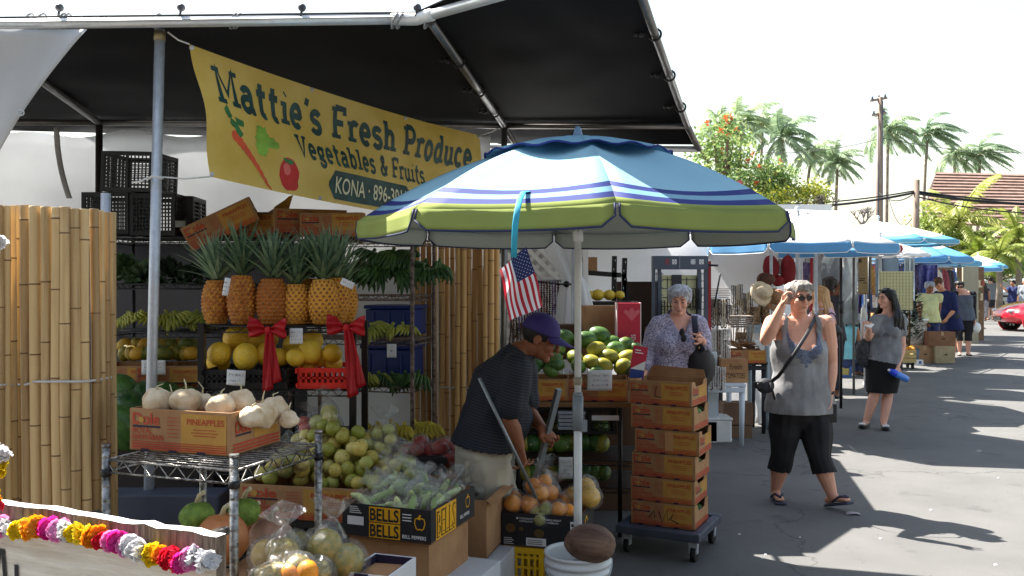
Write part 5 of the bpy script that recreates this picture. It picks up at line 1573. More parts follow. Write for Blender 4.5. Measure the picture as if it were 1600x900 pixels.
# ------------------------------------------------------------ papaya table
pt_ = thing('papaya_table', 'wood-topped wire table holding the papaya cartons', 'table', (.02, 5.62, 0), R(-3))
m_plank = mat('old plank', rgb(126, 92, 60), 0.8, 0.2, 4, stretch=(1, 8, 8), bump=.3)
q = MB(); q.box((.42, .25, .825), (.92, .56, .03)); q.build('table_top', m_plank, pt_, bevel=.003)
for x, y in ((.02, 0), (.66, -.02), (.84, .5), (.02, .5)):
 q = MB(); q.tube([(x, y, 0), (x, y, .81)], .014, 10); q.build('leg', m_blackmetal, pt_)
for z in (.30, .47):
 wire_shelf('wire_shelf', .84, .5, m_blackmetal, pt_, z)
carton(CM_std, (.17, 5.78, .842), R(-4), 'pineapple carton of papayas left of the umbrella pole, beside the purple cap')
carton(CM_std, (.555, 5.76, .842), R(-5), 'pineapple carton of papayas right of the umbrella pole with a white paper taped on')
m_pap = mat('papaya skin', rgb(62, 96, 40), 0.42, 0.2, 2.0, col2=rgb(158, 150, 52), rand=.22)
m_papg = mat('green papaya skin', rgb(56, 92, 44), 0.4, 0.2, 3, col2=rgb(96, 128, 58), rand=.2)
q = MB(); q.ball((0, 0, 0), 1.0, 18, 14, f=lambda d: 1 + .12 * d.z - .05 * d.z ** 4); q.tube([(0, 0, 1.05), (0, 0, 1.14)], .1, 6, 1)
PMESH = [q.mesh('papaya', [m_pap, m_jst]), q.mesh('papaya', [m_papg, m_jst])]
def papaya(u, v, Y, r, k, lab, grp, L=1.3, rot=None):
 o = put('papaya', PMESH[k], None, P(u, v, Y)); rr = r / FPX * Y
 o.scale = (rr, rr, rr * L); o.rotation_euler = rot or (R(90) + rnd.uniform(-.6, .6), 0, R(70) * rnd.choice((-1, 1)) + rnd.uniform(-.6, .6))
 tag(o, lab, 'papaya', grp)
for (u, v, Y, r, k) in [(884, 528, 5.9, 12, 1), (933, 524, 5.92, 14, 1), (870, 546, 5.8, 12, 0), (918, 531, 5.86, 13, 1), (930, 546, 5.76, 11.5, 0), (897, 558, 5.74, 11, 0), (923, 565, 5.68, 11, 0), (950, 557, 5.72, 11.5, 0), (964, 546, 5.82, 12, 1),
      (953, 536, 5.88, 11, 1), (973, 541, 5.88, 12, 0), (977, 560, 5.70, 11.5, 0), (946, 572, 5.66, 10.5, 0), (971, 573, 5.66, 11, 0), (905, 573, 5.66, 10, 1), (988, 546, 5.86, 10, 1),
      (863, 564, 5.68, 11, 0), (841, 566, 5.70, 11, 1), (846, 553, 5.80, 11, 1), (858, 552, 5.82, 10, 0), (872, 570, 5.66, 9, 1), (835, 574, 5.68, 9, 1), (935, 580, 5.64, 9, 1), (985, 578, 5.64, 9, 1), (862, 580, 5.66, 9, 1)]:
 papaya(u, v, Y, r * 1.06, k, 'papaya heaped in the cartons on the wood-topped table', 'papayas on the wood-topped table', 1.38)
for i in range(20):
 row, c = divmod(i, 10)
 papaya(818 + c * 13.5, 692 - 24 * row, 5.70 + .1 * row + rnd.uniform(0, .06), 13.5, i % 2 if row else 1 - (i % 3 == 0), 'papaya in the shade under the wood-topped table', 'papayas under the wood-topped table', 1.25, (R(90) + rnd.uniform(-.5, .5), 0, rnd.uniform(-.9, .9)))
for i in range(10):
 papaya(822 + i * 13.5, 738, 5.72, 12, 1 if i % 3 else 0, 'papaya on the bottom shelf under the wood-topped table', 'papayas under the wood-topped table', 1.25, (R(90) + rnd.uniform(-.5, .5), 0, rnd.uniform(-.9, .9)))
card(884, 731, 5.55, .088, .135, 'white handwritten price card hanging under the papaya table', 4)
card(937, 594, 5.58, .155, .13, 'white wrinkled paper taped over the right papaya carton', 3, curl=.014)
card(829, 592, 5.585, .06, .13, 'white paper at the left end of the papaya cartons beside the man', 1, curl=.01, tilt=R(-6))
q = MB(); q.box((.0, .0, 0), (.17, .01, .03)); tag(q.build('shelf_label', m_paper, loc=P(946, 653, 5.56)), 'white strip label on the shelf edge under the papaya table', 'label')
for i, (u, w_, lab) in enumerate(((842, .30, 'black crate under the left end of the papaya table top'), (920, .34, 'black crate under the middle of the papaya table top'))):
 grid_crate(lab, P(u, 672, 5.86), (0, 0, R(-3)), w_, .3, .17, 7, 5)
q = MB()
for k in range(5):
 q.box((0, 0, .012 + k * .024), (.17 - .01 * (k % 2), .2, .018))
tag(q.build('tray_stack', mat('grey foam trays', rgb(150, 156, 166), .6, .1, 10), loc=P(892, 668, 5.66)), 'stack of pale grey trays beside the pole under the papaya table', 'trays')
q = MB(); q.box((0, 0, .185), (.36, .2, .37)); o = q.build('tall_carton', m_card, loc=P(948, 560, 6.2), bevel=.004); o.rotation_euler = (0, 0, R(8)); tag(o, 'plain brown carton standing behind the papayas left of the red box', 'box')
q = MB(); q.box((0, 0, .12), (.2, .2, .24)); tag(q.build('tall_carton', mat('dark cardboard', rgb(92, 66, 48), .8, .1, 5), loc=P(884, 560, 6.25), bevel=.004), 'dark brown carton behind the papayas left of the umbrella pole', 'box')
q = MB(); q.box((0, 0, .39), (.9, .5, .78)); tag(q.build('stacking_box', mat('dark cardboard'), loc=(.48, 6.45, 0), bevel=.004), 'dark box behind the papaya table carrying the tall cartons', 'box')
m_orch = mat('crimson carton', rgb(184, 40, 64), .55, .08, 6)
q = MB(); q.box((0, 0, .20), (.155, .10, .40), 0); q.box((.0795, 0, .20), (.006, .104, .405), 1); q.box((-.0795, 0, .20), (.006, .104, .405), 1)
put_text(q, 'orchards', (.045, -.05, .02), (0, 0, 1), (-1, 0, 0), .045, 1, width=.17, lift=.0016)
for k in range(3):
 a = R(60 + 30 * k); c = Vector((.02, -.0515, .28))
 q.add([c, c + Vector((.07 * math.cos(a) - .02, 0, .07 * math.sin(a))), c + Vector((.09 * math.cos(a), 0, .09 * math.sin(a))), c + Vector((.07 * math.cos(a) + .02, 0, .07 * math.sin(a)))], [(0, 1, 2, 3)], 2)
tag(q.build('orchard_box', [m_orch, mat('pale print', rgb(226, 206, 208), .6, .05, 8), mat('soft pink print', rgb(206, 96, 110), .6, .1, 8)], loc=P(981, 566, 5.98)), 'crimson box with orchards lettering standing behind the papayas', 'box')
pc = thing('card_pot', 'small pot holding a red and blue leaflet between papayas and carton stack', 'leaflet pot', P(992, 600, 5.45))
q = MB(); q.lathe([(0, 0), (.03, 0), (.045, .04), (.041, .04), (.03, .01)], 16); q.build('pot', mat('clay pot', rgb(196, 140, 96), .7, .1, 8), pc)
q = MB(); q.box((0, 0, .13), (.09, .006, .21), 0); quad(q, (-.043, -.003, .03), (1, 0, 0), (0, 0, 1), .086, .06, 1, .001); q.add([(-.043, -.0045, .09), (.043, -.0045, .09), (.043, -.0045, .15)], [(0, 1, 2)], 2)
for k in range(2): quad(q, (-.03, -.003, .19 + .016 * k), (1, 0, 0), (0, 0, 1), .05 - .015 * k, .006, 2, .002)
o = q.build('leaflet', [m_orch, mat('leaflet blue', rgb(50, 70, 140), .5, .1, 8), m_paper], pc); o.rotation_euler = (0, R(9), 0)
# ------------------------------------------------------------ carton stack on its trolley
ta = R(-27)
tl = Vector((1.05, 5.11, 0))
tr = thing('trolley', 'low grey plastic trolley on castors under the carton stack', 'trolley', rot_at(tl, ta, -.19, .15, 0), ta)
m_grey = mat('grey plastic', rgb(66, 72, 86), .5, .1, 8)
q = MB(); q.box((0, 0, .155), (.44, .42, .012)); q.build('deck', m_grey, tr)
for nm, c, d in (('rail', (0, -.235, .15), (.50, .06, .05)), ('rail', (0, .235, .15), (.50, .06, .05)), ('rail', (-.225, 0, .15), (.05, .41, .048)), ('rail', (.225, 0, .15), (.05, .41, .048))):
 q = MB(); q.box(c, d); q.build(nm, m_grey, tr, bevel=.008)
for x in (-.2, .2):
 for y in (-.2, .2):
  q = MB(); q.box((x, y, .105), (.05, .04, .04)); q.box((x - .02, y, .08), (.006, .04, .06)); q.box((x + .02, y, .08), (.006, .04, .06)); c_ = q.build('caster', m_steel, tr)
  q = MB(); q.tube([(x - .014, y + .015, .045), (x + .014, y + .015, .045)], .045, 18); q.build('wheel', m_rubber, c_)
slab = ['bottom carton of the trolley stack, scrawled with black marker', 'second pineapple carton from the bottom of the trolley stack', 'third pineapple carton from the bottom of the trolley stack, torn tape on its side', 'fourth pineapple carton from the bottom of the trolley stack',
  'pineapple carton just below the top one on the trolley stack', 'topmost open pineapple carton of the trolley stack, flap raised']
slab2 = slab[:]
for k in range(6):
 z = .163 + k * .1425
 dx = (0, -.004, .006, .022, .0, -.01)[k]; dr = (0, 1.0, -.6, 1.4, -.8, -2)[k]
 c = rot_at(tl, ta, -.19 + dx, .15, z)
 o = carton(CM_low if k % 2 else CM_std, c, ta + R(dr), slab[k])
 q = MB()
 if k == 0:   # marker scrawl
  for pts in ([(-.08, .05), (-.05, .09), (-.045, .05)], [(-.02, .09), (.0, .03), (.03, .10), (.035, .04), (.07, .09), (.05, .05), (.1, .03)]):
   Lp, Rp = ribbon([Vector(p) for p in pts], .006)
   for i in range(len(pts) - 1): q.add([(p.x, -.1535, p.y) for p in (Rp[i], Rp[i + 1], Lp[i + 1], Lp[i])], [(0, 1, 2, 3)], 0)
  q.build('scrawl', m_ink, o)
 if k == 3:
  quad(q, (-.01, -.151, .02), (1, 0, 0), (0, 0, 1), .05, .11, 0, .003); q.build('tape', mat('brown tape', rgb(186, 140, 96), .3, .08, 10), o)
 if k == 5:
  q.add([(-.185, .148, .14), (.185, .148, .14), (.17, .155, .19), (-.15, .155, .205)], [(0, 1, 2, 3)], 0); q.build('flap', m_card, o, solid=.005)
  q = MB()
  Lp, Rp = ribbon([Vector(p) for p in [(-.02, .11), (-.03, .05), (.01, .045)]], .004)
  for i in range(2): q.add([(p.x, -.1535, p.y) for p in (Rp[i], Rp[i + 1], Lp[i + 1], Lp[i])], [(0, 1, 2, 3)], 0)
  q.build('scrawl', m_ink, o)
 if k in (1, 3, 2):
  for s_ in (-.14, .0, .14): pass
for i, (k, y, z) in enumerate(((0, -.02, .125), (0, .08, .11), (4, 0.02, .125), (4, .1, .12), (1, 0, .11), (2, .03, .11), (3, .05, .11))):
 c = rot_at(tl, ta, -.19 + .14, .15 + y, .163 + k * .1425 + z - .045)
 o = put('papaya', PMESH[1], None, c); o.scale = (.042, .042, .05); o.rotation_euler = (R(90), 0, R(20 * i)); tag(o, 'green papaya showing through the end of a carton on the trolley', 'papaya', 'green papayas in the trolley cartons')
# ------------------------------------------------------------ behind the umbrella: lattice, drape, necklaces
m_lat = mat('white lattice', (.66, .65, .63), .6, .06, 8)
lt = thing('lattice_panel', 'white diagonal lattice panel behind the flag', 'lattice', (-.42, 7.0, 0))
q = MB()
W_, H_ = 1.0, 2.0
for i in range(-20, 32):
 for sgn in (1, -1):
  s0 = i * .10
  a = Vector((s0 if sgn > 0 else s0, 0, 0)); b = Vector((s0 + sgn * H_, 0, H_))
  pts = []
  for t in [k / 40 for k in range(41)]:
   p = a.lerp(b, t)
   if 0 <= p.x <= W_: pts.append(p)
  if len(pts) > 1: q.bar(pts[0] + Vector((0, .006 * sgn, 0)), pts[-1] + Vector((0, .006 * sgn, 0)), .008, .034, 0, (sgn * .7, 0, -.7))
q.build('slats', m_lat, lt)
q = MB()
for x in (0, W_): q.box((x, 0, H_ / 2), (.04, .03, H_))
for z in (0.02, H_): q.box((W_ / 2, 0, z), (W_, .028, .04))
q.build('frame', m_lat, lt)
q = MB(); q.sheet(lambda u, v: (-.6 + 1.12 * u, 7.45 + .05 * math.sin(u * 14 + v * 2), 2.15 - 2.1 * v), 30, 12)
tag(q.build('tarp_backdrop', mat('grey shaded tarp', rgb(186, 184, 182), .6, .05, 3, translucent=.3), solid=.002), 'pale tarp behind the lattice panel', 'tarp')
m_drape = mat('white plastic drape', (.78, .79, .80), .35, .05, 3, bump=.2, translucent=.4)
q = MB()
def drape(u, v):
 a = 2 * PI * u
 cx = 894 + (898 - 894) * v
 w_ = 26 + 14 * abs(v - .36) ** .8 * 3 if v > .36 else 8 + 24 * ((.36 - v) / .36) ** .8 + 9
 w_ = w_ * (1 + .10 * math.sin(a * 7 + v * 3))
 Y = 6.75
 c = P(cx - (22 * ((.36 - v) / .36) if v < .36 else 0), 372 + 190 * v, Y)
 return c + Vector((math.cos(a) * w_ / FPX * Y * .75, math.sin(a) * .07 * (1 + .3 * math.sin(5 * a)), 0))
q.sheet(drape, 56, 22)
q.build('tarp_drape', m_drape)
dr = bpy.data.objects['tarp_drape']; tag(dr, 'gathered white plastic drape tied with a black cord left of the umbrella pole', 'tarp')
q = MB(); c = P(890, 444, 6.75); q.tube([c + Vector((.10 * math.cos(a), .10 * math.sin(a), 0)) for a in [2 * PI * k / 16 for k in range(17)]], .007, 6); q.tube([c + Vector((-.08, -.05, 0)), c + Vector((-.26, -.1, .02))], .006, 6); q.ball(c + Vector((-.03, -.1, 0)), .025, 8, 6)
q.build('tie_cord', m_black, dr)
q = MB(); q.tube([(0, 0, 0), (0, 0, 2.3)], .024, 14); q.tube([(0, 0, 1.80), (0, 0, 1.83)], .03, 14, 1); tag(q.build('tent_post', [m_steel, m_black], loc=(XY(776, 6.3), 6.3, 0)), 'silver post standing just right of the darker bamboo screen', 'post')
q = MB()
for k in range(5):
 pts = [Vector((.0 + .012 * k + .09 * math.sin(t * 5 + k * 1.7) * (t * .5 + .1), .06 * k - .1, 1.9 - 1.35 * t)) for t in [i / 14 for i in range(15)]]
 q.tube(pts, .004, 5)
tag(q.build('wire_tangle', m_black, loc=(XY(786, 6.4), 6.4, 0)), 'tangle of black wire hanging beside the silver post', 'wire')
nk = [mat('dark red beads', rgb(100, 36, 40), .35, .3, 30), mat('black beads', rgb(24, 22, 24), .3, .3, 30), mat('violet beads', rgb(98, 70, 130), .35, .3, 30), mat('cream beads', rgb(206, 190, 160), .4, .2, 30), mat('brown beads', rgb(96, 66, 42), .4, .3, 30), mat('white shell beads', rgb(214, 210, 204), .4, .1, 30)]
def strand_mesh(L, m_, r=.007, seed=0):
 rr = random.Random(seed); q = MB()
 n = int(L / .017)
 for s_ in (-1, 1):
  for i in range(n):
   t = i / n
   q.ball((s_ * .012 * (1 - .2 * t) + rr.uniform(-.002, .002), rr.uniform(-.004, .004), -L * t), r * rr.uniform(.85, 1.2), 5, 4)
 q.ball((0, 0, -L), r * 1.6, 6, 4)
 return q.mesh('strand', m_)
SM = [strand_mesh(.42, m_, .008, i) for i, m_ in enumerate(nk)]
def strands(t, u0, u1, vtop, Y, n, kinds, base, sc=1.0, rot=None):
 for k in range(n):
  o = put('necklace', SM[kinds[k % len(kinds)]], None, P(u0 + (u1 - u0) * k / max(1, n - 1), vtop + 1.2 * math.sin(k), Y + .012 * (k % 3)))
  s_ = sc * rnd.uniform(.88, 1.1); o.scale = (1, 1, s_); tag(o, t, 'necklace', base)
nr = thing('necklace_rail', 'thin metal rail carrying necklaces behind the flag', 'rail', P(830, 438, 6.75))
q = MB(); q.tube([(-.26, 0, 0), (.24, 0, .0)], .007, 8); q.tube([(-.26, 0, 0), (-.26, 0, -1.58)], .008, 8); q.tube([(.24, 0, 0), (.24, 0, -1.58)], .008, 8); q.build('rail', m_steel, nr)
strands('bead necklace hanging on the rail behind the flag', 800, 874, 440, 6.73, 18, (0, 1, 3, 2, 0, 1), 'necklaces behind the flag', .95)
strands('short dark necklace low on the rail behind the flag', 800, 860, 505, 6.70, 12, (4, 4, 1), 'short necklaces behind the flag', .45)
q = MB(); q.box((0, 0, .43), (.5, .4, .86)); q.box((0, 0, .87), (.54, .44, .02)); tag(q.build('display_table', mat('white cloth table', rgb(200, 200, 204), .8, .05, 5), loc=(.27, 7.25, 0), bevel=.004), 'white covered table behind the gathered drape', 'table')
q = MB(); q.sheet(lambda u, v: (-.4 + 3.3 * u, 9.75 + .10 * math.sin(u * 11 + v * 4) + .25 * noise.noise(Vector((u * 5, v * 3, 2))) * v, 2.12 - 2.08 * v), 60, 26)
tag(q.build('tarp_backdrop', mat('sunlit white tarp', (.80, .80, .81), .5, .04, 2.5, bump=.25, bscale=4, translucent=.5), solid=.002), 'bright white tarp at the back of the jewellery stall', 'tarp')
sf = thing('squash_rack', 'black angle-iron shelf frame carrying yellow squashes behind the umbrella pole', 'rack', P(930, 470, 7.4))
for (a, b) in (((960, 400), (959, 470)), ((976, 403), (974, 470)), ((974, 428), (982, 470)), ((915, 426), (970, 430))):
 q = MB(); A_, B_ = P(a[0], a[1], 7.4) - sf.location, P(b[0], b[1], 7.4) - sf.location; q.bar(A_, B_, .035, .04)
 if a[0] in (960, 976):
  for k in range(5):
   c = A_.lerp(B_, (k + .5) / 5); q.box((c.x + .006 * (-1) ** k, c.y - .022, c.z), (.006, .004, .014), 1)
 q.build('bar', [m_blackmetal, m_steel], sf)
q = MB(); q.box((0, 0, -.02), (.7, .4, .03)); q.build('board', m_blackmetal, sf)
for s_ in (-.33, .33):
 q = MB(); q.box((s_, .15, -.72), (.04, .04, 1.40)); q.build('leg', m_blackmetal, sf)
m_ypump = mat('yellow squash', rgb(206, 170, 40), .5, .1, 5, col2=rgb(232, 204, 80))
for i, (u, r) in enumerate(((934, 10.5), (952, 9.5), (968, 8), (921, 8))):
 fruit('squash', u, 461, 7.35, r / FPX * 7.35, m_ypump, 'yellow squash in a row on the black shelf frame', 'squash', 'yellow squashes on the black shelf frame', .85, (0, 0, i))
q = MB(); q.box((0, 0, .065), (.1, .1, .13)); tag(q.build('small_carton', m_card, loc=P(923, 426, 7.5)), 'small brown carton on top of the black shelf frame', 'box')
m_dgrey = mat('slate grey metal', rgb(78, 88, 102), .5, .08, 8)
DY = 8.3
dc = thing('display_stand', 'slate grey jewellery display stand with a square-marked header', 'display', (XY(1062, DY), DY, 0))
def dx(u): return (u - 1062) / FPX * DY
def dz_(v): return EYE - (v - 440) / FPX * DY
q = MB(); q.box((0, 0, (dz_(400) + dz_(421)) / 2), (dx(1105) - dx(1019), .10, dz_(400) - dz_(421)), 0)
q.box((dx(1060), -.052, dz_(410)), (.012, .01, dz_(400) - dz_(421)), 2)
for u in (1052, 1081, 1094): quad(q, (dx(u) - .02, -.05, dz_(413)), (1, 0, 0), (0, 0, 1), .042, .045, 1, .002)
for u in (1052, 1081, 1094):
 for k in range(3):
  for j in range(3):
   if (k * 3 + j + int(u)) % 2: quad(q, (dx(u) - .016 + .012 * k, -.05, dz_(413) + .004 + .013 * j), (1, 0, 0), (0, 0, 1), .009, .009, 0, .004)
poly(q, (dx(1041), -.05, dz_(409)), (1, 0, 0), (0, 0, 1), [(.024 * math.cos(k * PI / 8), .03 * math.sin(k * PI / 8)) for k in range(16)], 3, .002)
q.build('header', [m_dgrey, m_paper, mat('light slate', rgb(120, 128, 140), .5), mat('dull red mark', rgb(130, 70, 84), .6)], dc)
for u in (1021, 1030, 1092, 1103):
 q = MB(); q.box((dx(u), 0, dz_(421) / 2), (.028, .05, dz_(421))); q.build('upright', m_dgrey, dc)
q = MB()
for k in range(15):
 z = dz_(428 + k * 11)
 q.tube([(dx(1021), -.02, z), (dx(1036), -.02, z)], .004, 5); q.tube([(dx(1090), -.02, z), (dx(1104), -.02, z)], .004, 5)
for u in (1025, 1029, 1033, 1095, 1099): q.tube([(dx(u), -.02, dz_(425)), (dx(u), -.02, dz_(590))], .003, 5)
q.build('side_grid', m_dgrey, dc)
q = MB(); q.box((0, .04, (dz_(430) + dz_(600)) / 2), (dx(1092) - dx(1036), .02, dz_(430) - dz_(600)), 0)
for k in range(8): q.box((0, .026, dz_(437 + 14 * k)), (dx(1090) - dx(1038), .006, .006), 1)
for k in range(4): q.box((dx(1044 + 15 * k), .026, dz_(500)), (.006, .005, .8), 1)
q.box((dx(1058), .022, dz_(446)), (.09, .02, .2), 1)
q.build('back_panel', [mat('cream panel', rgb(206, 206, 160), .6, .06, 5), mat('dark slate', rgb(52, 56, 62), .5)], dc)
q = MB(); q.box((dx(1108), 0, dz_(500)), (.028, .04, 1.1)); q.build('red_post', mat('red painted post', rgb(150, 34, 40), .5, .1, 8), dc)
q = MB(); q.tube([(dx(1100), 0, dz_(414)), (dx(1120), -.05, dz_(415))], .01, 8); q.tube([(dx(1112), -.1, dz_(480)), (dx(1120), -.14, dz_(428))], .008, 8); q.build('arm', m_black, dc)
strands('dark necklace hung on the grey display stand', 1036, 1050, 470, DY - .08, 4, (1, 4), 'necklaces on the grey display stand', .5)
strands('short dark necklace on the right of the grey display stand', 1076, 1094, 452, DY - .08, 5, (1, 1, 4), 'short necklaces on the grey display stand', .45)
q = MB(); q.box((0, 0, .8), (.5, .04, 1.6));
for k in range(8): q.box((-.22 + .062 * k, -.03, 1.05 - .03 * (k % 2)), (.03, .02, .22), 1)
tag(q.build('craft_board', [mat('dark brown board', rgb(58, 38, 30), .7, .2, 8), mat('tan carvings', rgb(130, 90, 56), .6, .3, 12)], loc=(XY(1004, 8.6), 8.6, 0)), 'dark brown craft board with carvings left of the grey display stand', 'board')
# ------------------------------------------------------------ jewellery tables between the stand and the woman in grey
def jt(label, u0, u1, v, Y, d_, m_, th=.03):
 a, b = XY(u0, Y), XY(u1, Y); z = EYE - (v - 440) / FPX * Y
 t = thing('display_table', label, 'table', ((a + b) / 2, Y, 0))
 w_ = b - a
 q = MB(); q.box((0, d_ / 2, z - th / 2), (w_, d_, th)); q.box((0, .01, z - th - .03), (w_ * .96, .015, .05)); q.build('table_top', m_, t, bevel=.006)
 for x in (-1, 1):
  for y in (.04, d_ - .04):
   q = MB(); q.tube([(x * (w_ / 2 - .035), y, 0), (x * (w_ / 2 - .03), y, z - th)], [.022, .03], 12); q.build('leg', m_, t)
 return z
m_wpl = mat('white table plastic', rgb(196, 206, 216), .5, .05, 5)
jt('white plastic table holding the brown carton behind the trolley stack', 1092, 1166, 600, 8.6, .6, m_wpl)
jt('dark low table holding the pineapple carton of crafts', 1122, 1200, 566, 9.3, .5, mat('dark table', rgb(40, 42, 48), .6, .1, 8))
jt('pale blue-grey side table behind the woman in grey', 1168, 1205, 508, 9.6, .35, mat('pale side table', rgb(150, 166, 176), .6, .08, 5))
q = MB(); q.box((0, 0, .45), (.25, .3, .9)); tag(q.build('plinth', mat('white panel', rgb(200, 210, 218), .6, .05, 5), loc=(XY(1103, 8.75), 8.95, 0), bevel=.006), 'white panel box at the left end of the white plastic table', 'plinth')
ck = thing('foam_cooler', 'white foam cooler under the white plastic table', 'cooler', (XY(1127, 8.7), 8.95, 0))
q = MB(); q.box((0, 0, .11), (.26, .3, .22)); q.build('box_body', m_white, ck, bevel=.015)
q = MB(); q.box((0, 0, .235), (.275, .315, .03)); q.build('lid', m_white, ck, bevel=.01)
q = MB(); q.box((0, 0, .13), (.26, .2, .23)); put_text(q, 'Fresh', (-.05, -.1, .15), (1, 0, 0), (0, 0, 1), .05, 1, width=.12, lift=.002); put_text(q, 'TOMATOES', (-.09, -.1, .06), (1, 0, 0), (0, 0, 1), .055, 1, width=.19, lift=.002)
tag(q.build('tomato_carton', [m_card, mat('brown ink', rgb(70, 46, 30), .7)], loc=P(1146, 599, 8.75) + Vector((0, .05, -.005)), bevel=.003), 'brown printed carton on the white plastic table', 'box')
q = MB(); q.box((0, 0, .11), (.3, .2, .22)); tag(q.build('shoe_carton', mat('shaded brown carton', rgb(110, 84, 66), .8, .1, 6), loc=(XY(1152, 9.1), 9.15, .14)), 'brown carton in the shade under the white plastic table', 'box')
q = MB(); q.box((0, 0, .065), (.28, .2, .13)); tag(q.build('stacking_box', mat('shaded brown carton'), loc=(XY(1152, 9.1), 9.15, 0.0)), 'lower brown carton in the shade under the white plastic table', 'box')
carton(CM_std, P(1163, 566, 9.42), R(0), 'pineapple carton of carved crafts on the dark low table')
m_wood = mat('carved wood', rgb(96, 62, 40), .5, .3, 8, col2=rgb(150, 106, 70))
for i in range(12):
 q = MB(); L = rnd.uniform(.06, .12); q.capsule([(-L, 0, 0), (0, .01, .012), (L, 0, .0)], [.008, .02, .006], 8)
 o = q.build('carved_piece', m_wood, loc=P(1142 + 3.6 * i, 541 - rnd.uniform(0, 5), 9.4 + rnd.uniform(-.08, .08))); o.rotation_euler = (rnd.uniform(-.3, .3), rnd.uniform(-.5, .5), rnd.uniform(-1, 1))
 tag(o, 'brown carved piece heaped in the craft carton', 'carving', 'carved pieces in the craft carton')
q = MB()
for k in range(4): q.box((.01 * k, .01 * k, .012 + k * .014), (.16, .12, .012))
tag(q.build('magazine_stack', m_paper, loc=P(1186, 541, 9.4)), 'small stack of white papers at the right end of the craft carton', 'papers')
nrail = thing('necklace_rack', 'wire rack hung with necklaces between display stand and woven baskets', 'rack', (XY(1122, 8.9), 8.9, 0))
for v0, u0, u1 in ((467, 1108, 1140), (516, 1108, 1140), (573, 1108, 1132)):
 q = MB(); z = EYE - (v0 - 440) / FPX * 8.9; q.tube([((u0 - 1122) / FPX * 8.9, 0, z), ((u1 - 1122) / FPX * 8.9, 0, z)], .008, 8); q.build('rail', m_steel, nrail)
q = MB(); q.tube([(.0, .03, 0), (.0, .03, 1.48)], .012, 8); q.tube([(-.15, .05, 0), (.15, .05, 0)], .02, 8); q.build('upright', m_steel, nrail)
strands('dark bead necklace on the upper rail of the necklace rack', 1109, 1138, 468, 8.88, 13, (1, 4, 1, 4, 3), 'upper necklaces on the necklace rack', .62)
strands('white shell necklace on the middle rail of the necklace rack', 1109, 1139, 516, 8.86, 14, (5, 5, 4, 5), 'middle necklaces on the necklace rack', .75)
strands('shell necklace on the lowest rail of the necklace rack', 1109, 1131, 574, 8.5, 10, (5, 4, 5), 'lowest necklaces on the necklace rack', .5)
for i, (u, v, n, lab) in enumerate(((1120, 466, 5, 'stack of thin grey trays on top of the necklace rack'), (1155, 512, 6, 'stack of thin pale trays behind the craft carton'))):
 q = MB()
 for k in range(n): q.box((.006 * (k % 2), 0, .01 + .022 * k), (.20 + .02 * (k % 3), .18, .009))
 tag(q.build('tray_stack', mat('pale worn trays', rgb(150, 138, 130), .6, .2, 12), loc=P(u, v, 9.15)), lab, 'trays')
m_twig = mat('pale twig', rgb(150, 128, 108), .8, .2, 20)
for i, (u, v) in enumerate(((1146, 540), (1158, 538), (1170, 541))):
 t = thing('twig_stand', ['thin twig jewellery stand nearest the necklace rack', 'thin twig jewellery stand in the middle of three', 'thin twig jewellery stand nearest the woven baskets'][i], 'jewellery stand', P(u, v, 9.5))
 for k in range(5):
  q = MB(); a = k * 1.3; q.tube([(0.02 * math.cos(a), .02 * math.sin(a), 0), (.05 * math.cos(a), .05 * math.sin(a), .2), (.07 * math.cos(a + .4), .06 * math.sin(a), .38)], [.006, .005, .003], 5); q.build('twig', m_twig, t)
m_weave = mat('woven straw', rgb(70, 52, 36), .7, .5, 50, col2=rgb(190, 160, 116), bump=.5)
m_weave2 = mat('dark woven straw', rgb(46, 34, 26), .7, .5, 40, col2=rgb(150, 120, 84), bump=.5)
for i, (u, v, w_, h_, lab) in enumerate(((1176, 506, .17, .19, 'woven straw basket with a dark zigzag behind the raised arm'), (1197, 505, .13, .19, 'woven straw basket partly hidden by the raised arm'), (1156, 530, .14, .08, 'small woven straw tray below the baskets'))):
 t = thing('straw_basket', lab, 'basket', P(u, v, 9.7))
 q = MB(); q.lathe([(0, 0), (w_ / 2 * .85, 0), (w_ / 2, h_), (w_ / 2 * .93, h_), (w_ / 2 * .8, .01)], 18)
 for r_ in range(6):
  for a_ in range(14):
   if (r_ + a_) % 2:
    a0 = 2 * PI * a_ / 14; rr = w_ / 2 * (.86 + .14 * (r_ + .5) / 6) + .003; z = h_ * (r_ + .5) / 6.2
    q.add([(rr * math.cos(a0 + s_ * .2), rr * math.sin(a0 + s_ * .2), z + k * h_ * .07) for s_, k in ((-1, -1), (1, -1), (1, 1), (-1, 1))], [(0, 1, 2, 3)], 1)
 q.build('basket_body', [m_weave, m_weave2], t)
 if i < 2:
  q = MB(); q.tube([(w_ * .42 * math.cos(a), 0, h_ + w_ * .7 * math.sin(a)) for a in [PI * k / 12 for k in range(13)]], .006, 6); q.build('handle', m_weave, t)
m_straw = mat('pale straw', rgb(190, 166, 132), .7, .15, 40, col2=rgb(216, 198, 168), bump=.4)
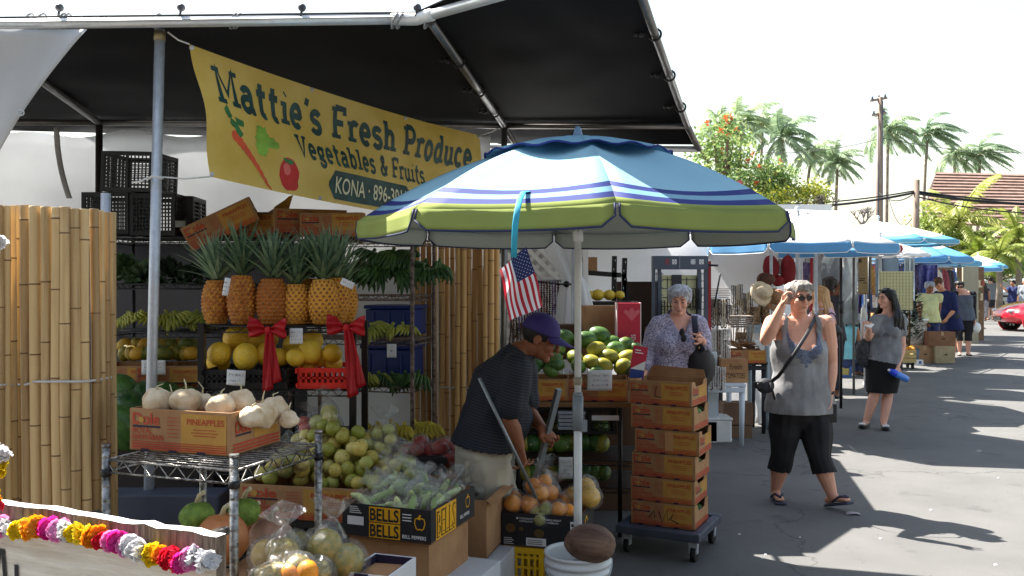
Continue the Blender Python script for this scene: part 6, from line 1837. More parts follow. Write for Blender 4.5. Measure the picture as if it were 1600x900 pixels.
for i, (u, v, Y, r, mm, lab, ry) in enumerate(((1190, 458, 9.0, .13, m_straw, 'pale straw hat hanging left of the umbrella post', 50), (1211, 468, 9.1, .12, mat('tan straw', rgb(150, 110, 76), .7, .15, 40, bump=.4), 'tan straw hat hanging behind the raised hand', 25), (1196, 440, 9.2, .10, mat('brown felt', rgb(86, 54, 42), .8, .2, 10), 'small brown hat above the pale straw hat', 40))):
 t = thing('straw_hat', lab, 'hat', P(u, v, Y)); t.rotation_euler = (R(70), R(ry - 40), R(20))
 q = MB(); q.lathe([(r, -.01), (r * .98, 0), (r * .62, .012)], 26, 0, None, True, lambda a, z: 1 + .04 * math.sin(2 * a)); q.build('brim', mm, t, solid=.004)
 q = MB(); q.lathe([(r * .60, .012), (r * .58, .06), (r * .5, .10), (r * .25, .115), (0, .112)], 22); q.build('crown', mm, t)
m_redc = mat('dark red cloth', rgb(120, 24, 34), .8, .2, 5, bump=.3)
for i, (u0, u1, v0, v1, lab) in enumerate(((1191, 1217, 400, 436, 'dark red folded cloth hung left of the umbrella post'), (1219, 1243, 400, 446, 'dark red bag hung right of the umbrella post'), (1205, 1226, 430, 447, 'bright red cloth bundle behind the umbrella post'))):
 a, b = P(u0, v0, 9.5), P(u1, v1, 9.5)
 q = MB()
 q.ball(((a.x + b.x) / 2, 9.5, (a.z + b.z) / 2), ((b.x - a.x) / 2, .07, (a.z - b.z) / 2), 18, 12, f=lambda d: 1 + .12 * math.sin(9 * d.x + i) * (1 - abs(d.z)) + .15 * max(0, abs(d.z) - .5))
 q.tube([((a.x + b.x) / 2, 9.5, a.z - .03), ((a.x + b.x) / 2, 9.5, a.z + .12)], .006, 6)
 tag(q.build('hanging_cloth', m_redc), lab, 'cloth')
# ------------------------------------------------------------ market umbrellas down the row
m_wcloth = mat('white umbrella cloth', (.78, .79, .80), .7, .04, 3, translucent=.25)
m_bcloth = mat('blue umbrella cloth', rgb(104, 168, 214), .7, .06, 5, translucent=.3)
m_rcloth = mat('red umbrella cloth', rgb(172, 52, 66), .7, .08, 5, translucent=.3)
m_tcloth = mat('turquoise umbrella cloth', rgb(110, 182, 210), .7, .08, 4, translucent=.3)
m_gcloth = mat('grey underside cloth', rgb(120, 130, 140), .7, .05, 5)
m_sprint = mat('silver printed cloth', rgb(206, 214, 222), .6, .3, 26, col2=rgb(240, 242, 244), translucent=.2)
def market_umbrella(label, u, Y, vr, vt, Rm, nseg, top, val, bands_m, a0=0.0, drop=.09, post=m_steel, extra=None):
 x = XY(u, Y); zr = EYE - (vr - 440) / FPX * Y; zt = EYE - (vt - 440) / FPX * Y
 t = thing('market_umbrella', label, 'umbrella', (x, Y, 0))
 mats_ = [top, val, m_gcloth, val, m_white] if extra is None else extra
 q, pt = umb_canopy(Rm, zr, zt, nseg, a0, bands_m, drop, 3, 10, 6, .35)
 q.build('canopy', mats_, t, solid=.002)
 q = MB(); q.tube([(0, 0, 0), (0, 0, zt + .06)], .022, 12); q.ball((0, 0, zt + .08), .03, 10, 8); q.build('pole', post, t)
 q = MB(); q.lathe([(0, 0), (.24, 0), (.24, .05), (.06, .09), (.05, .3), (0, .3)], 18); q.build('base', m_white, t)
 rib_set(t, pt, nseg, Rm, zr, m_steel)
 return t
market_umbrella('white market umbrella with blue edge panels behind the woman in grey', 1246, 9.6, 384, 338, 1.02, 8, m_wcloth, m_bcloth, [(0, 0)], R(12), .10,
    extra=[m_wcloth, m_bcloth, m_gcloth, m_bcloth, m_white])
q = MB(); q.tube([(0, 0, 0), (0, 0, 2.0)], .017, 10); tag(q.build('stall_post', m_steel, loc=(XY(1205, 9.2), 9.2, 0)), 'thin silver stall post beside the pale straw hat', 'post')
market_umbrella('red-edged market umbrella under the white and blue one', 1252, 12.0, 386, 352, 1.25, 8, m_wcloth, m_rcloth, [(0, 0), (.8, 3)], R(20), .09)
market_umbrella('white umbrella with silver printed edge left of the blue-edged one', 1160, 11.2, 382, 350, 1.1, 8, m_wcloth, m_sprint, [(0, 0), (.8, 3)], R(8), .09)
market_umbrella('white and turquoise market umbrella above the woman with the phone', 1372, 15.5, 378, 346, 1.28, 8, m_wcloth, m_tcloth, [(0, 0), (.82, 3)], R(10), .06)
market_umbrella('white umbrella with pale edge before the turquoise one', 1375, 13.6, 398, 374, .72, 8, m_wcloth, m_wcloth, [(0, 0)], R(4), .03)
market_umbrella('blue-bordered market umbrella above the navy-shirted man', 1410, 18.5, 404, 368, 1.32, 8, m_wcloth, m_bcloth, [(0, 0), (.62, 3)], R(15), .10)
market_umbrella('small white and blue umbrella farthest along the stalls', 1488, 26.0, 420, 397, 1.32, 8, m_wcloth, m_bcloth, [(0, 0), (.80, 3)], R(5), .08)
market_umbrella('white umbrella with turquoise border over the black-cardigan woman', 1442, 22.0, 410, 384, 1.3, 8, m_wcloth, m_tcloth, [(0, 0), (.7, 3)], R(12), .10)
market_umbrella('pale blue umbrella behind the one farthest along', 1528, 30.0, 416, 399, .9, 8, m_wcloth, m_tcloth, [(0, 0), (.75, 3)], R(25), .08)
wt = thing('white_tent', 'white ridge tent roof with a grey gable behind the umbrellas', 'tent', (XY(1270, 15), 15, 0))
o0 = wt.location.copy()
rA, rB = P(1170, 326, 15.5), P(1318, 330, 15.0); eA, eB = P(1140, 378, 13.6), P(1352, 376, 13.4); gA, gB = P(1170, 372, 17.2), P(1338, 374, 16.8)
q = MB()
q.sheet(lambda u, v: bil(rA, rB, eB, eA, u, v) - o0 - Vector((0, 0, .05 * math.sin(PI * v))), 16, 8)
q.sheet(lambda u, v: bil(rA, rB, gB, gA, u, v) - o0 - Vector((0, 0, .05 * math.sin(PI * v))), 16, 8)
q.build('roof', mat('white tent cloth', (.80, .80, .80), .6, .04, 3), wt, solid=.004)
q = MB(); q.add([rB - o0 - Vector((.0, 0, .04)), eB - o0 - Vector((.03, 0, .02)), gB - o0 - Vector((.03, 0, .02))], [(0, 1, 2)]); q.build('gable', mat('grey gable cloth', rgb(110, 114, 122), .7, .05, 4), wt, solid=.004)
for p in (eA, eB, gA, gB):
 q = MB(); q.tube([p - o0, Vector((p.x, p.y, 0)) - o0], .022, 10); q.build('post', m_steel, wt)
q = MB()
for (u0, u1) in ((1225, 1252), (1257, 1274)):
 a = P(u0, 338, 15.0) + Vector((0, 0, .03)); b = P(u1, 338, 15.0) + Vector((0, 0, .03))
 q.add([a - o0, b - o0, (b - o0) + Vector((-.06, 0, .035)), (a * .3 + b * .7 - o0) + Vector((0, 0, .012)), (a - o0) + Vector((.05, 0, .03))], [(0, 1, 2, 3, 4)])
q.build('vent_flap', m_dgrey, wt, solid=.004)
# ------------------------------------------------------------ stall fronts between the umbrellas
m_clear = mat('dusty clear plastic', rgb(150, 156, 158), .3, .15, 4, col2=rgb(196, 200, 202), bump=.6, bscale=5, translucent=.4)
q = MB(); q.sheet(lambda u, v: P(1243 + 98 * u, 392 + 115 * v, 13.0 + .12 * math.sin(u * 13 + v * 3) + .08 * math.sin(v * 9)), 40, 20)
tag(q.build('plastic_curtain', m_clear, solid=.002), 'dusty plastic curtain hanging behind the blonde woman', 'curtain')
q = MB(); q.sheet(lambda u, v: P(1330 + 32 * u, 402 + 58 * v, 13.2 + .03 * math.sin(u * 5 + v * 3)), 10, 14)
o = q.build('hessian_sack', mat('pale hessian', rgb(146, 124, 88), .9, .15, 30, bump=.3), solid=.004)
tag(o, 'tan printed sack hung up left of the woman with the phone', 'sack')
q = MB()
def sackp(a, b): return P(1330 + 32 * a, 402 + 58 * b, 13.2 + .03 * math.sin(a * 5 + b * 3) - .02)
for (a, b, w_, h_) in ((.2, .35, .12, .05), (.2, .43, .16, .03), (.2, .50, .2, .02), (.2, .56, .5, .02), (.2, .61, .45, .025), (.2, .68, .55, .02), (.3, .04, .2, .1)):
 q.add([sackp(a, b), sackp(a + w_, b), sackp(a + w_, b + h_), sackp(a, b + h_)], [(3, 2, 1, 0)])
q.build('printing', mat('faded black print', rgb(60, 50, 40), .8), o)
for u, Y, m_, lab in ((1314, 11.2, m_black, 'dark stall post behind the seated woman'), (1334, 12.6, mat('grey stall post', rgb(96, 98, 96), .6), 'grey stall post left of the tan sack'), (1358, 12.6, m_black, 'dark stall post right of the tan sack'), (1275, 9.95, m_steel, 'thin pale post in front of the blonde woman'), (1268, 10.9, m_rcloth, 'thin red post beside the blonde woman')):
 q = MB(); q.tube([(0, 0, 0), (0, 0, EYE + .05 * Y * .7)], .018, 10); q.tube([(0, 0, 1.2), (0, 0, 1.35)], .026, 10); tag(q.build('stall_post', m_, loc=(XY(u, Y), Y, 0)), lab, 'post')
bd2 = thing('display_board', 'cream mesh display board behind the head of the woman with the phone', 'board', P(1400, 484, 13.0))
q = MB(); k = 13.0 / FPX; q.box((0, 0, 30 * k), (52 * k, .03, 60 * k)); q.build('panel', mat('cream pegboard', rgb(200, 196, 150), .7, .06, 5), bd2)
q = MB()
for i in range(11): q.box(((-25 + 5 * i) * k, -.018, 30 * k), (.004, .006, 58 * k))
for i in range(12): q.box((0, -.018, (2 + 5 * i) * k), (50 * k, .006, .004))
q.build('mesh_grid', mat('straw grid', rgb(160, 154, 110), .7, .1, 10), bd2)
q = MB()
for s_ in (-1, 1): q.tube([(s_ * 20 * k, 0, 60 * k), (s_ * 20 * k, .02, 80 * k)], .005, 5)
q.build('hanging_cord', m_black, bd2)
for i, (u, v0, v1, w_, c, lab, Y) in enumerate(((1344, 460, 490, 7, (70, 50, 100), 'violet patterned cloth hanging below the tan sack', 14.5), (1352, 461, 487, 6, (36, 70, 150), 'blue cloth hanging below the tan sack', 14.4), (1431, 402, 470, 10, (52, 48, 96), 'violet sarong hanging right of the cream board', 19.4),
           (1447, 404, 450, 11, (60, 56, 120), 'deep blue sarong above the man in the yellow shirt', 19.5), (1456, 410, 446, 9, (70, 60, 110), 'short violet sarong above the capped man', 19.6), (1421, 404, 470, 8, (180, 186, 200), 'pale patterned cloth beside the cream board', 15.7))):
 q = MB(); q.sheet(lambda a, b: P(u - w_ + 2 * w_ * a, v0 + (v1 - v0) * b, Y + .05 * math.sin(a * 12 + b * 2 + i)), 14, 8)
 tag(q.build('hanging_cloth', mat('sarong %s %s %s' % c, rgb(*c), .8, .5, 14, col2=rgb(min(255, c[0] + 60), min(255, c[1] + 70), min(255, c[2] + 70))), solid=.004), lab, 'cloth')
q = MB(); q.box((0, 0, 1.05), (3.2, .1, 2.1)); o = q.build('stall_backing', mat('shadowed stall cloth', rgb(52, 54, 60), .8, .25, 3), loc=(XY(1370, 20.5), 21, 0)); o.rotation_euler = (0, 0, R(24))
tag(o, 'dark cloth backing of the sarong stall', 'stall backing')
q = MB(); q.sheet(lambda u, v: P(1368 + 36 * u, 394 + 70 * v, 14.6 + .05 * math.sin(u * 8)), 14, 8); tag(q.build('hanging_cloth', mat('grey blue cloth', rgb(120, 136, 150), .8, .1, 4), solid=.004), 'grey-blue cloth hanging behind the head of the woman with the phone', 'cloth')
q = MB(); q.box((0, 0, .80), (1.0, .6, .05)); q.box((0, .02, .4), (.9, .5, .76), 1)
tag(q.build('produce_table', [m_plank, mat('dark table')], loc=(XY(1345, 16.6), 16.6, 0)), 'table with green produce behind the seated woman', 'table')
for k in range(10):
 o = put('greens_bunch', LM[k % 3], None, (XY(1345, 16.6) - .45 + .1 * k, 16.45 + rnd.uniform(-.1, .1), .84)); o.scale = (.9, .9, .7); tag(o, 'green bunch laid on the table behind the seated woman', 'greens', 'green bunches on the back table')
q = MB(); q.lathe([(0, 0), (.10, 0), (.12, .22), (.11, .22), (.09, .02)], 18); tag(q.build('tub', mat('pale green plastic', rgb(140, 176, 160), .5, .1, 6), loc=P(1331, 500, 16.45)), 'pale green tub on the table behind the seated woman', 'tub')
q = MB(); q.lathe([(0, 0), (.035, 0), (.035, .14), (.012, .17), (.012, .2), (0, .2)], 14); tag(q.build('bottle', m_white, loc=P(1349, 497, 13.4)), 'white bottle hanging at the table edge beside the woman with the phone', 'bottle')
m_bluep = mat('blue crate plastic', rgb(58, 96, 156), .45, .1, 8)
BCY = 14.8
bc = thing('blue_crate', 'blue plastic crate with yellow fruit print under the seated woman', 'crate', (XY(1314, BCY), BCY, 0))
for (x, y, a, w_) in ((0, 0, 0, .36), (0, .3, 0, .36), (-.18, .15, 90, .29), (.18, .15, 90, .29)):
 q = MB()
 M = TR((x, y, 0), R(a))
 for c, d in (((0, 0, .02), (w_, .014, .04)), ((0, 0, .30), (w_, .014, .05)), ((-w_ / 2 + .02, 0, .16), (.04, .013, .24)), ((w_ / 2 - .02, 0, .16), (.04, .013, .24))): q.box(c, d, 0, M)
 q.box((0, .008, .16), (w_ - .08, .004, .24), 1, M)
 q.build('side_panel', [m_bluep, mat('crate liner', rgb(150, 148, 120), .7, .4, 30, col2=rgb(206, 180, 70))], bc)
q = MB(); q.box((0, .15, .305), (.34, .28, .02)); q.build('seat_board', m_bluep, bc)
OCY = 14.6
oc = thing('orange_crate', 'wooden crate of oranges on castors beside the woman with the phone', 'crate', (XY(1417, OCY + 1.6), OCY + 1.6, 0))
q = MB()
for z in (.16, .24, .32): q.box((0, 0, z), (.34, .016, .065)); q.box((0, .28, z), (.34, .016, .065)); q.box((-.165, .14, z), (.014, .26, .065)); q.box((.165, .14, z), (.014, .26, .065))
q.box((0, .14, .125), (.34, .3, .012)); q.build('slats', mat('pale crate wood', rgb(190, 166, 112), .8, .15, 6), oc)
for x in (-.12, .12):
 for y in (.04, .24):
  q = MB(); q.tube([(x - .012, y, .045), (x + .012, y, .045)], .045, 12); q.box((x, y, .1), (.03, .03, .05)); q.build('castor', m_rubber, oc)
for k in range(10):
 fruit('orange', Vector((oc.location.x - .13 + .065 * (k % 5), oc.location.y + .04 + .07 * (k // 5), .36 + .02 * (k % 2))), None, 0, .038, m_orange, 'orange in the wooden crate beside the woman with the phone', 'orange', 'oranges in the wooden crate')
m_oldbox = mat('weathered carton', rgb(150, 112, 78), .85, .15, 4, col2=rgb(178, 142, 106))
m_oldbox2 = mat('pale weathered carton', rgb(156, 138, 106), .85, .2, 9, col2=rgb(182, 166, 132))
def plainbox(label, u0, u1, v0, v1, Y, d_, m_, rz=0.0):
 a, b = P(u0, v1, Y), P(u1, v0, Y)
 q = MB(); w_, h_ = b.x - a.x, b.z - a.z
 q.box((0, d_ / 2, h_ / 2), (w_, d_, h_)); q.box((0, d_ / 2, h_ + .0015), (.012, d_ * .98, .003), 1); q.box((0, -.001, h_ * .86), (.05, .004, h_ * .26), 1)
 q.box((w_ * .05, -.0015, h_ * .5), (.06, .003, .025), 2)
 o = q.build('market_carton', [m_, mat('parcel tape', rgb(176, 146, 110), .35, .1, 8), mat('dark carton slot', rgb(60, 44, 34), .8)], loc=((a.x + b.x) / 2, Y, a.z), bevel=.006); o.rotation_euler = (0, 0, rz)
 return tag(o, label, 'box')
Yb = EYE * FPX / (567 - 440)
plainbox('brown carton on the ground left of the pale one, before the navy-shirted man', 1428, 1461, 540, 567, Yb, .4, m_oldbox)
plainbox('pale square carton on the ground under the leather-brown one', 1461.5, 1492, 541, 567.5, Yb - .1, .34, m_oldbox2)
plainbox('brown carton with open top lying on the two ground cartons', 1452, 1493, 518.5, 540.7, Yb - .05, .3, mat('dark weathered carton', rgb(120, 82, 58), .8, .15, 5, col2=rgb(146, 106, 80)))
q = MB(); q.box((0, 0, .05), (.16, .12, .1)); q.box((.02, -.061, .05), (.05, .003, .05), 1); tag(q.build('small_carton', [m_white, mat('blue print', rgb(60, 90, 150), .6)], loc=(XY(1434, Yb - .4), Yb - .4, 0)), 'small white printed carton on the ground before the brown ones', 'box')
tb_ = thing('white_tub', 'white plastic bin beside the leafy potted plant', 'bin', (XY(1432, 17.8), 17.8, 0))
q = MB(); q.lathe([(0, .25), (.15, .25), (.21, .82), (.225, .82), (.225, .86), (.19, .86), (.13, .28)], 22); q.build('bin_body', m_white, tb_)
q = MB(); q.box((0, 0, .125), (.3, .3, .25)); q.build('foot', m_dgrey, tb_)
m_bushl = mat('dark glossy leaf', rgb(30, 52, 28), .45, .3, 14, col2=rgb(66, 92, 50), rand=.2)
pp = thing('potted_plant', 'tall leafy plant with small white flowers behind the woman with the phone', 'plant', (XY(1420, 17.2), 17.2, 0))
q = MB(); q.lathe([(0, 0), (.16, 0), (.2, .3), (.18, .3), (.15, .05)], 18); q.build('pot', m_dgrey, pp)
q = MB(); rr = random.Random(4)
for i in range(800):
 z = .45 + rr.random() ** .8 * .98; r = .26 * math.sin(PI * min(1, (z - .3) / 1.25)) * math.sqrt(rr.random()) + .04
 a = rr.uniform(0, 6.28); c = Vector((r * math.cos(a), r * math.sin(a), z)); d = Vector((math.cos(a), math.sin(a), rr.uniform(-.3, .7))).normalized(); sd = d.cross(Vector((0, 0, 1))).normalized()
 L = rr.uniform(.07, .13)
 q.add([c, c + d * L * .5 + sd * L * .3, c + d * L, c + d * L * .5 - sd * L * .3], [(0, 1, 2, 3)], 0)
 if i % 18 == 0: q.ball(c + d * .06, .018, 6, 4, 1)
q.build('foliage', [m_bushl, m_white], pp)
q = MB(); q.tube([(0, 0, .25), (.02, 0, .8), (0, .02, 1.25)], [.03, .02, .01], 7); q.build('stem', mat('brown stem', rgb(90, 66, 46), .8), pp)
q = MB(); q.box((0, 0, 1.0), (1.6, .1, 2.0)); rr = random.Random(8)
for i in range(40): q.box((rr.uniform(-.75, .75), -.07, rr.uniform(.5, 1.9)), (rr.uniform(.05, .15), .06, rr.uniform(.06, .2)), 1 + i % 3)
o = q.build('goods_stand', [mat('stall brown', rgb(110, 84, 60), .8, .3, 5), mat('goods cream', rgb(196, 180, 150), .7, .2, 9), mat('goods red', rgb(140, 66, 52), .7, .2, 9), mat('goods green', rgb(96, 106, 80), .7, .2, 9)], loc=(XY(1500, 24), 24, 0)); o.rotation_euler = (0, 0, R(20))
tag(o, 'crowded goods stand under the farthest umbrella', 'stand')
q = MB(); q.box((0, 0, 1.0), (.4, .06, 2.0)); o = q.build('slat_screen', mat('pale slats', rgb(156, 150, 128), .7, .1, 5, stretch=(8, 1, .3)), loc=(XY(1516, 23), 23, 0)); tag(o, 'pale slatted screen behind the woman in the black cardigan', 'screen')
# ------------------------------------------------------------ vehicles
def wheel_parts(parent, c, r, w_, m_rim, spokes=10, ax=(0, 1, 0)):
 M = Matrix.Translation(Vector(c)) @ Matrix.Rotation(R(90), 4, 'X')
 q = MB(); q.lathe([(r * .66, -w_ / 2), (r * .93, -w_ / 2), (r, -w_ * .32), (r, w_ * .32), (r * .93, w_ / 2), (r * .66, w_ / 2)], 30, 0, M)
 tyre = q.build('tyre', m_rubber, parent)
 q = MB(); q.lathe([(r * .68, -w_ * .42), (r * .68, w_ * .48), (r * .60, w_ * .48), (r * .60, w_ * .2), (0, w_ * .2)], 30, 1, M)
 for k in range(spokes):
  a = 2 * PI * k / spokes
  d = Vector((math.cos(a), math.sin(a), 0)); z = Vector((0, 0, w_ * .42))
  q.bar(M @ (d * r * .1 + z), M @ (d * r * .63 + z), .05, .03, 0, (0, 1, 0))
 q.lathe([(0, w_ * .5), (r * .14, w_ * .5), (r * .16, w_ * .3)], 16, 0, M)
 q.build('rim', [m_rim, m_black], parent)
m_carred = mat('red car paint', rgb(190, 14, 40), .25, .05, 3, coat=1.0)
m_glass = mat('dark car glass', (.02, .025, .03), .06, .1, 3, spec=.8)
m_alloy = mat('alloy silver', rgb(190, 192, 196), .3, .08, 10, metal=.7)
CY = 29.0
car = thing('parked_car', 'red compact car with silver wheels entering at the right edge', 'car', (XY(1558, CY), CY, 0), R(-4))
L_, W_c = 4.1, 1.7
prof = [(0.02, .42), (0.0, .52), (.03, .62), (.16, .72), (.42, .84), (.85, .94), (1.15, .98), (1.30, 1.02), (1.75, 1.36), (2.3, 1.47), (2.8, 1.42), (3.3, 1.16), (3.8, .98), (4.02, .86), (4.1, .55), (4.05, .32), (3.6, .24), (.4, .24), (.1, .32)]
def carlow(): return [(x, min(z, 1.0)) for x, z in prof]
q = MB()
ns = 9
bodyp = [(0.02, .42), (0.0, .54), (.05, .64), (.2, .75), (.45, .86), (.85, .95), (1.2, .99), (2.2, 1.0), (3.2, .99), (3.75, .95), (4.0, .82), (4.1, .55), (4.05, .32), (3.6, .24), (.4, .24), (.1, .32)]
rings = []
for j in range(ns):
 y = -W_c / 2 + W_c * j / (ns - 1); e = abs(2 * j / (ns - 1) - 1)
 sh = 1 - .10 * e ** 5; nose = .38 * e ** 3
 rings.append([(2.05 + (x - 2.05) * (1 - .02 * e ** 4) + (nose * max(0, 1 - x / 1.1) if x < 1.1 else -(nose * max(0, (x - 3.1)))), y, .24 + (z - .24) * sh) for x, z in bodyp])
k = len(bodyp)
vs = [p for r_ in rings for p in r_]
q.add(vs, [(j * k + i, j * k + (i + 1) % k, (j + 1) * k + (i + 1) % k, (j + 1) * k + i) for j in range(ns - 1) for i in range(k)] + [tuple(range(k)), tuple(range((ns - 1) * k + k - 1, (ns - 1) * k - 1, -1))], 0, True)
q.build('body', m_carred, car)
q = MB()
for s_ in (-1, 1):
 for cx in (.78, 3.3):
  M = Matrix.Translation(Vector((cx, s_ * (W_c / 2 - .012), .33))) @ Matrix.Rotation(R(90), 4, 'X')
  q.lathe([(.0, 0), (.37, 0.0), (.40, .02), (.40, .05), (.37, .055)], 26, 0, M) if s_ > 0 else q.lathe([(.0, .055), (.37, .055), (.40, .04), (.40, .0), (.37, -.005)], 26, 0, M)
q.build('wheel_arch', m_carred, car)
q = MB(); gh = [(1.15, .98), (1.72, 1.38), (2.25, 1.47), (2.8, 1.42), (3.45, 1.0)]
vs = []
for s_ in (-1, 1): vs += [(x, s_ * (W_c / 2 - .08 - .28 * (z - .98) / .49), z) for x, z in gh]
q.add(vs, [(i, i + 1, 6 + i, 5 + i) for i in range(4)] + [(4, 3, 2, 1, 0), (5, 6, 7, 8, 9)], 0, False); q.build('cabin_glass', m_glass, car)
for x in (.78, 3.3):
 for s_ in (-1, 1):
  wp = bpy.data.objects.new('wheel', None); COL.objects.link(wp); wp.parent = car; wp.location = (x, s_ * (W_c / 2 - .09), .33)
  wheel_parts(wp, (0, 0, 0), .33, .20 if s_ > 0 else .20, m_alloy, 10)
  if s_ < 0: wp.rotation_euler = (0, 0, 0)
for s_ in (-1, 1):
 q = MB(); q.ball((.20, s_ * .52, .66), (.13, .10, .055), 16, 10); q.build('headlight', mat('lamp glass', rgb(200, 206, 210), .1, .05, 5), car)
 q = MB(); q.ball((1.45, s_ * .92, 1.04), (.06, .1, .07), 12, 8); q.build('mirror', m_black, car)
q = MB(); q.box((.0, 0, .40), (.03, .5, .12)); q.build('grille', m_black, car)
m_silver = mat('silver car paint', rgb(168, 172, 178), .35, .05, 3, metal=.5, coat=.6)
JY = 46.0
jp = thing('parked_car', 'boxy silver off-road car with dark windows parked behind the red car', 'car', (XY(1524, JY), JY, 0), R(-3))
def jbox(nm, parts, m_, bev=.03):
 q = MB()
 for c, d in parts: q.box(c, d)
 return q.build(nm, m_, jp, bevel=bev)
jbox('body', [((2.1, 0, .82), (4.0, 1.6, .50)), ((2.85, 0, 1.42), (2.4, 1.5, .74))], m_silver)
jbox('roof', [((2.85, 0, 1.82), (2.5, 1.56, .08))], mat('dark roof', rgb(70, 74, 80), .5, .1, 5))
jbox('bumper', [((.06, 0, .58), (.16, 1.7, .18)), ((4.14, 0, .58), (.14, 1.7, .18))], m_black)
jbox('fender', [((.65, -.88, .86), (1.1, .18, .1)), ((3.4, -.88, .86), (1.1, .18, .1)), ((.65, .88, .86), (1.1, .18, .1)), ((3.4, .88, .86), (1.1, .18, .1))], m_black)
for x0, x1 in ((1.72, 2.22), (2.30, 3.08), (3.16, 3.98)): jbox('window', [(((x0 + x1) / 2, -.755, 1.46), (x1 - x0, .02, .46))], m_glass, .02)
jbox('windshield', [((1.64, 0, 1.46), (.02, 1.3, .46))], m_glass, .02)
for x in (.7, 3.4):
 for y in (-.72, .72):
  wp = bpy.data.objects.new('wheel', None); COL.objects.link(wp); wp.parent = jp; wp.location = (x, y, .40); wheel_parts(wp, (0, 0, 0), .40, .25, m_alloy, 5)
for s_ in (-1, 1):
 q = MB(); M = Matrix.Translation(Vector((.09, s_ * .5, .92))) @ Matrix.Rotation(R(-90), 4, 'Y'); q.lathe([(0, .02), (.1, .01), (.11, -.02)], 18, 0, M); q.build('headlight', mat('lamp glass'), jp)
q = MB(); q.box((0, 0, .45), (30, .3, .9)); q.box((0, 0, .93), (30, .4, .06)); o = q.build('garden_wall', mat('pale garden wall', rgb(196, 192, 184), .85, .08, 3), loc=(34, 52, 0)); tag(o, 'low pale garden wall behind the silver car', 'wall')
# ------------------------------------------------------------ poles, cables, lamp
m_pole_w = mat('weathered pole wood', rgb(120, 100, 88), .85, .2, 3, col2=rgb(156, 138, 124), stretch=(4, 4, .5))
def upole(label, u, Y, vt, r, arms):
 z = EYE - (vt - 440) / FPX * Y
 t = thing('utility_pole', label, 'utility pole', (XY(u, Y), Y, 0))
 q = MB(); q.tube([(0, 0, 0), (.02, 0, z * .5), (0.08, 0, z)], [r * 1.25, r * 1.1, r * .85], 14); q.build('shaft', m_pole_w, t)
 for dz, L in arms:
  q = MB(); q.bar((-L * .5, -.2, z - dz - .1), (L * .5, .2, z - dz + .15), .12, .12); q.build('crossarm', m_pole_w, t)
  for s_ in (-.4, 0, .4):
   q = MB(); q.lathe([(0, 0), (.06, 0), (.08, .06), (.05, .12), (.07, .2), (0, .22)], 10, 0, TR((s_ * L, s_ * .4, z - dz + .05 + .25 * s_))); q.build('insulator', m_dgrey, t)
 if arms and arms[0][1] > .9:
  q = MB(); q.tube([(.16, -.1, .1), (.18, -.1, z * .98)], .04, 6); q.tube([(-.1, -.15, 2), (-.1, -.15, z * .9)], .03, 6); q.build('conduit', m_dgrey, t)
 return t, z
up1, z1 = upole('tall weathered utility pole rising behind the market umbrellas', 1373, 52, 152, .17, ((.15, 1.1), (1.0, .9)))
up2, z2 = upole('short dark utility pole right of the tall one', 1429, 36, 281, .14, ())
q = MB()
def cable(a, b, sag, r):
 q.tube([a.lerp(b, t) - Vector((0, 0, sag * 4 * t * (1 - t))) for t in [k / 24 for k in range(25)]], r, 5)
for (ua, va, Ya, ub, vb, Yb_, sag, r) in ((1120, 316, 34, 1429, 298, 36, .25, .03), (1120, 320, 34, 1429, 301, 36, .3, .05), (1429, 298, 36, 1720, 312, 34, .2, .035), (1429, 301, 36, 1720, 318, 34, .2, .06), (1429, 306, 36, 1720, 328, 34, .35, .03)):
 cable(P(ua, va, Ya), P(ub, vb, Yb_), sag, r)
cable(P(1373, 300, 52), P(1429, 302, 36), .4, .03); cable(P(1388, 306, 50), P(1427, 338, 37), .9, .02); cable(P(1380, 215, 52), P(1100, 222, 60), .8, .02); cable(P(1380, 216, 52), P(1720, 230, 60), .6, .02)
tag(q.build('power_cables', m_black), 'black power and telephone cables running past the two poles', 'cables')
sl = thing('street_lamp', 'white gooseneck street lamp before the brown tiled roof', 'street lamp', (XY(1541, 46), 46, 0))
zt = EYE + (440 - 340) / FPX * 46
q = MB(); q.tube([(0, 0, 0), (0, 0, zt - .4), (-.05, 0, zt - .1), (-.25, 0, zt)], [.09, .07, .06, .06], 10); q.build('post', m_white, sl)
q = MB(); q.ball((-.35, 0, zt - .02), (.28, .14, .1), 14, 8); q.build('lamp_head', m_white, sl)
# ------------------------------------------------------------ buildings
m_tile = mat('brown roof tile', rgb(108, 84, 74), .8, .2, 2, col2=rgb(146, 120, 108), stretch=(1, 1, 1))
def tiled_roof(parent, a, b, c, d, n, name='roof'):
 """courses stepping down from the ridge a-b to the eave d-c"""
 q = MB(); o0 = parent.location
 nn = (b - a).cross(d - a).normalized()
 if nn.y > 0: nn = -nn
 for i in range(n):
  t0, t1 = i / n, (i + 1.12) / n
  p = [a.lerp(d, t0), b.lerp(c, t0), b.lerp(c, t1), a.lerp(d, t1)]
  lo, hi = [x - o0 for x in p], None
  th = nn * .12
  q.add([lo[0], lo[1], lo[2] + th, lo[3] + th, lo[2], lo[3]], [(0, 1, 2, 3), (3, 2, 4, 5)], 0)
 return q.build(name, m_tile, parent)
bl = thing('tiled_building', 'large building with brown tiled roof behind the palms at the right', 'building', (XY(1560, 60), 60, 0))
tiled_roof(bl, P(1463, 269, 64), P(1760, 276, 64), P(1720, 352, 54), P(1440, 352, 54), 16)
q = MB(); a = P(1450, 352, 56); q.box((4.5, 1.0, a.z / 2 - .15), (13.5, 6, a.z - .3)); q.build('wall', mat('tan wall', rgb(170, 150, 126), .85, .1, 2), bl)
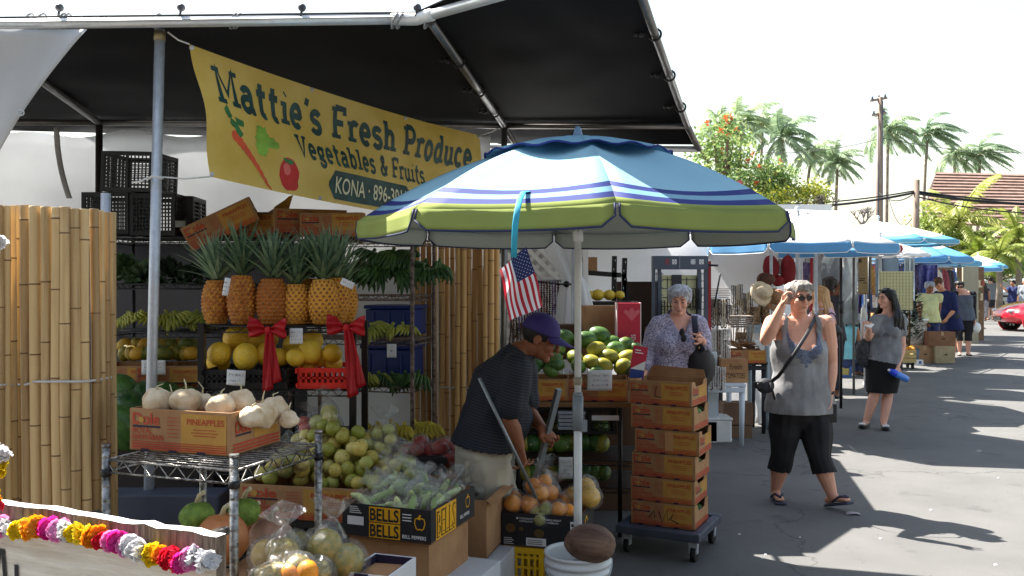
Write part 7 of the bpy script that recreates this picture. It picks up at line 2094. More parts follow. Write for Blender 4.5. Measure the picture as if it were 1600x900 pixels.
q = MB(); p = [P(1463, 269, 64.2), P(1450, 300, 64.5), P(1446, 352, 60), P(1440, 352, 54)]; q.add([x - bl.location for x in p], [(0, 1, 2, 3)]); q.build('gable_board', mat('dark brown board'), bl)
q = MB()
for k in range(5): q.box((-.6 + 2.6 * k, -2.03, a.z * .55), (1.3, .08, 1.6))
q.build('window', m_glass, bl)
bl2 = thing('tiled_building', 'low brown-roofed building behind the street lamp', 'building', (XY(1590, 52), 52, 0))
tiled_roof(bl2, P(1530, 364, 54), P(1720, 366, 54), P(1720, 394, 50), P(1512, 392, 50), 7)
q = MB(); a = P(1540, 394, 51); q.box((1.5, 2.0, a.z / 2 - .1), (9, 3, a.z - .2)); q.build('wall', mat('tan wall'), bl2)
q = MB();
for k in range(3): q.box((-1.5 + 2.4 * k, .48, a.z * .5), (1.2, .06, 1.0))
q.build('window', m_glass, bl2)
ws = thing('white_house', 'white flat-roofed house half hidden by the blue umbrella and flowering tree', 'building', (XY(1170, 30), 30, 0))
q = MB(); q.box((0, 2, 2.0), (5.2, 4, 4.0)); q.box((0, 2, 4.1), (5.5, 4.3, .2)); q.build('wall', mat('white wall', (.74, .74, .73), .8, .05, 2), ws)
q = MB(); q.add([P(1147, 286, 29.8) - ws.location, P(1158, 282, 29.8) - ws.location, P(1168, 310, 29.4) - ws.location, P(1160, 312, 29.4) - ws.location], [(3, 2, 1, 0)]); q.build('roof_edge', mat('dull red roof', rgb(130, 40, 50), .7), ws, solid=.1)
q = MB()
for x in (-1.2, 1.0): q.box((x, -.03, 2.4), (1.0, .1, 1.1))
q.build('window', m_glass, ws)
# ------------------------------------------------------------ palms
m_frond = mat('palm frond', rgb(112, 138, 108), .5, .25, 3, col2=rgb(164, 182, 142), rand=.2, translucent=.45)
m_trunk = mat('palm trunk', rgb(120, 108, 96), .85, .2, 4, col2=rgb(160, 148, 134))
def crown_mesh(seed, n=24, L=2.9, wind=(-.1, .0), pl=34, lw=.085, droop=1.0, mt=None):
 rr = random.Random(seed); q = MB()
 for i in range(n):
  a = i * 2.399 + rr.uniform(-.2, .2); el = R(75 - 95 * (i / n) + rr.uniform(-8, 8))
  d0 = Vector((math.cos(a) * math.cos(el), math.sin(a) * math.cos(el), math.sin(el)))
  LL = L * rr.uniform(.8, 1.1); N_ = 12
  p = Vector((0, 0, 0)); d = d0.copy(); pts = [p.copy()]; st = LL / N_
  for k in range(N_):
   d = (d + Vector((wind[0] * .9, wind[1], -.11 * droop - .02 * k * .35))).normalized(); p = p + d * st; pts.append(p.copy())
  q.tube(pts, [.035 * (1 - .85 * k / N_) for k in range(N_ + 1)], 4)
  for k in range(pl):
   t = .14 + .86 * k / pl; f = t * N_; i0 = min(N_ - 1, int(f)); c = pts[i0].lerp(pts[i0 + 1], f - i0); tg = (pts[i0 + 1] - pts[i0]).normalized()
   sd = tg.cross(Vector((0, 0, 1)));
   if sd.length < .05: sd = Vector((1, 0, 0))
   sd.normalize(); ll = .62 * math.sin(PI * (.12 + .84 * t)) ** .7 * rr.uniform(.8, 1.1) * L / 2.9
   for s_ in (-1, 1):
    dd = (sd * s_ * .85 + tg * .55 + Vector((wind[0] * 1.6, 0, -.32 - rr.uniform(0, .35)))).normalized()
    m1 = c + dd * ll * .55; e = c + dd * ll + Vector((0, 0, -.14 * ll)); w_ = tg * lw
    q.add([c - w_ * .5, c + w_ * .5, m1 + w_ * .45, e, m1 - w_ * .45], [(0, 1, 2, 4), (4, 2, 3)], 0)
 for k in range(7):
  a = k * .9; q.ball((.16 * math.cos(a), .16 * math.sin(a), -.18), .11, 8, 6, 1)
 return q.mesh('crown', [mt or m_frond, mat('coconut green', rgb(120, 110, 60), .6)])
CR = [crown_mesh(s_, wind=w_) for s_, w_ in ((1, (.10, 0)), (2, (.16, .03)), (3, (.07, -.03)), (4, (.2, 0)))]
pl_lab = ['pale green coconut palm left of the palm row above the flowering tree', 'coconut palm with upswept crown second from the left', 'coconut palm swept to the right, third from the left', 'full-crowned coconut palm in the middle of the left group', 'coconut palm leaning right of the full-crowned one',
          'small bright coconut palm nearest the left of the tall pole', 'coconut palm crossing behind the tall utility pole', 'tall slim coconut palm right of the tall utility pole', 'coconut palm with low dark crown left of the rightmost palm', 'rightmost coconut palm above the brown tiled roof']
for i, (u, v, Y, sc, lean, k) in enumerate([(1128, 200, 78, .95, 0, 2), (1158, 192, 80, 1.0, .3, 0), (1192, 190, 82, 1.0, .4, 3), (1222, 215, 76, 1.05, .0, 0), (1268, 240, 80, 1.0, .9, 1), (1309, 255, 78, .85, .3, 2), (1388, 205, 80, 1.1, .2, 1), (1450, 208, 82, 1.0, .6, 3), (1492, 243, 84, .9, .2, 1), (1532, 240, 84, 1.0, .4, 3)]):
 Y = Y * .9
 c = P(u, v, Y)
 t = thing('palm_tree', pl_lab[i], 'palm tree', (c.x - lean, Y, 0))
 q = MB(); q.tube([(0, 0, 0), (lean * .2, 0, c.z * .4), (lean * .65, 0, c.z * .8), (lean, 0, c.z)], [.22, .15, .12, .11], 8); q.build('trunk', m_trunk, t)
 o = put('crown', CR[k], t, (lean, 0, c.z)); o.rotation_euler = (0, 0, R((i * 23) % 50 - 25)); o.scale = (sc * 1.05,) * 3
m_frond2 = mat('bright palm frond', rgb(120, 138, 52), .5, .2, 3, col2=rgb(178, 182, 96), rand=.15, translucent=.3)
CR2 = [crown_mesh(11, 18, 2.4, (.02, 0), 30, .06, .75, m_frond2), crown_mesh(12, 22, 1.7, (0, 0), 26, .06, .8, m_frond2)]
for i, (u, v, Y, sc, k, lab) in enumerate(((1500, 345, 40, 1.15, 0, 'bright young palm before the big tiled roof'), (1590, 372, 38, 1.0, 1, 'bright young palm at the right edge before the low tiled roof'), (1560, 398, 36, .8, 1, 'small bushy palm above the silver car'), (1530, 398, 38, .9, 1, 'small bushy palm behind the farthest umbrella'), (1475, 362, 42, .8, 0, 'young palm partly behind the turquoise umbrella'))):
 c = P(u, v, Y); t = thing('young_palm', lab, 'palm tree', (c.x, Y, 0))
 q = MB(); q.tube([(0, 0, 0), (.05, 0, c.z * .5), (0, 0, c.z)], [.16, .13, .1], 8); q.build('trunk', m_trunk, t)
 o = put('crown', CR2[k], t, (0, 0, c.z)); o.scale = (sc,) * 3; o.rotation_euler = (0, 0, i * 1.1)
# ------------------------------------------------------------ flowering tree and shrubs
def leafy_tree(name, label, cat, u, Y, blobs, n, leaf, ms, trunk_r, flowers=0, mf=None, seed=1, bare=0.0):
 rr = random.Random(seed); base = Vector((XY(u, Y), Y, 0))
 t = thing(name, label, cat, base)
 q = MB(); f = MB()
 cs = []
 for (bu, bv, r) in blobs:
  c = P(bu, bv, Y + rr.uniform(-.8, .8)) - base; cs.append((c, r * Y / FPX))
 low = min(c.z - r for c, r in cs); cx = sum(c.x for c, r in cs) / len(cs)
 f.tube([(0, 0, 0), (cx * .2, 0, low * .6), (cx * .5, 0, max(low, .3))], [trunk_r, trunk_r * .8, trunk_r * .6], 9)
 for c, r in cs:
  f.tube([(cx * .5, 0, max(low, .3)), ((cx * .5 + c.x) / 2, c.y * .4, (max(low, .3) + c.z) / 2 - .1), tuple(c)], [trunk_r * .45, trunk_r * .3, trunk_r * .08], 6)
  for k in range(6):
   d = Vector((rr.uniform(-1, 1), rr.uniform(-1, 1), rr.uniform(-.3, 1))).normalized(); f.tube([tuple(c), tuple(c + d * r * .95)], [trunk_r * .08, trunk_r * .03], 4)
 f.build('trunk', mat('tree bark', rgb(110, 92, 78), .9, .2, 4), t)
 for c, r in cs:
  m_ = int(n * (r / sum(x[1] for x in cs)))
  tw = [Vector((rr.gauss(0, 1), rr.gauss(0, 1), rr.gauss(0, 1))).normalized() * rr.uniform(.35, 1.0) ** .6 for _ in range(max(6, m_ // 14))]
  for k in range(m_):
   tc = tw[k % len(tw)]
   p = c + Vector((tc.x * r * 1.1, tc.y * r, tc.z * r * .85)) + Vector((rr.gauss(0, 1), rr.gauss(0, 1), rr.gauss(0, .8))) * leaf * 1.3
   a = Vector((rr.gauss(0, 1), rr.gauss(0, 1), rr.gauss(.3, .7))).normalized(); b = a.cross(Vector((rr.gauss(0, 1), rr.gauss(0, 1), rr.gauss(0, 1)))).normalized()
   L = leaf * rr.uniform(.6, 1.2); mi = 0 if rr.random() < .6 else 1
   q.add([p, p + a * L * .5 + b * L * .28, p + a * L, p + a * L * .5 - b * L * .28], [(0, 1, 2, 3)], mi)
 q.build('crown', ms, t)
 if flowers:
  q = MB()
  for k in range(flowers):
   c, r = cs[rr.randrange(len(cs))]
   d = Vector((rr.gauss(0, 1), -abs(rr.gauss(0, 1)), rr.gauss(.5, .7))).normalized(); p = c + d * r * rr.uniform(.85, 1.05)
   for j in range(9):
    a = Vector((rr.gauss(0, 1), rr.gauss(0, 1), rr.gauss(.5, 1))).normalized(); b = a.cross(Vector((0, .3, 1))).normalized(); L = leaf * .9
    q.add([p, p + a * L * .6 + b * L * .3, p + a * L, p + a * L * .6 - b * L * .3], [(0, 1, 2, 3)], 0)
  q.build('blossom', mf, t)
 return t
m_l1 = mat('tree leaf', rgb(118, 148, 88), .5, .25, 2, translucent=.5); m_l2 = mat('light tree leaf', rgb(166, 184, 112), .5, .25, 2, translucent=.35)
m_y1 = mat('yellow green leaf', rgb(128, 144, 62), .5, .2, 2, translucent=.35); m_y2 = mat('bright yellow leaf', rgb(186, 182, 60), .5, .2, 2, translucent=.35)
m_blo = mat('orange red blossom', rgb(222, 112, 66), .6, .1, 4, translucent=.3)
leafy_tree('flowering_tree', 'green tree with orange-red blossoms beyond the tent corner', 'tree', 1130, 34, [(1115, 215, 26), (1145, 225, 26), (1105, 250, 26), (1135, 262, 28), (1160, 250, 18), (1098, 280, 22), (1140, 195, 12)], 2300, .19, [m_l1, m_l2], .28, 15, m_blo, 3)
leafy_tree('flowering_tree', 'lower bushy tree with orange blossoms right of the taller flowering tree', 'tree', 1190, 33, [(1165, 285, 24), (1190, 278, 24), (1212, 272, 20), (1200, 298, 20), (1225, 290, 14)], 2600, .17, [m_l1, m_l2], .2, 9, m_blo, 5)
leafy_tree('leafy_shrub', 'yellow-green shrub right of the orange-blossomed trees', 'shrub', 1255, 33, [(1245, 305, 16), (1268, 300, 16), (1285, 308, 12), (1225, 308, 14), (1200, 312, 14)], 2200, .14, [m_y1, m_y2], .12, 0, None, 6)
leafy_tree('leafy_shrub', 'green hedge shrub behind the silver car', 'shrub', 1550, 42, [(1520, 420, 22), (1548, 412, 22), (1580, 415, 24), (1610, 410, 26), (1565, 395, 18)], 3600, .2, [m_l1, m_y1], .12, 0, None, 9)
leafy_tree('leafy_shrub', 'yellow-green bushes under the bright young palm', 'shrub', 1480, 40, [(1450, 352, 16), (1478, 372, 20), (1505, 385, 20), (1530, 380, 16)], 2600, .2, [m_y1, m_l2], .12, 0, None, 10)
def bare(label, u, Y, v0, v1, seed, m_):
 rr = random.Random(seed); base = P(u, v0, Y); base.z = 0
 t = thing('bare_shrub', label, 'shrub', base); q = MB(); z0 = EYE - (v0 - 440) / FPX * Y; z1_ = EYE - (v1 - 440) / FPX * Y
 q.tube([(0, 0, 0), (.05, 0, z0)], [.1, .07], 7)
 def br(p, d, L, r, dep):
  e = p + d * L; mid = (p + e) / 2 + Vector((rr.uniform(-.1, .1), rr.uniform(-.1, .1), 0)) * L
  q.tube([p, mid, e], [r, r * .85, r * .6], 4)
  if dep > 0:
   for _ in range(3): br(e, (d + Vector((rr.uniform(-1, 1), rr.uniform(-1, 1), rr.uniform(-.2, .7))) * .8).normalized(), L * rr.uniform(.55, .8), r * .6, dep - 1)
 for k in range(5): br(Vector((.05, 0, z0)), Vector((rr.uniform(-1, 1), rr.uniform(-.5, .5), rr.uniform(.5, 1))).normalized(), (z1_ - z0) * .36, .04, 3)
 q.build('branches', m_, t)
bare('bare twiggy shrub with pale branches below the tall utility pole', 1345, 30, 352, 318, 3, mat('pale branch', rgb(150, 142, 138), .8, .2, 6))
bare('dark twiggy shrub beside the yellow-green one', 1290, 32, 330, 296, 4, mat('dark branch', rgb(84, 76, 66), .8, .2, 6))
# ------------------------------------------------------------ people
def solidmesh(q, voxel, smooth, m_, keep=None, disp=None, name='body'):
 """one closed continuous surface grown over the overlapping limbs of q; keep(p) trims openings; disp(p) adds folds"""
 me = q.mesh('grow', [m_])
 o = bpy.data.objects.new('grow', me); COL.objects.link(o)
 md = o.modifiers.new('r', 'REMESH'); md.mode = 'VOXEL'; md.voxel_size = voxel
 if smooth:
  ms_ = o.modifiers.new('s', 'SMOOTH'); ms_.iterations = smooth; ms_.factor = .5
 dg = bpy.context.evaluated_depsgraph_get(); dg.update()
 ev = bpy.data.meshes.new_from_object(o.evaluated_get(dg))
 vs = [v.co.copy() for v in ev.vertices]; fs = [tuple(p.vertices) for p in ev.polygons]; nn = [v.normal.copy() for v in ev.vertices]
 bpy.data.objects.remove(o); bpy.data.meshes.remove(ev); bpy.data.meshes.remove(me)
 if keep:
  ok = [keep(v) for v in vs]; fs = [f for f in fs if all(ok[i] for i in f)]
 if disp:
  vs = [v + n * disp(v) for v, n in zip(vs, nn)]
 me = bpy.data.meshes.new(name); me.from_pydata([tuple(v) for v in vs], [], fs); me.materials.append(m_)
 me.polygons.foreach_set('use_smooth', [True] * len(fs)); me.update()
 return me
def skin(n, c):
 return mat('skin ' + n, rgb(*c), .5, .08, 9, spec=.35, bump=.08, bscale=120)
def hand(q, w_, d, n, curl=.5, s=1.0, thumb=1):
 """palm and five bent fingers; d: wrist to knuckles, n: palm normal, thumb: side"""
 d = Vector(d).normalized(); n = (Vector(n) - d * Vector(n).dot(d)).normalized(); sd = d.cross(n) * thumb
 w_ = Vector(w_)
 q.capsule([w_ - d * .01, w_ + d * .045 * s, w_ + d * .082 * s], [.026 * s, .037 * s, .036 * s], 10, 0, sd, [.019 * s, .016 * s, .013 * s])
 for k, (o_, L) in enumerate(((.027, .070), (.009, .078), (-.010, .073), (-.028, .058))):
  p = w_ + d * (.078 * s) + sd * (o_ * s); dd = d.copy(); pts = [p - d * .02 * s, p.copy()]
  for j in range(3):
   a = curl * (.55, .75, .6)[j]
   dd = (dd * math.cos(a) + n * math.sin(a)).normalized(); n_ = n
   p = p + dd * L * s * (.44, .32, .24)[j]; pts.append(p.copy())
   n = (n - dd * n.dot(dd)).normalized() if (n - dd * n.dot(dd)).length > 1e-3 else n_
  q.capsule(pts, [.0095 * s, .0095 * s, .009 * s, .0082 * s, .007 * s], 8)
  n = (n_ if False else (Vector(n) - d * Vector(n).dot(d))).normalized() if (Vector(n) - d * Vector(n).dot(d)).length > 1e-3 else n
 b = w_ + d * .018 * s + sd * .026 * s
 q.capsule([b, b + (d * .6 + sd * .7 + n * .35 * curl).normalized() * .04 * s, b + (d * .6 + sd * .7).normalized() * .04 * s + (d * .9 + n * (.3 + .5 * curl)).normalized() * .034 * s], [.014 * s, .0115 * s, .009 * s], 8)
def person(label, base, h, face, J=None, b=1.0, sk=('fair', (214, 164, 138)), top=None, bottom=None, hair=None, shoes=None, hd=None, curl=(.5, .5), vox=.0058, fem=True, palm=None, extra=None, thumb=(1, 1), hdir=None):
 base = Vector(base)
 t = thing('person', label, 'person', base)
 f = Vector((math.sin(R(face)), -math.cos(R(face)), 0)); l = Vector((0, 0, 1)).cross(f); z = Vector((0, 0, 1))
 k = h / 1.65
 D = dict(pel=z * .53 * h, waist=z * .63 * h, chest=z * .735 * h, neck=z * .845 * h, head=z * .928 * h + f * .02 * k)
 for s_, n_ in ((1, 'L'), (-1, 'R')):
  D['s' + n_] = z * .812 * h + l * s_ * .105 * h * (1 + .25 * (b - 1)) * (1 if fem else 1.12)
  D['h' + n_] = z * .50 * h + l * s_ * .055 * h * (1 + .4 * (b - 1))
  D['k' + n_] = z * .275 * h + l * s_ * .055 * h + f * .01
  D['a' + n_] = z * .045 * h + l * s_ * .052 * h
  D['f' + n_] = f * 1.0 + l * s_ * .18
 if J:
  for key, v in J.items():
   D[key] = (Vector(v) - base) if key[0] != 'f' else Vector(v)
 for s_, n_ in ((1, 'L'), (-1, 'R')):
  D.setdefault('e' + n_, D['s' + n_] + z * (-.185 * h) + l * s_ * .03 * h)
  D.setdefault('w' + n_, D['e' + n_] + z * (-.155 * h) + f * .035 * h)
 sm = skin(*sk)
 def torso(q, g, top_='neck', low=0):
  P_ = [D['pel'] * 1.0 - (D['waist'] - D['pel']) * .42, D['pel'], D['waist'], D['chest'], D['chest'].lerp(D['neck'], .62), D['neck']]
  ra = [.092 * b, .108 * b, .088 * b, .098 * b, .100, .045]; rb = [.062 * b, .074 * b, .066 * b, .070 * b, .052, .036]
  q.capsule(P_[low:], [r * h + g for r in ra[low:]], 18, 0, l, [r * h + g for r in rb[low:]])
  for s_, n_ in ((1, 'L'), (-1, 'R')):
   q.capsule([D['neck'].lerp(D['chest'], .2), D['s' + n_].lerp(D['neck'], .1), D['s' + n_]], [.036 * h + g, .034 * h + g, .034 * h * (b * .4 + .6) + g], 12)
  if fem:
   up_ = (D['neck'] - D['waist']).normalized(); fr = (f - up_ * f.dot(up_)).normalized()
   for s_ in (1, -1): q.ball(tuple(D['chest'] + fr * (.042 * b * h) + l * s_ * .040 * h - up_ * .018 * h), (.042 * h * b + g * .8, .036 * h * b + g * .8, .046 * h * b + g * .8), 14, 10)
  elif b > 1.05:
   q.ball(tuple(D['waist'] + f * .03 * h), (.078 * h * b + g, .07 * h * b + g, .08 * h + g), 14, 10)
 def limb(q, a, c, e, r, g=0.0, part=1.0):
  a, c, e = D[a], D[c], D[e]; r = [x * h + g for x in r]
  pts = [a, a.lerp(c, .5), c]; rr = [r[0], r[1], r[2]]
  if part > 1: pts += [c.lerp(e, .35), e] if part >= 2 else [c.lerp(e, part - 1)]; rr += [r[3], r[4]] if part >= 2 else [r[3] + (r[4] - r[3]) * max(0, part - 1.35) * .8]
  elif part < 1: pts = [a, a.lerp(c, part * .6), a.lerp(c, part)]; rr = [r[0], r[1], r[1]]
  q.capsule(pts, rr, 12)
 ARM = [.034 * (.5 + .5 * b), .031 * (.4 + .6 * b), .024, .026, .0165]; LEG = [.060 * (.4 + .6 * b), .052 * (.4 + .6 * b), .036, .037 * (.5 + .5 * b), .023]
 hf = Vector(hd if hd is not None else f).normalized(); hl = z.cross(hf).normalized(); hu = hf.cross(hl)
 Hm = Matrix((( hl.x, -hf.x, hu.x, D['head'].x), (hl.y, -hf.y, hu.y, D['head'].y), (hl.z, -hf.z, hu.z, D['head'].z), (0, 0, 0, 1))) @ Matrix.Scale(k * .97, 4)
 q = MB(); torso(q, 0)
 hb = Hm @ Vector((0, .02, -.06))
 q.capsule([D['neck'].lerp(D['chest'], .15), D['neck'], hb], [.036 * h, .033 * h * (.7 + .3 * b), .032 * h], 12)
 for s_, n_ in ((1, 'L'), (-1, 'R')):
  limb(q, 's' + n_, 'e' + n_, 'w' + n_, ARM, 0, 2); limb(q, 'h' + n_, 'k' + n_, 'a' + n_, LEG, 0, 2)
  d = D['w' + n_] - D['e' + n_]
  if hdir and hdir[0 if s_ > 0 else 1] is not None: d = Vector(hdir[0 if s_ > 0 else 1])
  pn = palm[0 if s_ > 0 else 1] if palm and palm[0 if s_ > 0 else 1] is not None else -l * s_
  hand(q, D['w' + n_], d, pn, curl[0 if s_ > 0 else 1], k * .97, thumb[0 if s_ > 0 else 1] * (1 if s_ > 0 else -1))
  ft = Vector(D['f' + n_]).normalized(); a = D['a' + n_]
  q.capsule([a - ft * .035 * k - z * .035 * k, a + ft * .04 * k - z * .03 * k, a + ft * .13 * k - z * .048 * k], [.028 * k, .032 * k, .034 * k], 12, 0, ft.cross(z), [.026 * k, .026 * k, .014 * k])
  q.capsule([a, a - z * .03 * k + ft * .01], [.024 * h, .026 * k], 10)
 q.ball((0, .016, .025), (.074, .090, .092), 20, 14, 0, Hm); q.ball((0, -.026, -.045), (.054, .060, .062), 16, 12, 0, Hm); q.ball((0, -.066, -.088), (.026, .024, .022), 10, 8, 0, Hm)
 for s_ in (1, -1):
  q.ball((s_ * .036, -.056, -.022), (.030, .030, .030), 10, 8, 0, Hm); q.ball((s_ * .077, .012, -.008), (.010, .020, .030), 10, 8, 0, Hm)
  q.ball((s_ * .030, -.074, .034), (.026, .014, .011), 10, 8, 0, Hm)
 n_p = [Hm @ Vector(p) for p in ((0, -.078, .022), (0, -.100, -.006), (0, -.106, -.026))]; q.capsule(n_p, [.0085 * k, .011 * k, .014 * k], 8)
 q.capsule([Hm @ Vector(p) for p in ((-.022, -.078, -.056), (0, -.090, -.056), (.022, -.078, -.056))], [.007 * k, .010 * k, .007 * k], 8)
 put('body', solidmesh(q, vox, 2, sm), t)
 e_w = mat('eye white', (.4, .38, .36), .3, .05, 10); e_i = mat('dark iris', (.02, .015, .012), .2, .1, 10)
 m_lip = mat('lips ' + sk[0], tuple(x * .62 for x in rgb(*sk[1])[:3]), .45, .1, 20); m_brow = mat('brow', rgb(70, 56, 48), .8)
 for s_ in (1, -1):
  q = MB(); q.ball((s_ * .030, -.080, .013), (.0125, .0085, .0055), 12, 8, 0, Hm); q.ball((s_ * .030, -.0868, .013), (.0075, .004, .006), 8, 6, 1, Hm); q.build('eye', [e_w, e_i], t)
  q = MB(); q.tube([Hm @ Vector(p) for p in ((s_ * .014, -.0905, .034), (s_ * .032, -.088, .040), (s_ * .052, -.072, .034))], .0034 * k, 6); q.build('eyebrow', m_brow, t)
 q = MB(); q.capsule([Hm @ Vector(p) for p in ((-.021, -.083, -.057), (0, -.0985, -.056), (.021, -.083, -.057))], [.003 * k, .0055 * k, .003 * k], 8); q.build('mouth', m_lip, t)
 fold = lambda sc, am: (lambda p: am * noise.noise(p * sc) + am * .5 * noise.noise(Vector((p.x * sc * 2.2, p.y * sc * 2.2, p.z * sc * .8))))
 cv = max(vox * 1.3, .0075)
 if top:
  m_, sl, g, low_z, cut = top
  q = MB(); torso(q, g)
  q.capsule([D['waist'], D['pel'], D['pel'] - (D['waist'] - D['pel']) * .62], [.094 * b * h + g, .114 * b * h + g * 1.4, .116 * b * h + g * 1.5], 18, 0, l, [.070 * b * h + g, .080 * b * h + g * 1.4, .082 * b * h + g * 1.5])
  if sl:
   for n_ in 'LR': limb(q, 's' + n_, 'e' + n_, 'w' + n_, ARM, g * 1.15, sl)
  hb_ = D['pel'] - (D['waist'] - D['pel']) * .4
  ax = (D['waist'] - D['pel']).normalized()
  def keep(p):
   if (p - D['pel']).dot(ax) < low_z * h:
    return any((p - D['w' + n_]).length < .12 or (sl and (p - D['e' + n_]).length < .14) for n_ in 'LR') if sl and sl > 1 else False
   return cut(p) if cut else (p - D['neck']).dot((D['neck'] - D['chest']).normalized()) < .012
  put('top', solidmesh(q, cv, 3, m_, keep, fold(9, .012), 'top'), t, solid=.004)
 if bottom:
  kind, m_, val, g = bottom
  q = MB()
  if kind == 'skirt':
   hem = D['pel'] * 0 + D['kL'].lerp(D['kR'], .5) + z * val
   q.capsule([D['waist'].lerp(D['pel'], .2), D['pel'], D['hL'].lerp(D['hR'], .5) - z * .03, hem], [.092 * h * b, .112 * h * b + g, .108 * h * b + g, .088 * h * b + g], 20, 0, l, [.068 * h * b, .078 * h * b + g, .078 * h * b + g, .066 * h * b + g])
   kp = lambda p: p.z > hem.z - .004
  else:
   q.capsule([D['waist'].lerp(D['pel'], .6), D['pel'], D['pel'] - (D['waist'] - D['pel']) * .42], [.094 * h * b, .108 * h * b + .005, .096 * h * b + .008], 18, 0, l, [.066 * h * b, .074 * h * b + .005, .066 * h * b + .008])
   for n_ in 'LR': limb(q, 'h' + n_, 'k' + n_, 'a' + n_, LEG, g, val)
   ends = {n_: (D['h' + n_].lerp(D['k' + n_], val) if val < 1 else D['k' + n_].lerp(D['a' + n_], min(val - 1, .95))) for n_ in 'LR'}
   def kp(p):
    n_ = 'L' if (p - ends['L']).length < (p - ends['R']).length else 'R'
    ax = (D['h' + n_] - ends[n_]).normalized()
    return (p - ends[n_]).dot(ax) > 0
  put('skirt' if kind == 'skirt' else ('trousers' if val > 1.6 else 'shorts'), solidmesh(q, cv, 3, m_, kp, fold(8, .009), 'bottom'), t, solid=.004)
 if hair:
  kind, m_, L = hair
  q = MB(); rr = random.Random(len(label))
  up_ = .024 if kind != 'thin' else .012
  q.ball((0, .024, .034), (.083, .092, .092), 22, 16, 0, Hm)
  if kind != 'thin':
   for i in range(46):
    a = rr.uniform(-2.0, 2.0); p0 = Vector((.03 * math.sin(a), .02, .118)); p1 = Vector((.088 * math.sin(a), .026 + .085 * math.cos(a) * .9, .06 + rr.uniform(-.02, .03))); p2 = Vector((.083 * math.sin(a), .028 + .088 * max(math.cos(a), -.42), -.015 - .03 * max(0, math.cos(a)) + rr.uniform(-.015, .01)))
    q.capsule([Hm @ p0, Hm @ p1, Hm @ p2], [.016, .017, .011], 6)
   for i in range(8 if kind == 'short' else 0):
    a = -.055 + .11 * i / 7; q.capsule([Hm @ Vector((a * .5 + .01, -.02, .122)), Hm @ Vector((a * .9 + .012, -.066, .098)), Hm @ Vector((a * 1.2 + .012, -.083 + abs(a) * .3, .064 + rr.uniform(-.004, .012)))], [.015, .015, .009], 6)
  if kind in ('bob', 'long'):
   for i in range(56):
    a = rr.uniform(-2.0, 2.0); p1 = Vector((.092 * math.sin(a), .03 + .08 * math.cos(a), .05)); p2 = Vector((.122 * math.sin(a), .045 + .08 * math.cos(a), -.10 + rr.uniform(-.02, .02))); pts = [Hm @ p1, Hm @ p2]
    q0 = pts[-1]; e = q0 + Vector((0, 0, -L * rr.uniform(.8, 1.05))) + (hl * math.sin(a) * .04 - hf * .015 * (1 if abs(a) < 1.3 else -2.2)) + Vector((rr.uniform(-.02, .02), rr.uniform(-.02, .02), 0))
    pts += [q0.lerp(e, .5) + hl * math.sin(a) * .02, e]
    q.capsule(pts, [.018, .020, .021, .009], 6)
  put('hair', solidmesh(q, max(vox, .0065), 1, m_, None, lambda p: .004 * noise.noise(Vector((p.x * 60, p.y * 60, p.z * 12))), 'hair'), t)
 if shoes:
  kind, m_ = shoes[:2]
  for n_ in 'LR':
   ft = Vector(D['f' + n_]).normalized(); a = D['a' + n_]; sd = ft.cross(z)
   sole = a - z * .072 * k
   q = MB(); q.capsule([sole - ft * .045 * k, sole + ft * .05 * k + z * ft.z * 0, sole + ft * .155 * k], [.034 * k, .036 * k, .044 * k], 14, 0, sd, [.010 * k] * 3)
   if kind == 'flip':
    for s_ in (-1, 1): q.tube([a + sd * s_ * .042 * k + ft * .03 * k - z * .05 * k, a + sd * s_ * .026 * k + ft * .085 * k - z * .016 * k, a + ft * .135 * k - z * .03 * k], [.008 * k] * 3, 6)
   else:
    q.capsule([sole - ft * .04 * k + z * .025 * k, sole + ft * .04 * k + z * .014 * k, sole + ft * .15 * k + z * .014 * k], [.033 * k, .036 * k, .038 * k], 14, 0, sd, [.028 * k, .018 * k, .018 * k])
    if kind == 'bow':
     for s_ in (-1, 0, 1): q.ball(tuple(sole + ft * .135 * k + sd * s_ * .02 * k + z * .04 * k), (.018, .018, .014), 8, 6, 1)
   q.build('sandal' if kind == 'flip' else 'shoe', [m_] + list(shoes[2:]), t)
 if extra: extra(t, D, Hm, f, l, k)
 return t, D, Hm
def vneck(neck_u, depth, wide):
 """neckline opening: world-free test built from the joint positions"""
 return neck_u, depth, wide
def glasses(t, Hm, m_, dy=0.0, up_=0.0, dark=True):
 q = MB()
 for s_ in (1, -1):
  c = [(s_ * .031 + .024 * math.cos(a), -.097 - .004 * math.cos(a) * s_ * 0, .012 + up_ + .018 * math.sin(a)) for a in [2 * PI * j / 14 for j in range(15)]]
  q.tube([Hm @ Vector((x, y + abs(x) * .22 - .004, z_)) for x, y, z_ in c], .0022, 5, 0)
  q.tube([Hm @ Vector((s_ * .055, -.086, .018 + up_)), Hm @ Vector((s_ * .079, -.04, .02 + up_)), Hm @ Vector((s_ * .08, .015, .014 + up_))], .0022, 5, 0)
  if dark: q.add([Hm @ Vector((x, y + abs(x) * .22 - .003, z_)) for x, y, z_ in c[:14]], [tuple(range(14))], 1)
 q.tube([Hm @ Vector((-.008, -.102, .016 + up_)), Hm @ Vector((.008, -.102, .016 + up_))], .002, 5)
 q.build('glasses', [m_, mat('dark lens', (.02, .014, .012), .1, .1, 5)], t)
def strap(t, pts, w_, m_, name='bag_strap', th=.003):
 q = MB(); q.tube(pts, w_, 8, 0, True, None, True, th); return q.build(name, m_, t)
Y1 = 6.38
m_tank = mat('grey tank cloth', rgb(112, 112, 114), .8, .12, 5, col2=rgb(146, 146, 148), bump=.3, bscale=24)
m_dkpant = mat('black capri cloth', (.012, .012, .015), .8, .3, 8)
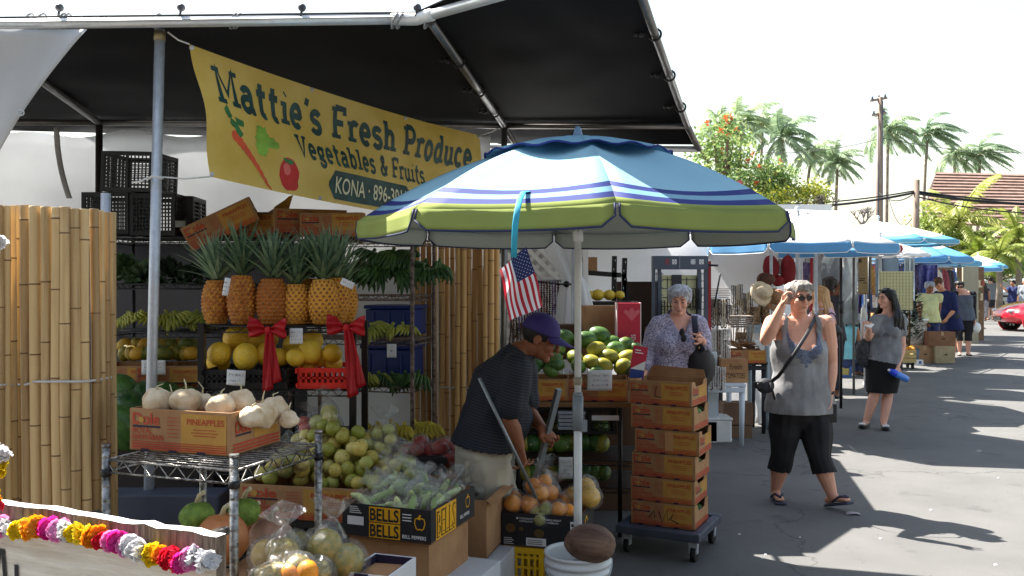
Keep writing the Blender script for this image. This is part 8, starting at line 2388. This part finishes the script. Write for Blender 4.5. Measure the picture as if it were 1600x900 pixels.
m_greyhair = mat('grey brown hair', rgb(108, 100, 92), .6, .3, 40, col2=rgb(166, 160, 152), stretch=(1, 1, .2), bump=.4)
B1 = Vector((XY(1252, Y1), Y1, 0))
def ex1(t, D, Hm, f, l, k):
 glasses(t, Hm, mat('dark frame', (.02, .015, .02), .3), dark=True)
 q = MB(); q.tube([D['wL'] - f * .0 + l * .01, D['wL'] + Vector((0, 0, .012))], .03, 10); q.build('wrist_band', mat('dark band', (.03, .02, .02), .5), t)
def cut1(p):
 p = p + B1
 dx_ = abs(p.x - XY(1249, Y1)); top_ = p.z - P(0, 545, Y1).z
 if top_ > 0 and p.y < Y1 + .05 and dx_ < .098 * min(1, math.sqrt(top_ / .09)): return False
 if p.z > P(0, 489, Y1).z: return False
 return not (dx_ > .148 - .25 * max(0, p.z - P(0, 512, Y1).z) and p.z > P(0, 530, Y1).z)
w1, D1, H1 = person('woman in grey lace-trimmed tank top and black capris striding with a hand at her glasses', B1, 1.64, 4,
 dict(pel=P(1250, 628, Y1), waist=P(1250, 588, Y1), chest=P(1249, 545, Y1), neck=P(1250, 500, Y1 + .02), head=P(1249, 466, Y1 - .03), sR=P(1207, 505, Y1), sL=P(1291, 505, Y1),
         eR=P(1196, 532, Y1 - .20), wR=P(1222, 478, Y1 - .25), eL=P(1300, 566, Y1 + .02), wL=P(1297, 616, Y1 - .06), hR=P(1230, 640, Y1), kR=P(1222, 712, Y1 + .02), aR=Vector((P(1212, 0, 6.50).x, 6.50, .082)),
         hL=P(1270, 640, Y1), kL=P(1281, 716, Y1 - .08), aL=Vector((P(1300, 0, 6.25).x, 6.25, .10)), fR=(-.05, -1, 0), fL=(.55, -.82, .28)),
 1.20, ('fair', (216, 160, 134)), (m_tank, .0, .016, -.045, cut1), ('trousers', m_dkpant, 1.42, .020), ('short', m_greyhair, 0), ('flip', mat('slate rubber sandal', rgb(62, 64, 84), .7, .1, 10)), (.16, -1, -.10), (.45, 1.1), .0055, True, (None, Vector((.6, -.2, .3))), ex1, hdir=(None, Vector((.16, -.1, 1))))
top1 = [c for c in w1.children if c.name.startswith('top')][0].data
top1.materials.append(mat('slate lace', rgb(74, 84, 108), .9, .35, 60, col2=rgb(120, 126, 142), bump=.6))
for pl_ in top1.polygons:
 p = pl_.center + B1; dx_ = abs(p.x - XY(1249, Y1)); t_ = p.z - P(0, 545, Y1).z
 if p.y < Y1 and ((0 < t_ < .12 and dx_ < .118) or (-.12 < t_ <= 0 and dx_ < .118 * (1 + t_ / .12) + .012 * math.sin(p.z * 190))): pl_.material_index = 1
strap(w1, [P(1291, 492, Y1 + .04) - B1 + Vector((-.06, 0, .02)), P(1262, 520, Y1 - .19) - B1, P(1240, 555, Y1 - .25) - B1, P(1216, 588, Y1 - .20) - B1, P(1200, 600, Y1 - .06) - B1], .013, m_black)
bg_ = thing('belt_bag', 'small dark bag and camera hanging at the hip of the woman in grey', 'bag', P(1196, 603, Y1 - .1))
q = MB(); q.ball((0, 0, 0), (.065, .045, .055), 14, 10); q.build('pouch', mat('dark grey nylon', rgb(50, 50, 56), .7, .2, 10), bg_)
q = MB(); q.box((-.06, -.03, .01), (.06, .03, .045)); q.tube([(-.06, -.045, .01), (-.06, -.065, .01)], .018, 12); q.tube([(.02, -.05, .03), (.05, -.06, -.09)], .008, 6); q.build('camera', m_black, bg_)
ph = MB(); ph.box((0, 0, 0), (.065, .012, .13)); tag(ph.build('dark_phone', m_black, loc=D1['wL'] + B1 + Vector((.0, -.04, -.13)), bevel=.004), 'dark phone held in the lowered hand of the woman in grey', 'phone')
Y2 = 7.0; B2 = Vector((XY(1055, Y2), Y2, 0))
m_blouse = mat('lilac speckled blouse', rgb(66, 64, 104), .8, .3, 75, col2=rgb(204, 200, 218), bump=.25, bscale=20)
m_silver = mat('silver grey hair', rgb(138, 144, 152), .55, .2, 40, col2=rgb(190, 194, 200), bump=.4)
def cut2(p):
 p = p + B2; c = P(1062, 497, Y2)
 d = p.z - P(0, 522, Y2).z
 if p.y < Y2 + .02 and d > 0 and abs(p.x - c.x) < .008 + d * .5: return False
 return p.z < P(0, 484, Y2).z
def ex2(t, D, Hm, f, l, k):
 q = MB(); c = P(1067, 524, Y2 - .20) - B2
 for s_ in (-1, 1): q.ball(tuple(c + Vector((s_ * .006, -.004 * s_, -.022 + .045 * (s_ < 0)))), (.022, .008, .03), 10, 8)
 q.tube([c + Vector((0, 0, .06)), c + Vector((.004, -.01, -.05))], .004, 5); q.build('hung_glasses', m_black, t)
 q = MB(); q.capsule([D['wL'] + Vector((-.03, -.05, -.065)), D['wL'] + Vector((-.028, -.05, -.06))], [.006, .006], 6); q.build('ring', mat('gold', rgb(200, 160, 80), .3, metal=.9), t)
w2, D2, H2 = person('elderly woman with short silver hair in lilac patterned blouse behind the carton stack', B2, 1.60, -6,
 dict(pel=P(1050, 610, Y2), waist=P(1052, 575, Y2), chest=P(1056, 535, Y2), neck=P(1060, 494, Y2 + .03), head=P(1062, 469, Y2 - .06), sR=P(1028, 508, Y2), sL=P(1089, 506, Y2), eR=P(1012, 548, Y2 - .02), wR=P(1004, 590, Y2 - .12), eL=P(1104, 548, Y2), wL=P(1096, 530, Y2 - .2),
         kL=Vector((B2.x + .09, Y2, .44)), kR=Vector((B2.x - .09, Y2, .44))),
 1.22, ('rosy', (220, 168, 146)), (m_blouse, 1.55, .014, -.16, cut2), ('trousers', mat('dark slacks', rgb(40, 42, 52), .8), 1.9, .014), ('short', m_silver, 0), ('shoe', m_black), (-.22, -1, -.38), (1.0, .5), .0058, True, (Vector((.2, .6, -.2)), None), ex2, hdir=(Vector((-.25, -.35, .15)), None))
strap(w2, [P(1088, 493, Y2 + .1) - B2, P(1085, 494, Y2 - .05) - B2, P(1086, 510, Y2 - .16) - B2, P(1088, 528, Y2 - .19) - B2, P(1098, 548, Y2 - .17) - B2], .022, mat('navy strap', rgb(26, 28, 46), .7))
hb_ = thing('shoulder_bag', 'big black slouchy bag on the shoulder of the woman in the lilac blouse', 'bag', P(1094, 562, Y2 - .10))
q = MB(); q.ball((0, 0, -.04), (.115, .075, .20), 22, 16, 0, None, lambda d: 1 + .10 * noise.noise(d * 2.3) + .05 * math.sin(7 * d.x) * (1 - abs(d.z)) - .2 * max(0, d.z) ** 2); q.build('bag_body', mat('black soft leather', (.014, .014, .018), .5, .3, 8, bump=.3), hb_)
Y3 = 4.62; B3 = Vector((XY(760, Y3), Y3, 0))
m_polo = mat('dark striped polo', rgb(30, 33, 44), .8, .15, 3, bump=.2, bscale=20)
nt_ = m_polo.node_tree; tc_ = nt_.nodes.new('ShaderNodeTexCoord'); wv = nt_.nodes.new('ShaderNodeTexWave'); wv.bands_direction = 'Z'; wv.inputs['Scale'].default_value = 22; wv.inputs['Distortion'].default_value = .6; rp = nt_.nodes.new('ShaderNodeValToRGB')
rp.color_ramp.elements[0].position = .78; rp.color_ramp.elements[0].color = rgb(30, 33, 44); rp.color_ramp.elements[1].position = .86; rp.color_ramp.elements[1].color = rgb(52, 56, 66)
mp_ = nt_.nodes.new('ShaderNodeMapping'); mp_.inputs['Rotation'].default_value = (0, R(-14), 0)
nt_.links.new(tc_.outputs['Object'], mp_.inputs[0]); nt_.links.new(mp_.outputs[0], wv.inputs['Vector']); nt_.links.new(wv.outputs['Fac'], rp.inputs[0]); nt_.links.new(rp.outputs[0], nt_.nodes['Principled BSDF'].inputs['Base Color'])
m_khaki = mat('pale khaki shorts', rgb(186, 178, 160), .85, .12, 6, bump=.3, bscale=16)
def ex3(t, D, Hm, f, l, k):
 m_cap = mat('purple cap', rgb(60, 48, 116), .75, .08, 6)
 q = MB()
 q.ball((0, .016, .045), (.089, .104, .088), 24, 14, 0, Hm)
 me = solidmesh(q, .006, 1, m_cap, lambda p: (Hm.inverted() @ p).z > .028 - .10 * (Hm.inverted() @ p).y * .3, None, 'cap'); cp = put('cap', me, t, solid=.004)
 q = MB()
 q.sheet(lambda u, v: Hm @ Vector((math.sin((u - .5) * 2.3) * (.082 + .015 * v), .0 - math.cos((u - .5) * 2.3) * (.088 + .095 * v * (1 - abs(u - .5) * .5)), .045 - .02 * v - .05 * abs(u - .5) ** 2 * 4 * .4)), 16, 6)
 q.build('cap_brim', m_cap, cp, solid=.005)
 q = MB(); q.ball((0, .016, .134), (.009, .009, .006), 8, 6, 0, Hm); q.build('cap_button', m_cap, cp)
 q = MB()
 c0 = D['neck']; ax = (D['head'] - D['neck']).normalized()
 q.tube([c0 + (l * math.cos(a) + f * math.sin(a) * .9) * .075 + Vector((0, 0, -.02 + .02 * math.cos(a))) for a in [2 * PI * j / 16 for j in range(17)]], .016, 8); q.build('collar', m_polo, t)
 q = MB()
 for u, v, w_, h_ in ((742, 738, .10, .10),):
  q.box((0, 0, 0), (w_, .004, h_), 0, TR(tuple(P(u, v, Y3 - .185) - B3), R(12))); q.box((0, -.003, .045), (w_ * 1.04, .006, .025), 0, TR(tuple(P(u, v, Y3 - .187) - B3), R(12)))
 q.build('cargo_pocket', m_khaki, t, bevel=.003)
w3, D3, H3 = person('man in purple cap, dark striped polo and pale shorts bending over two metal bars', B3, 1.66, 80,
 dict(pel=P(757, 706, Y3), waist=P(766, 655, Y3), chest=P(786, 596, Y3), neck=P(813, 549, Y3), head=P(845, 529, Y3 - .02), sR=P(806, 578, Y3 - .19), sL=P(815, 578, Y3 + .19), eR=P(796, 655, Y3 - .24), wR=P(812, 697, Y3 - .21), eL=P(822, 640, Y3 + .16), wL=P(846, 668, Y3 - .04),
         hR=P(757, 728, Y3 - .085), hL=P(759, 728, Y3 + .085), kR=Vector((XY(768, Y3), Y3 - .1, .40)), kL=Vector((XY(778, Y3), Y3 + .12, .42)), aR=Vector((XY(756, Y3), Y3 - .1, .075)), aL=Vector((XY(764, Y3), Y3 + .14, .075))),
 1.18, ('brown', (142, 88, 62)), (m_polo, .72, .020, .022, None), ('shorts', m_khaki, .88, .026), ('thin', mat('black short hair', (.012, .01, .01), .6, .2, 30), 0), ('shoe', m_black), (.93, -.1, -.40), (1.2, 1.2), .0056, False, (Vector((.4, -.5, 0)), Vector((.55, .35, 0))), ex3, hdir=(Vector((.45, -.15, -.5)), Vector((.2, .1, -1))))
def metal_bar(label, a, b, w_, r_=None):
 t = MB();
 if r_: t.tube([a, b], r_, 10)
 else: t.bar(a, b, w_, w_ * .7)
 return tag(t.build('metal_bar', mat('dull aluminium', rgb(140, 146, 150), .4, .1, 20, metal=.6)), label, 'metal bar')
hL_ = D3['wL'] + B3 + Vector((.03, -.03, -.07))
metal_bar('square aluminium bar gripped in the left hand of the man in the cap', P(873, 608, 4.50), Vector((XY(800, 4.80), 4.80, .01)), .030)
metal_bar('thin metal bar slanting across the polo of the man in the cap', P(749, 591, 4.26), P(838, 778, 4.36), 0, .0085)
Y4 = 9.7; B4 = Vector((XY(1367, Y4), Y4, 0))
m_tee = mat('heather grey tee', rgb(104, 106, 110), .85, .12, 9, col2=rgb(134, 136, 140))
m_blackhair = mat('long black hair', (.008, .007, .007), .4, .3, 30, bump=.5, bscale=60, stretch=(1, 1, .15))
def cut4(p):
 p = p + B4; c = P(1386, 494, Y4)
 return p.z < P(0, 491, Y4).z and not ((p - c).length < .075)
def ex4(t, D, Hm, f, l, k):
 q = MB();
 for s_ in (1, -1): q.ball((s_ * .032, -.055, .108), (.026, .02, .008), 10, 6, 0, Hm)
 q.build('head_sunglasses', m_black, t)
 q = MB()
 for i in range(5):
  Lp, Rp = ribbon([Vector((-.12 + .05 * i, .01 * (i % 2))), Vector((-.10 + .05 * i, .03)), Vector((-.07 + .05 * i, -.01))], .007)
  for j in range(2): q.add([D['waist'] + l * (p.x) * -1 + f * (.128 - abs(p.x) * .18) + Vector((0, 0, .06 + p.y)) for p in (Rp[j], Rp[j + 1], Lp[j + 1], Lp[j])], [(0, 1, 2, 3)])
 q.build('shirt_print', mat('faded navy print', rgb(50, 54, 70), .8), t)
w4, D4, H4 = person('woman with long black hair in grey tee and black skirt looking left, phone in hand', B4, 1.56, -22,
 dict(pel=P(1379, 558, Y4), waist=P(1384, 532, Y4), chest=P(1386, 514, Y4), neck=P(1388, 491, Y4 + .02), head=P(1384, 467, Y4), sR=P(1369, 500, Y4 - .06), sL=P(1406, 500, Y4 + .02), eR=P(1356, 529, Y4 - .1), wR=P(1358, 514, Y4 - .26), eL=P(1410, 542, Y4 - .02), wL=P(1402, 573, Y4 - .12),
         hR=P(1372, 570, Y4), hL=P(1390, 570, Y4), kR=P(1367, 615, Y4), kL=P(1387, 616, Y4), aR=Vector((XY(1354, 9.72), 9.72, .085)), aL=Vector((XY(1381, 9.62), 9.62, .085)), fR=(-.7, -.75, 0), fL=(-.25, -1, 0)),
 1.0, ('fair warm', (214, 162, 140)), (m_tee, .45, .016, -.035, cut4), ('skirt', mat('black knit skirt', (.008, .008, .009), .85), .02, .02), ('long', m_blackhair, .25), ('bow', m_black, m_white), (-.93, -.42, -.08), (1.0, .6), .0062, True, (Vector((0, .5, -.3)), Vector((-.3, .5, .4))), ex4, hdir=(Vector((-.25, -.3, -.6)), Vector((-.3, -.5, .3))))
o = MB(); o.box((0, 0, 0), (.075, .15, .010)); o = o.build('phone', m_white, loc=P(1358, 508, Y4 - .33), bevel=.004); o.rotation_euler = (R(12), R(14), R(-30)); tag(o, 'white phone held by the woman in the black skirt', 'phone')
m_bbl = mat('blue bottle plastic', rgb(30, 70, 210), .2, .1, 5, spec=.6)
bt = thing('water_bottle', 'clear blue water bottle held low by the woman in the black skirt', 'bottle', P(1402, 585, Y4 - .22)); bt.rotation_euler = (0, R(116), R(10))
q = MB(); q.lathe([(0, -.02), (.033, -.02), (.036, .0), (.036, .12), (.033, .13), (0, .13)], 18); q.build('flask', mat('pale blue bottle', rgb(70, 130, 220), .1, .1, 5, spec=.6), bt)
q = MB(); q.lathe([(.036, -.02), (.038, -.05), (.02, -.10), (0, -.10)], 18); q.ball((0, 0, -.108), (.015, .015, .014), 10, 8, 1); q.build('cap', [m_bbl, m_white], bt)
tt = thing('tote_bag', 'black patterned tote hanging from the arm of the woman in the black skirt', 'bag', P(1352, 548, Y4 + .02))
q = MB(); q.ball((0, 0, -.03), (.11, .06, .16), 20, 14, 0, None, lambda d: 1 + .1 * noise.noise(d * 2.5)); q.build('bag_body', mat('black patterned bag', (.012, .012, .014), .6, .4, 30, col2=(.06, .06, .07)), tt)
q = MB(); q.tube([(-.03, 0, .10), (.05, -.02, .2), (.11, -.05, .30)], .01, 6); q.build('handle', m_black, tt)
def frac(u, Y): return Vector((XY(u, Y), Y, 0))
m_blond = mat('blonde hair', rgb(150, 104, 60), .5, .25, 30, col2=rgb(206, 164, 112), bump=.4, stretch=(1, 1, .2))
Y5 = 10.6; B5 = frac(1286, Y5)
w5, D5, _ = person('blonde woman in pink top seen from behind with folded arms and a black handbag', B5, 1.62, -128, dict(head=P(1279, 462, Y5), eR=P(1305, 520, Y5 - .1), wR=P(1284, 525, Y5 - .16), wL=P(1268, 520, Y5), eL=P(1268, 528, Y5 + .1)), 1.08, ('tanned', (206, 146, 110)), (mat('pale pink top', rgb(206, 168, 186), .8), 0, .012, -.03, lambda p: p.z < 1.62 * .80), ('trousers', m_dkpant, 1.9, .012), ('long', m_blond, .13), ('shoe', m_black), None, (.5, .5), .0075)
hb2 = thing('handbag', 'black handbag hanging from the arm of the blonde woman', 'bag', P(1299, 517, Y5 - .2))
q = MB(); q.ball((0, 0, 0), (.12, .07, .09), 18, 12, 0, None, lambda d: 1 + .05 * math.cos(4 * math.atan2(d.z, d.x))); q.build('bag_body', m_black, hb2)
q = MB(); q.tube([(.07 * math.cos(a), .0, .06 + .15 * math.sin(a)) for a in [PI * j / 12 for j in range(13)]], .008, 6); q.build('handle', m_black, hb2)
Y6 = 14.6; B6 = frac(1318, Y6)
person('seated woman in turquoise top with black hair seen from behind', B6 , 1.6, 160, dict(pel=P(1317, 558, Y6 + .3) , waist=P(1317, 540, Y6 + .3), chest=P(1319, 522, Y6 + .3), neck=P(1323, 502, Y6 + .3), head=P(1325, 488, Y6 + .3), sL=P(1307, 509, Y6 + .3), sR=P(1335, 509, Y6 + .3), eR=P(1342, 530, Y6 + .35), wR=P(1352, 540, Y6 + .6), eL=P(1304, 532, Y6 + .4), wL=P(1308, 545, Y6 + .6),
 hL=P(1312, 560, Y6 + .35), hR=P(1324, 560, Y6 + .35), kL=P(1334, 558, Y6 + .75), kR=P(1346, 560, Y6 + .6), aL=Vector((XY(1338, Y6 + .6), Y6 + .6, .07)), aR=Vector((XY(1350, Y6 + .5), Y6 + .5, .07)), fL=(.8, .2, 0), fR=(.9, -.1, 0)), 1.15, ('tan', (176, 122, 92)), (mat('turquoise top', rgb(120, 186, 200), .8), 0, .012, -.02, lambda p: True), ('trousers', mat('blue denim', rgb(50, 62, 100), .85, .2, 8), 1.9, .012), ('long', m_blackhair, .12), ('flip', m_black), None, (.5, .5), .009)
Y7 = 17.9
person('grey-haired man in pale yellow tank top and jeans beside the navy-shirted man', frac(1452, Y7), 1.60, -8, dict(wR=P(1446, 505, Y7 - .2), eR=P(1437, 497, Y7 - .02), eL=P(1465, 496, Y7)), 1.1, ('brown', (142, 88, 62)), (mat('pale yellow tank', rgb(206, 206, 150), .8), .2, .014, -.05, None), ('trousers', mat('blue denim'), 1.95, .014), ('short', m_silver, 0), ('shoe', m_black), (-.1, -1, -.45), vox=.011, fem=False)
q = MB(); q.ball((0, 0, 0), (.11, .07, .08), 14, 10); tag(q.build('dark_pouch', mat('dark brown bag', rgb(46, 34, 30), .6), loc=P(1443, 506, Y7 - .12)), 'dark bag held under the arm of the man in the yellow top', 'bag')
Y8 = 18.3; m_navy = mat('navy shirt', rgb(26, 36, 84), .8, .15, 6)
def ex8(t, D, Hm, f, l, k):
 q = MB(); q.ball((0, .016, .05), (.088, .1, .08), 16, 10, 0, Hm, lambda d: 1 if d.z > -.1 else .8); q.ball((0, -.12, .045), (.07, .08, .008), 12, 6, 0, Hm); q.build('cap', mat('brown cap', rgb(96, 66, 46), .8, .2, 8), t)
person('man in navy shirt and brown cap leaning left over the stall', frac(1483, Y8), 1.74, -62, dict(pel=P(1484, 508, Y8), waist=P(1482, 490, Y8), chest=P(1478, 472, Y8), neck=P(1473, 455, Y8), head=P(1466, 443, Y8 - .03), sL=P(1488, 463, Y8 - .17), sR=P(1466, 460, Y8 + .16), eL=P(1492, 483, Y8 - .2), wL=P(1480, 497, Y8 - .22)), 1.25, ('tanned', (206, 146, 110)), (m_navy, .9, .02, -.06, None), ('shorts', mat('charcoal shorts', rgb(46, 48, 56), .8), 1.1, .02), ('thin', mat('dark hair', (.015, .012, .01), .5), 0), ('shoe', m_black), (-.75, -.5, -.5), vox=.011, fem=False, extra=ex8)
Y9 = 19.2
def ex9(t, D, Hm, f, l, k): glasses(t, Hm, m_black)
m_cardi = mat('black cardigan', (.012, .012, .014), .85)
wc = person('woman with short dark hair in black cardigan, grey top and capris holding a white bag', frac(1506, Y9), 1.64, -18, dict(wL=P(1523, 500, Y9 - .1), eL=P(1521, 482, Y9), head=P(1499, 448, Y9 - .05)), 1.12, ('fair warm', (214, 162, 140)), (mat('slate grey top', rgb(84, 90, 104), .8), 0, .014, -.07, lambda p: p.z < 1.64 * .80), ('trousers', m_dkpant, 1.35, .012), ('short', mat('dark hair'), 0), ('shoe', m_black), (-.4, -1, -.25), vox=.011, extra=ex9)
q = MB()
for s_, n_ in ((1, 'L'), (-1, 'R')):
 D = wc[1]; q.capsule([D['s' + n_], D['e' + n_], D['e' + n_].lerp(D['w' + n_], .8)], [.075, .06, .05], 10); q.capsule([D['s' + n_].lerp(D['neck'], .3), D['s' + n_].lerp(D['chest'], .5) + Vector((.04 * s_, .03, -.1)), D['pel'] + Vector((.15 * s_, .04, .05))], [.06, .085, .08], 10)
q.capsule([D['neck'] + Vector((0, .07, -.05)), D['waist'] + Vector((0, .08, 0)), D['pel'] + Vector((0, .09, 0))], [.1, .15, .15], 12, 0, Vector((1, 0, 0)), [.05, .06, .06])
put('cardigan', solidmesh(q, .012, 3, m_cardi, None, None, 'cardigan'), wc[0])
q = MB(); q.ball((0, 0, 0), (.09, .06, .11), 16, 12, 0, None, lambda d: 1 + .25 * noise.noise(d * 4)); tag(q.build('plastic_bag', m_white, loc=P(1526, 512, Y9 - .1)), 'small white plastic bag in the hand of the woman in the black cardigan', 'bag')
person('woman with long black hair and patterned long skirt walking away past the cars', frac(1537, 36), 1.56, 176, None, 1.0, ('tan', (176, 122, 92)), (mat('dark vest', rgb(50, 46, 66), .8), 0, .014, -.03, None), ('skirt', mat('patterned skirt', rgb(60, 56, 60), .8, .5, 30, col2=rgb(200, 196, 196)), -.30, .02), ('long', m_blackhair, .26), ('flip', m_black), vox=.014)
person('man in grey shirt walking away beside the long-haired woman', frac(1548, 37), 1.80, 170, None, 1.1, ('fair warm', (214, 162, 140)), (mat('mid grey shirt', rgb(120, 126, 134), .8), .9, .02, -.06, None), ('shorts', mat('charcoal shorts'), .95, .02), ('short', mat('dark hair'), 0), ('shoe', m_black), vox=.014, fem=False)
person('person in navy top standing behind the red car', frac(1583, 35), 1.66, -70, dict(wR=P(1566, 448, 34.9), eR=P(1573, 455, 34.8)), 1.1, ('tan', (176, 122, 92)), (m_navy, .8, .02, -.06, None), ('trousers', mat('blue denim'), 1.9, .012), ('short', mat('dark hair'), 0), ('shoe', m_black), vox=.014)
person('white-haired person cut by the right edge behind the red car', frac(1602, 33.5), 1.72, -60, None, 1.1, ('fair', (216, 160, 134)), (mat('mid grey shirt'), .8, .02, -.06, None), ('trousers', mat('charcoal shorts'), 1.9, .02), ('short', m_silver, 0), ('shoe', m_black), vox=.014)
Y10 = 12.2
person('dark-armed person reaching up at the plastic curtain behind the blonde woman', frac(1296, Y10), 1.66, 150, dict(sR=P(1303, 470, Y10), eR=P(1308, 458, Y10 - .1), wR=P(1313, 443, Y10 - .05)), 1.05, ('deep brown', (112, 70, 50)), (mat('charcoal tee', rgb(54, 54, 60), .8), .8, .016, -.06, None), ('trousers', mat('dark slacks'), 1.9, .014), ('short', mat('dark hair'), 0), ('shoe', m_black), vox=.011, fem=False)
# ------------------------------------------------------------ more stock in the stalls, and an added building blocking sky behind the camera
gcols = [(120, 40, 50), (40, 70, 130), (190, 180, 170), (60, 50, 90), (170, 120, 60), (36, 90, 96), (30, 30, 36), (160, 70, 90)]
gm = [mat('garment %d' % i, rgb(*c), .85, .35, 18, col2=rgb(*[min(255, x + 50) for x in c])) for i, c in enumerate(gcols)]
def garment_mesh(i):
 rr = random.Random(i); q = MB(); w_ = rr.uniform(.16, .24); L = rr.uniform(.5, .8)
 def f_(u, v):
  x = (u - .5) * 2 * w_ * (.75 + .3 * v) * (1 if v > .12 else .55 + 3.6 * v)
  return (x, .03 * math.sin(u * 15 + i) * (.3 + v) + .01 * math.sin(v * 9), -L * v - .05 * abs(u - .5) * (1 - v))
 q.sheet(f_, 14, 10); q.sheet(lambda u, v: Vector(f_(1 - u, v)) + Vector((0, .05, 0)), 14, 10)
 q.tube([(-w_ * .5, .025, -.05), (0, .025, .0), (w_ * .5, .025, -.05)], .006, 5); q.tube([(0, .025, 0), (0, .025, .07)], .004, 5)
 return q.mesh('garment', gm[i])
GM_ = [garment_mesh(i) for i in range(8)]
def garment_rail(label, a, b, n, glabel, group, sc=1.0):
 t = thing('garment_rail', label, 'rail', a)
 q = MB(); q.tube([(0, 0, 0), b - a], .014, 8); q.build('rail', m_steel, t)
 for p in (Vector(), b - a):
  q = MB(); q.tube([p, p - Vector((0, 0, a.z))], .016, 8); q.build('post', m_steel, t)
 for k in range(n):
  o = put('garment', GM_[(k * 3 + n) % 8], None, a.lerp(b, (k + .5) / n) - Vector((0, 0, .07)))
  o.rotation_euler = (0, 0, rnd.uniform(.3, 1.1)); o.scale = (sc,) * 3; tag(o, glabel, 'garment', group)
garment_rail('garment rail behind the cream display board', P(1346, 408, 15.2), P(1420, 406, 17.6), 9, 'garment on the rail behind the cream display board', 'garments behind the cream board')
garment_rail('garment rail above the man in the yellow top', P(1424, 412, 18.9), P(1494, 418, 23.0), 11, 'garment on the rail above the man in the yellow top', 'garments above the man in yellow', 1.0)
garment_rail('short garment rail behind the blonde woman', P(1238, 402, 12.6), P(1282, 402, 13.2), 5, 'garment on the short rail behind the blonde woman', 'garments behind the blonde woman', .8)
for i, (u, v, Y) in enumerate(((1143, 498, 9.9), (1156, 490, 9.9), (1166, 480, 9.9), (1150, 468, 9.9))):
 strands('necklace hanging on the white tarp behind the straw baskets', u - 5, u + 8, v - 22, Y - .35, 6, (4, 1, 5, 3), 'necklaces on the white tarp', .5)
m_sk = mat('dark table skirt', rgb(48, 46, 54), .85, .2, 4)
for i, (u, Y, w_, lab) in enumerate(((1262, 13.0, .9, 'dark skirted counter behind the blonde woman'), (1395, 17.9, .9, 'dark skirted counter left of the leafy potted plant'), (1178, 10.3, .5, 'dark crate pile behind the woman in grey'))):
 q = MB(); q.box((0, .25, .42), (w_, .5, .84)); q.box((0, .25, .85), (w_ + .06, .56, .025), 1); rr = random.Random(i)
 for k in range(14): q.box((rr.uniform(-.45, .45) * w_, rr.uniform(.05, .4), .865 + rr.uniform(.02, .07)), (rr.uniform(.05, .12), rr.uniform(.05, .1), rr.uniform(.03, .12)), 2 + k % 3)
 tag(q.build('stall_counter', [m_sk, m_plank, gm[0], gm[4], gm[2]], loc=(XY(u, Y), Y, 0)), lab, 'counter')
person('shopper in pale grey top bending at the produce table behind the seated woman', frac(1337, 15.6), 1.58, -30, dict(pel=P(1338, 520, 15.7), chest=P(1338, 486, 15.6), waist=P(1338, 502, 15.65), neck=P(1336, 472, 15.5), head=P(1333, 462, 15.4), sL=P(1346, 476, 15.5), sR=P(1328, 476, 15.5)), 1.0, ('tan', (176, 122, 92)), (mat('pale grey top', rgb(170, 178, 186), .8), .8, .016, -.05, None), ('trousers', mat('dark slacks'), 1.9, .014), ('short', mat('dark hair'), 0), ('shoe', m_black), (-.4, -1, -.5), vox=.012)
sb = thing('sky_blocker_building', 'added unseen two-storey building behind the viewer, blocks low sky light', 'building', (-2, -9.5, 0))  # added out of view to cut the low sky fill inside the stall
q = MB(); q.box((0, -2, 3.8), (26, 4, 7.6)); q.build('wall', mat('brown blocker wall', rgb(96, 84, 74), .85, .15, 2), sb)
q = MB(); q.box((0, -1.2, 7.75), (27, 5.6, .25)); q.build('roof', m_tile, sb)
q = MB(); q.box((0, .9, 3.0), (26, 1.7, .12)); q.build('awning', mat('dark awning', rgb(50, 56, 52), .85, .1, 3), sb)
for k in range(7):
 q = MB(); q.box((-10.5 + 3.5 * k, .02, 5.2), (1.5, .08, 1.6)); q.build('window', m_glass, sb)
 q = MB(); q.box((-10.5 + 3.5 * k, .02, 1.25), (2.2, .08, 2.3)); q.build('blocker_window', m_glass, sb)
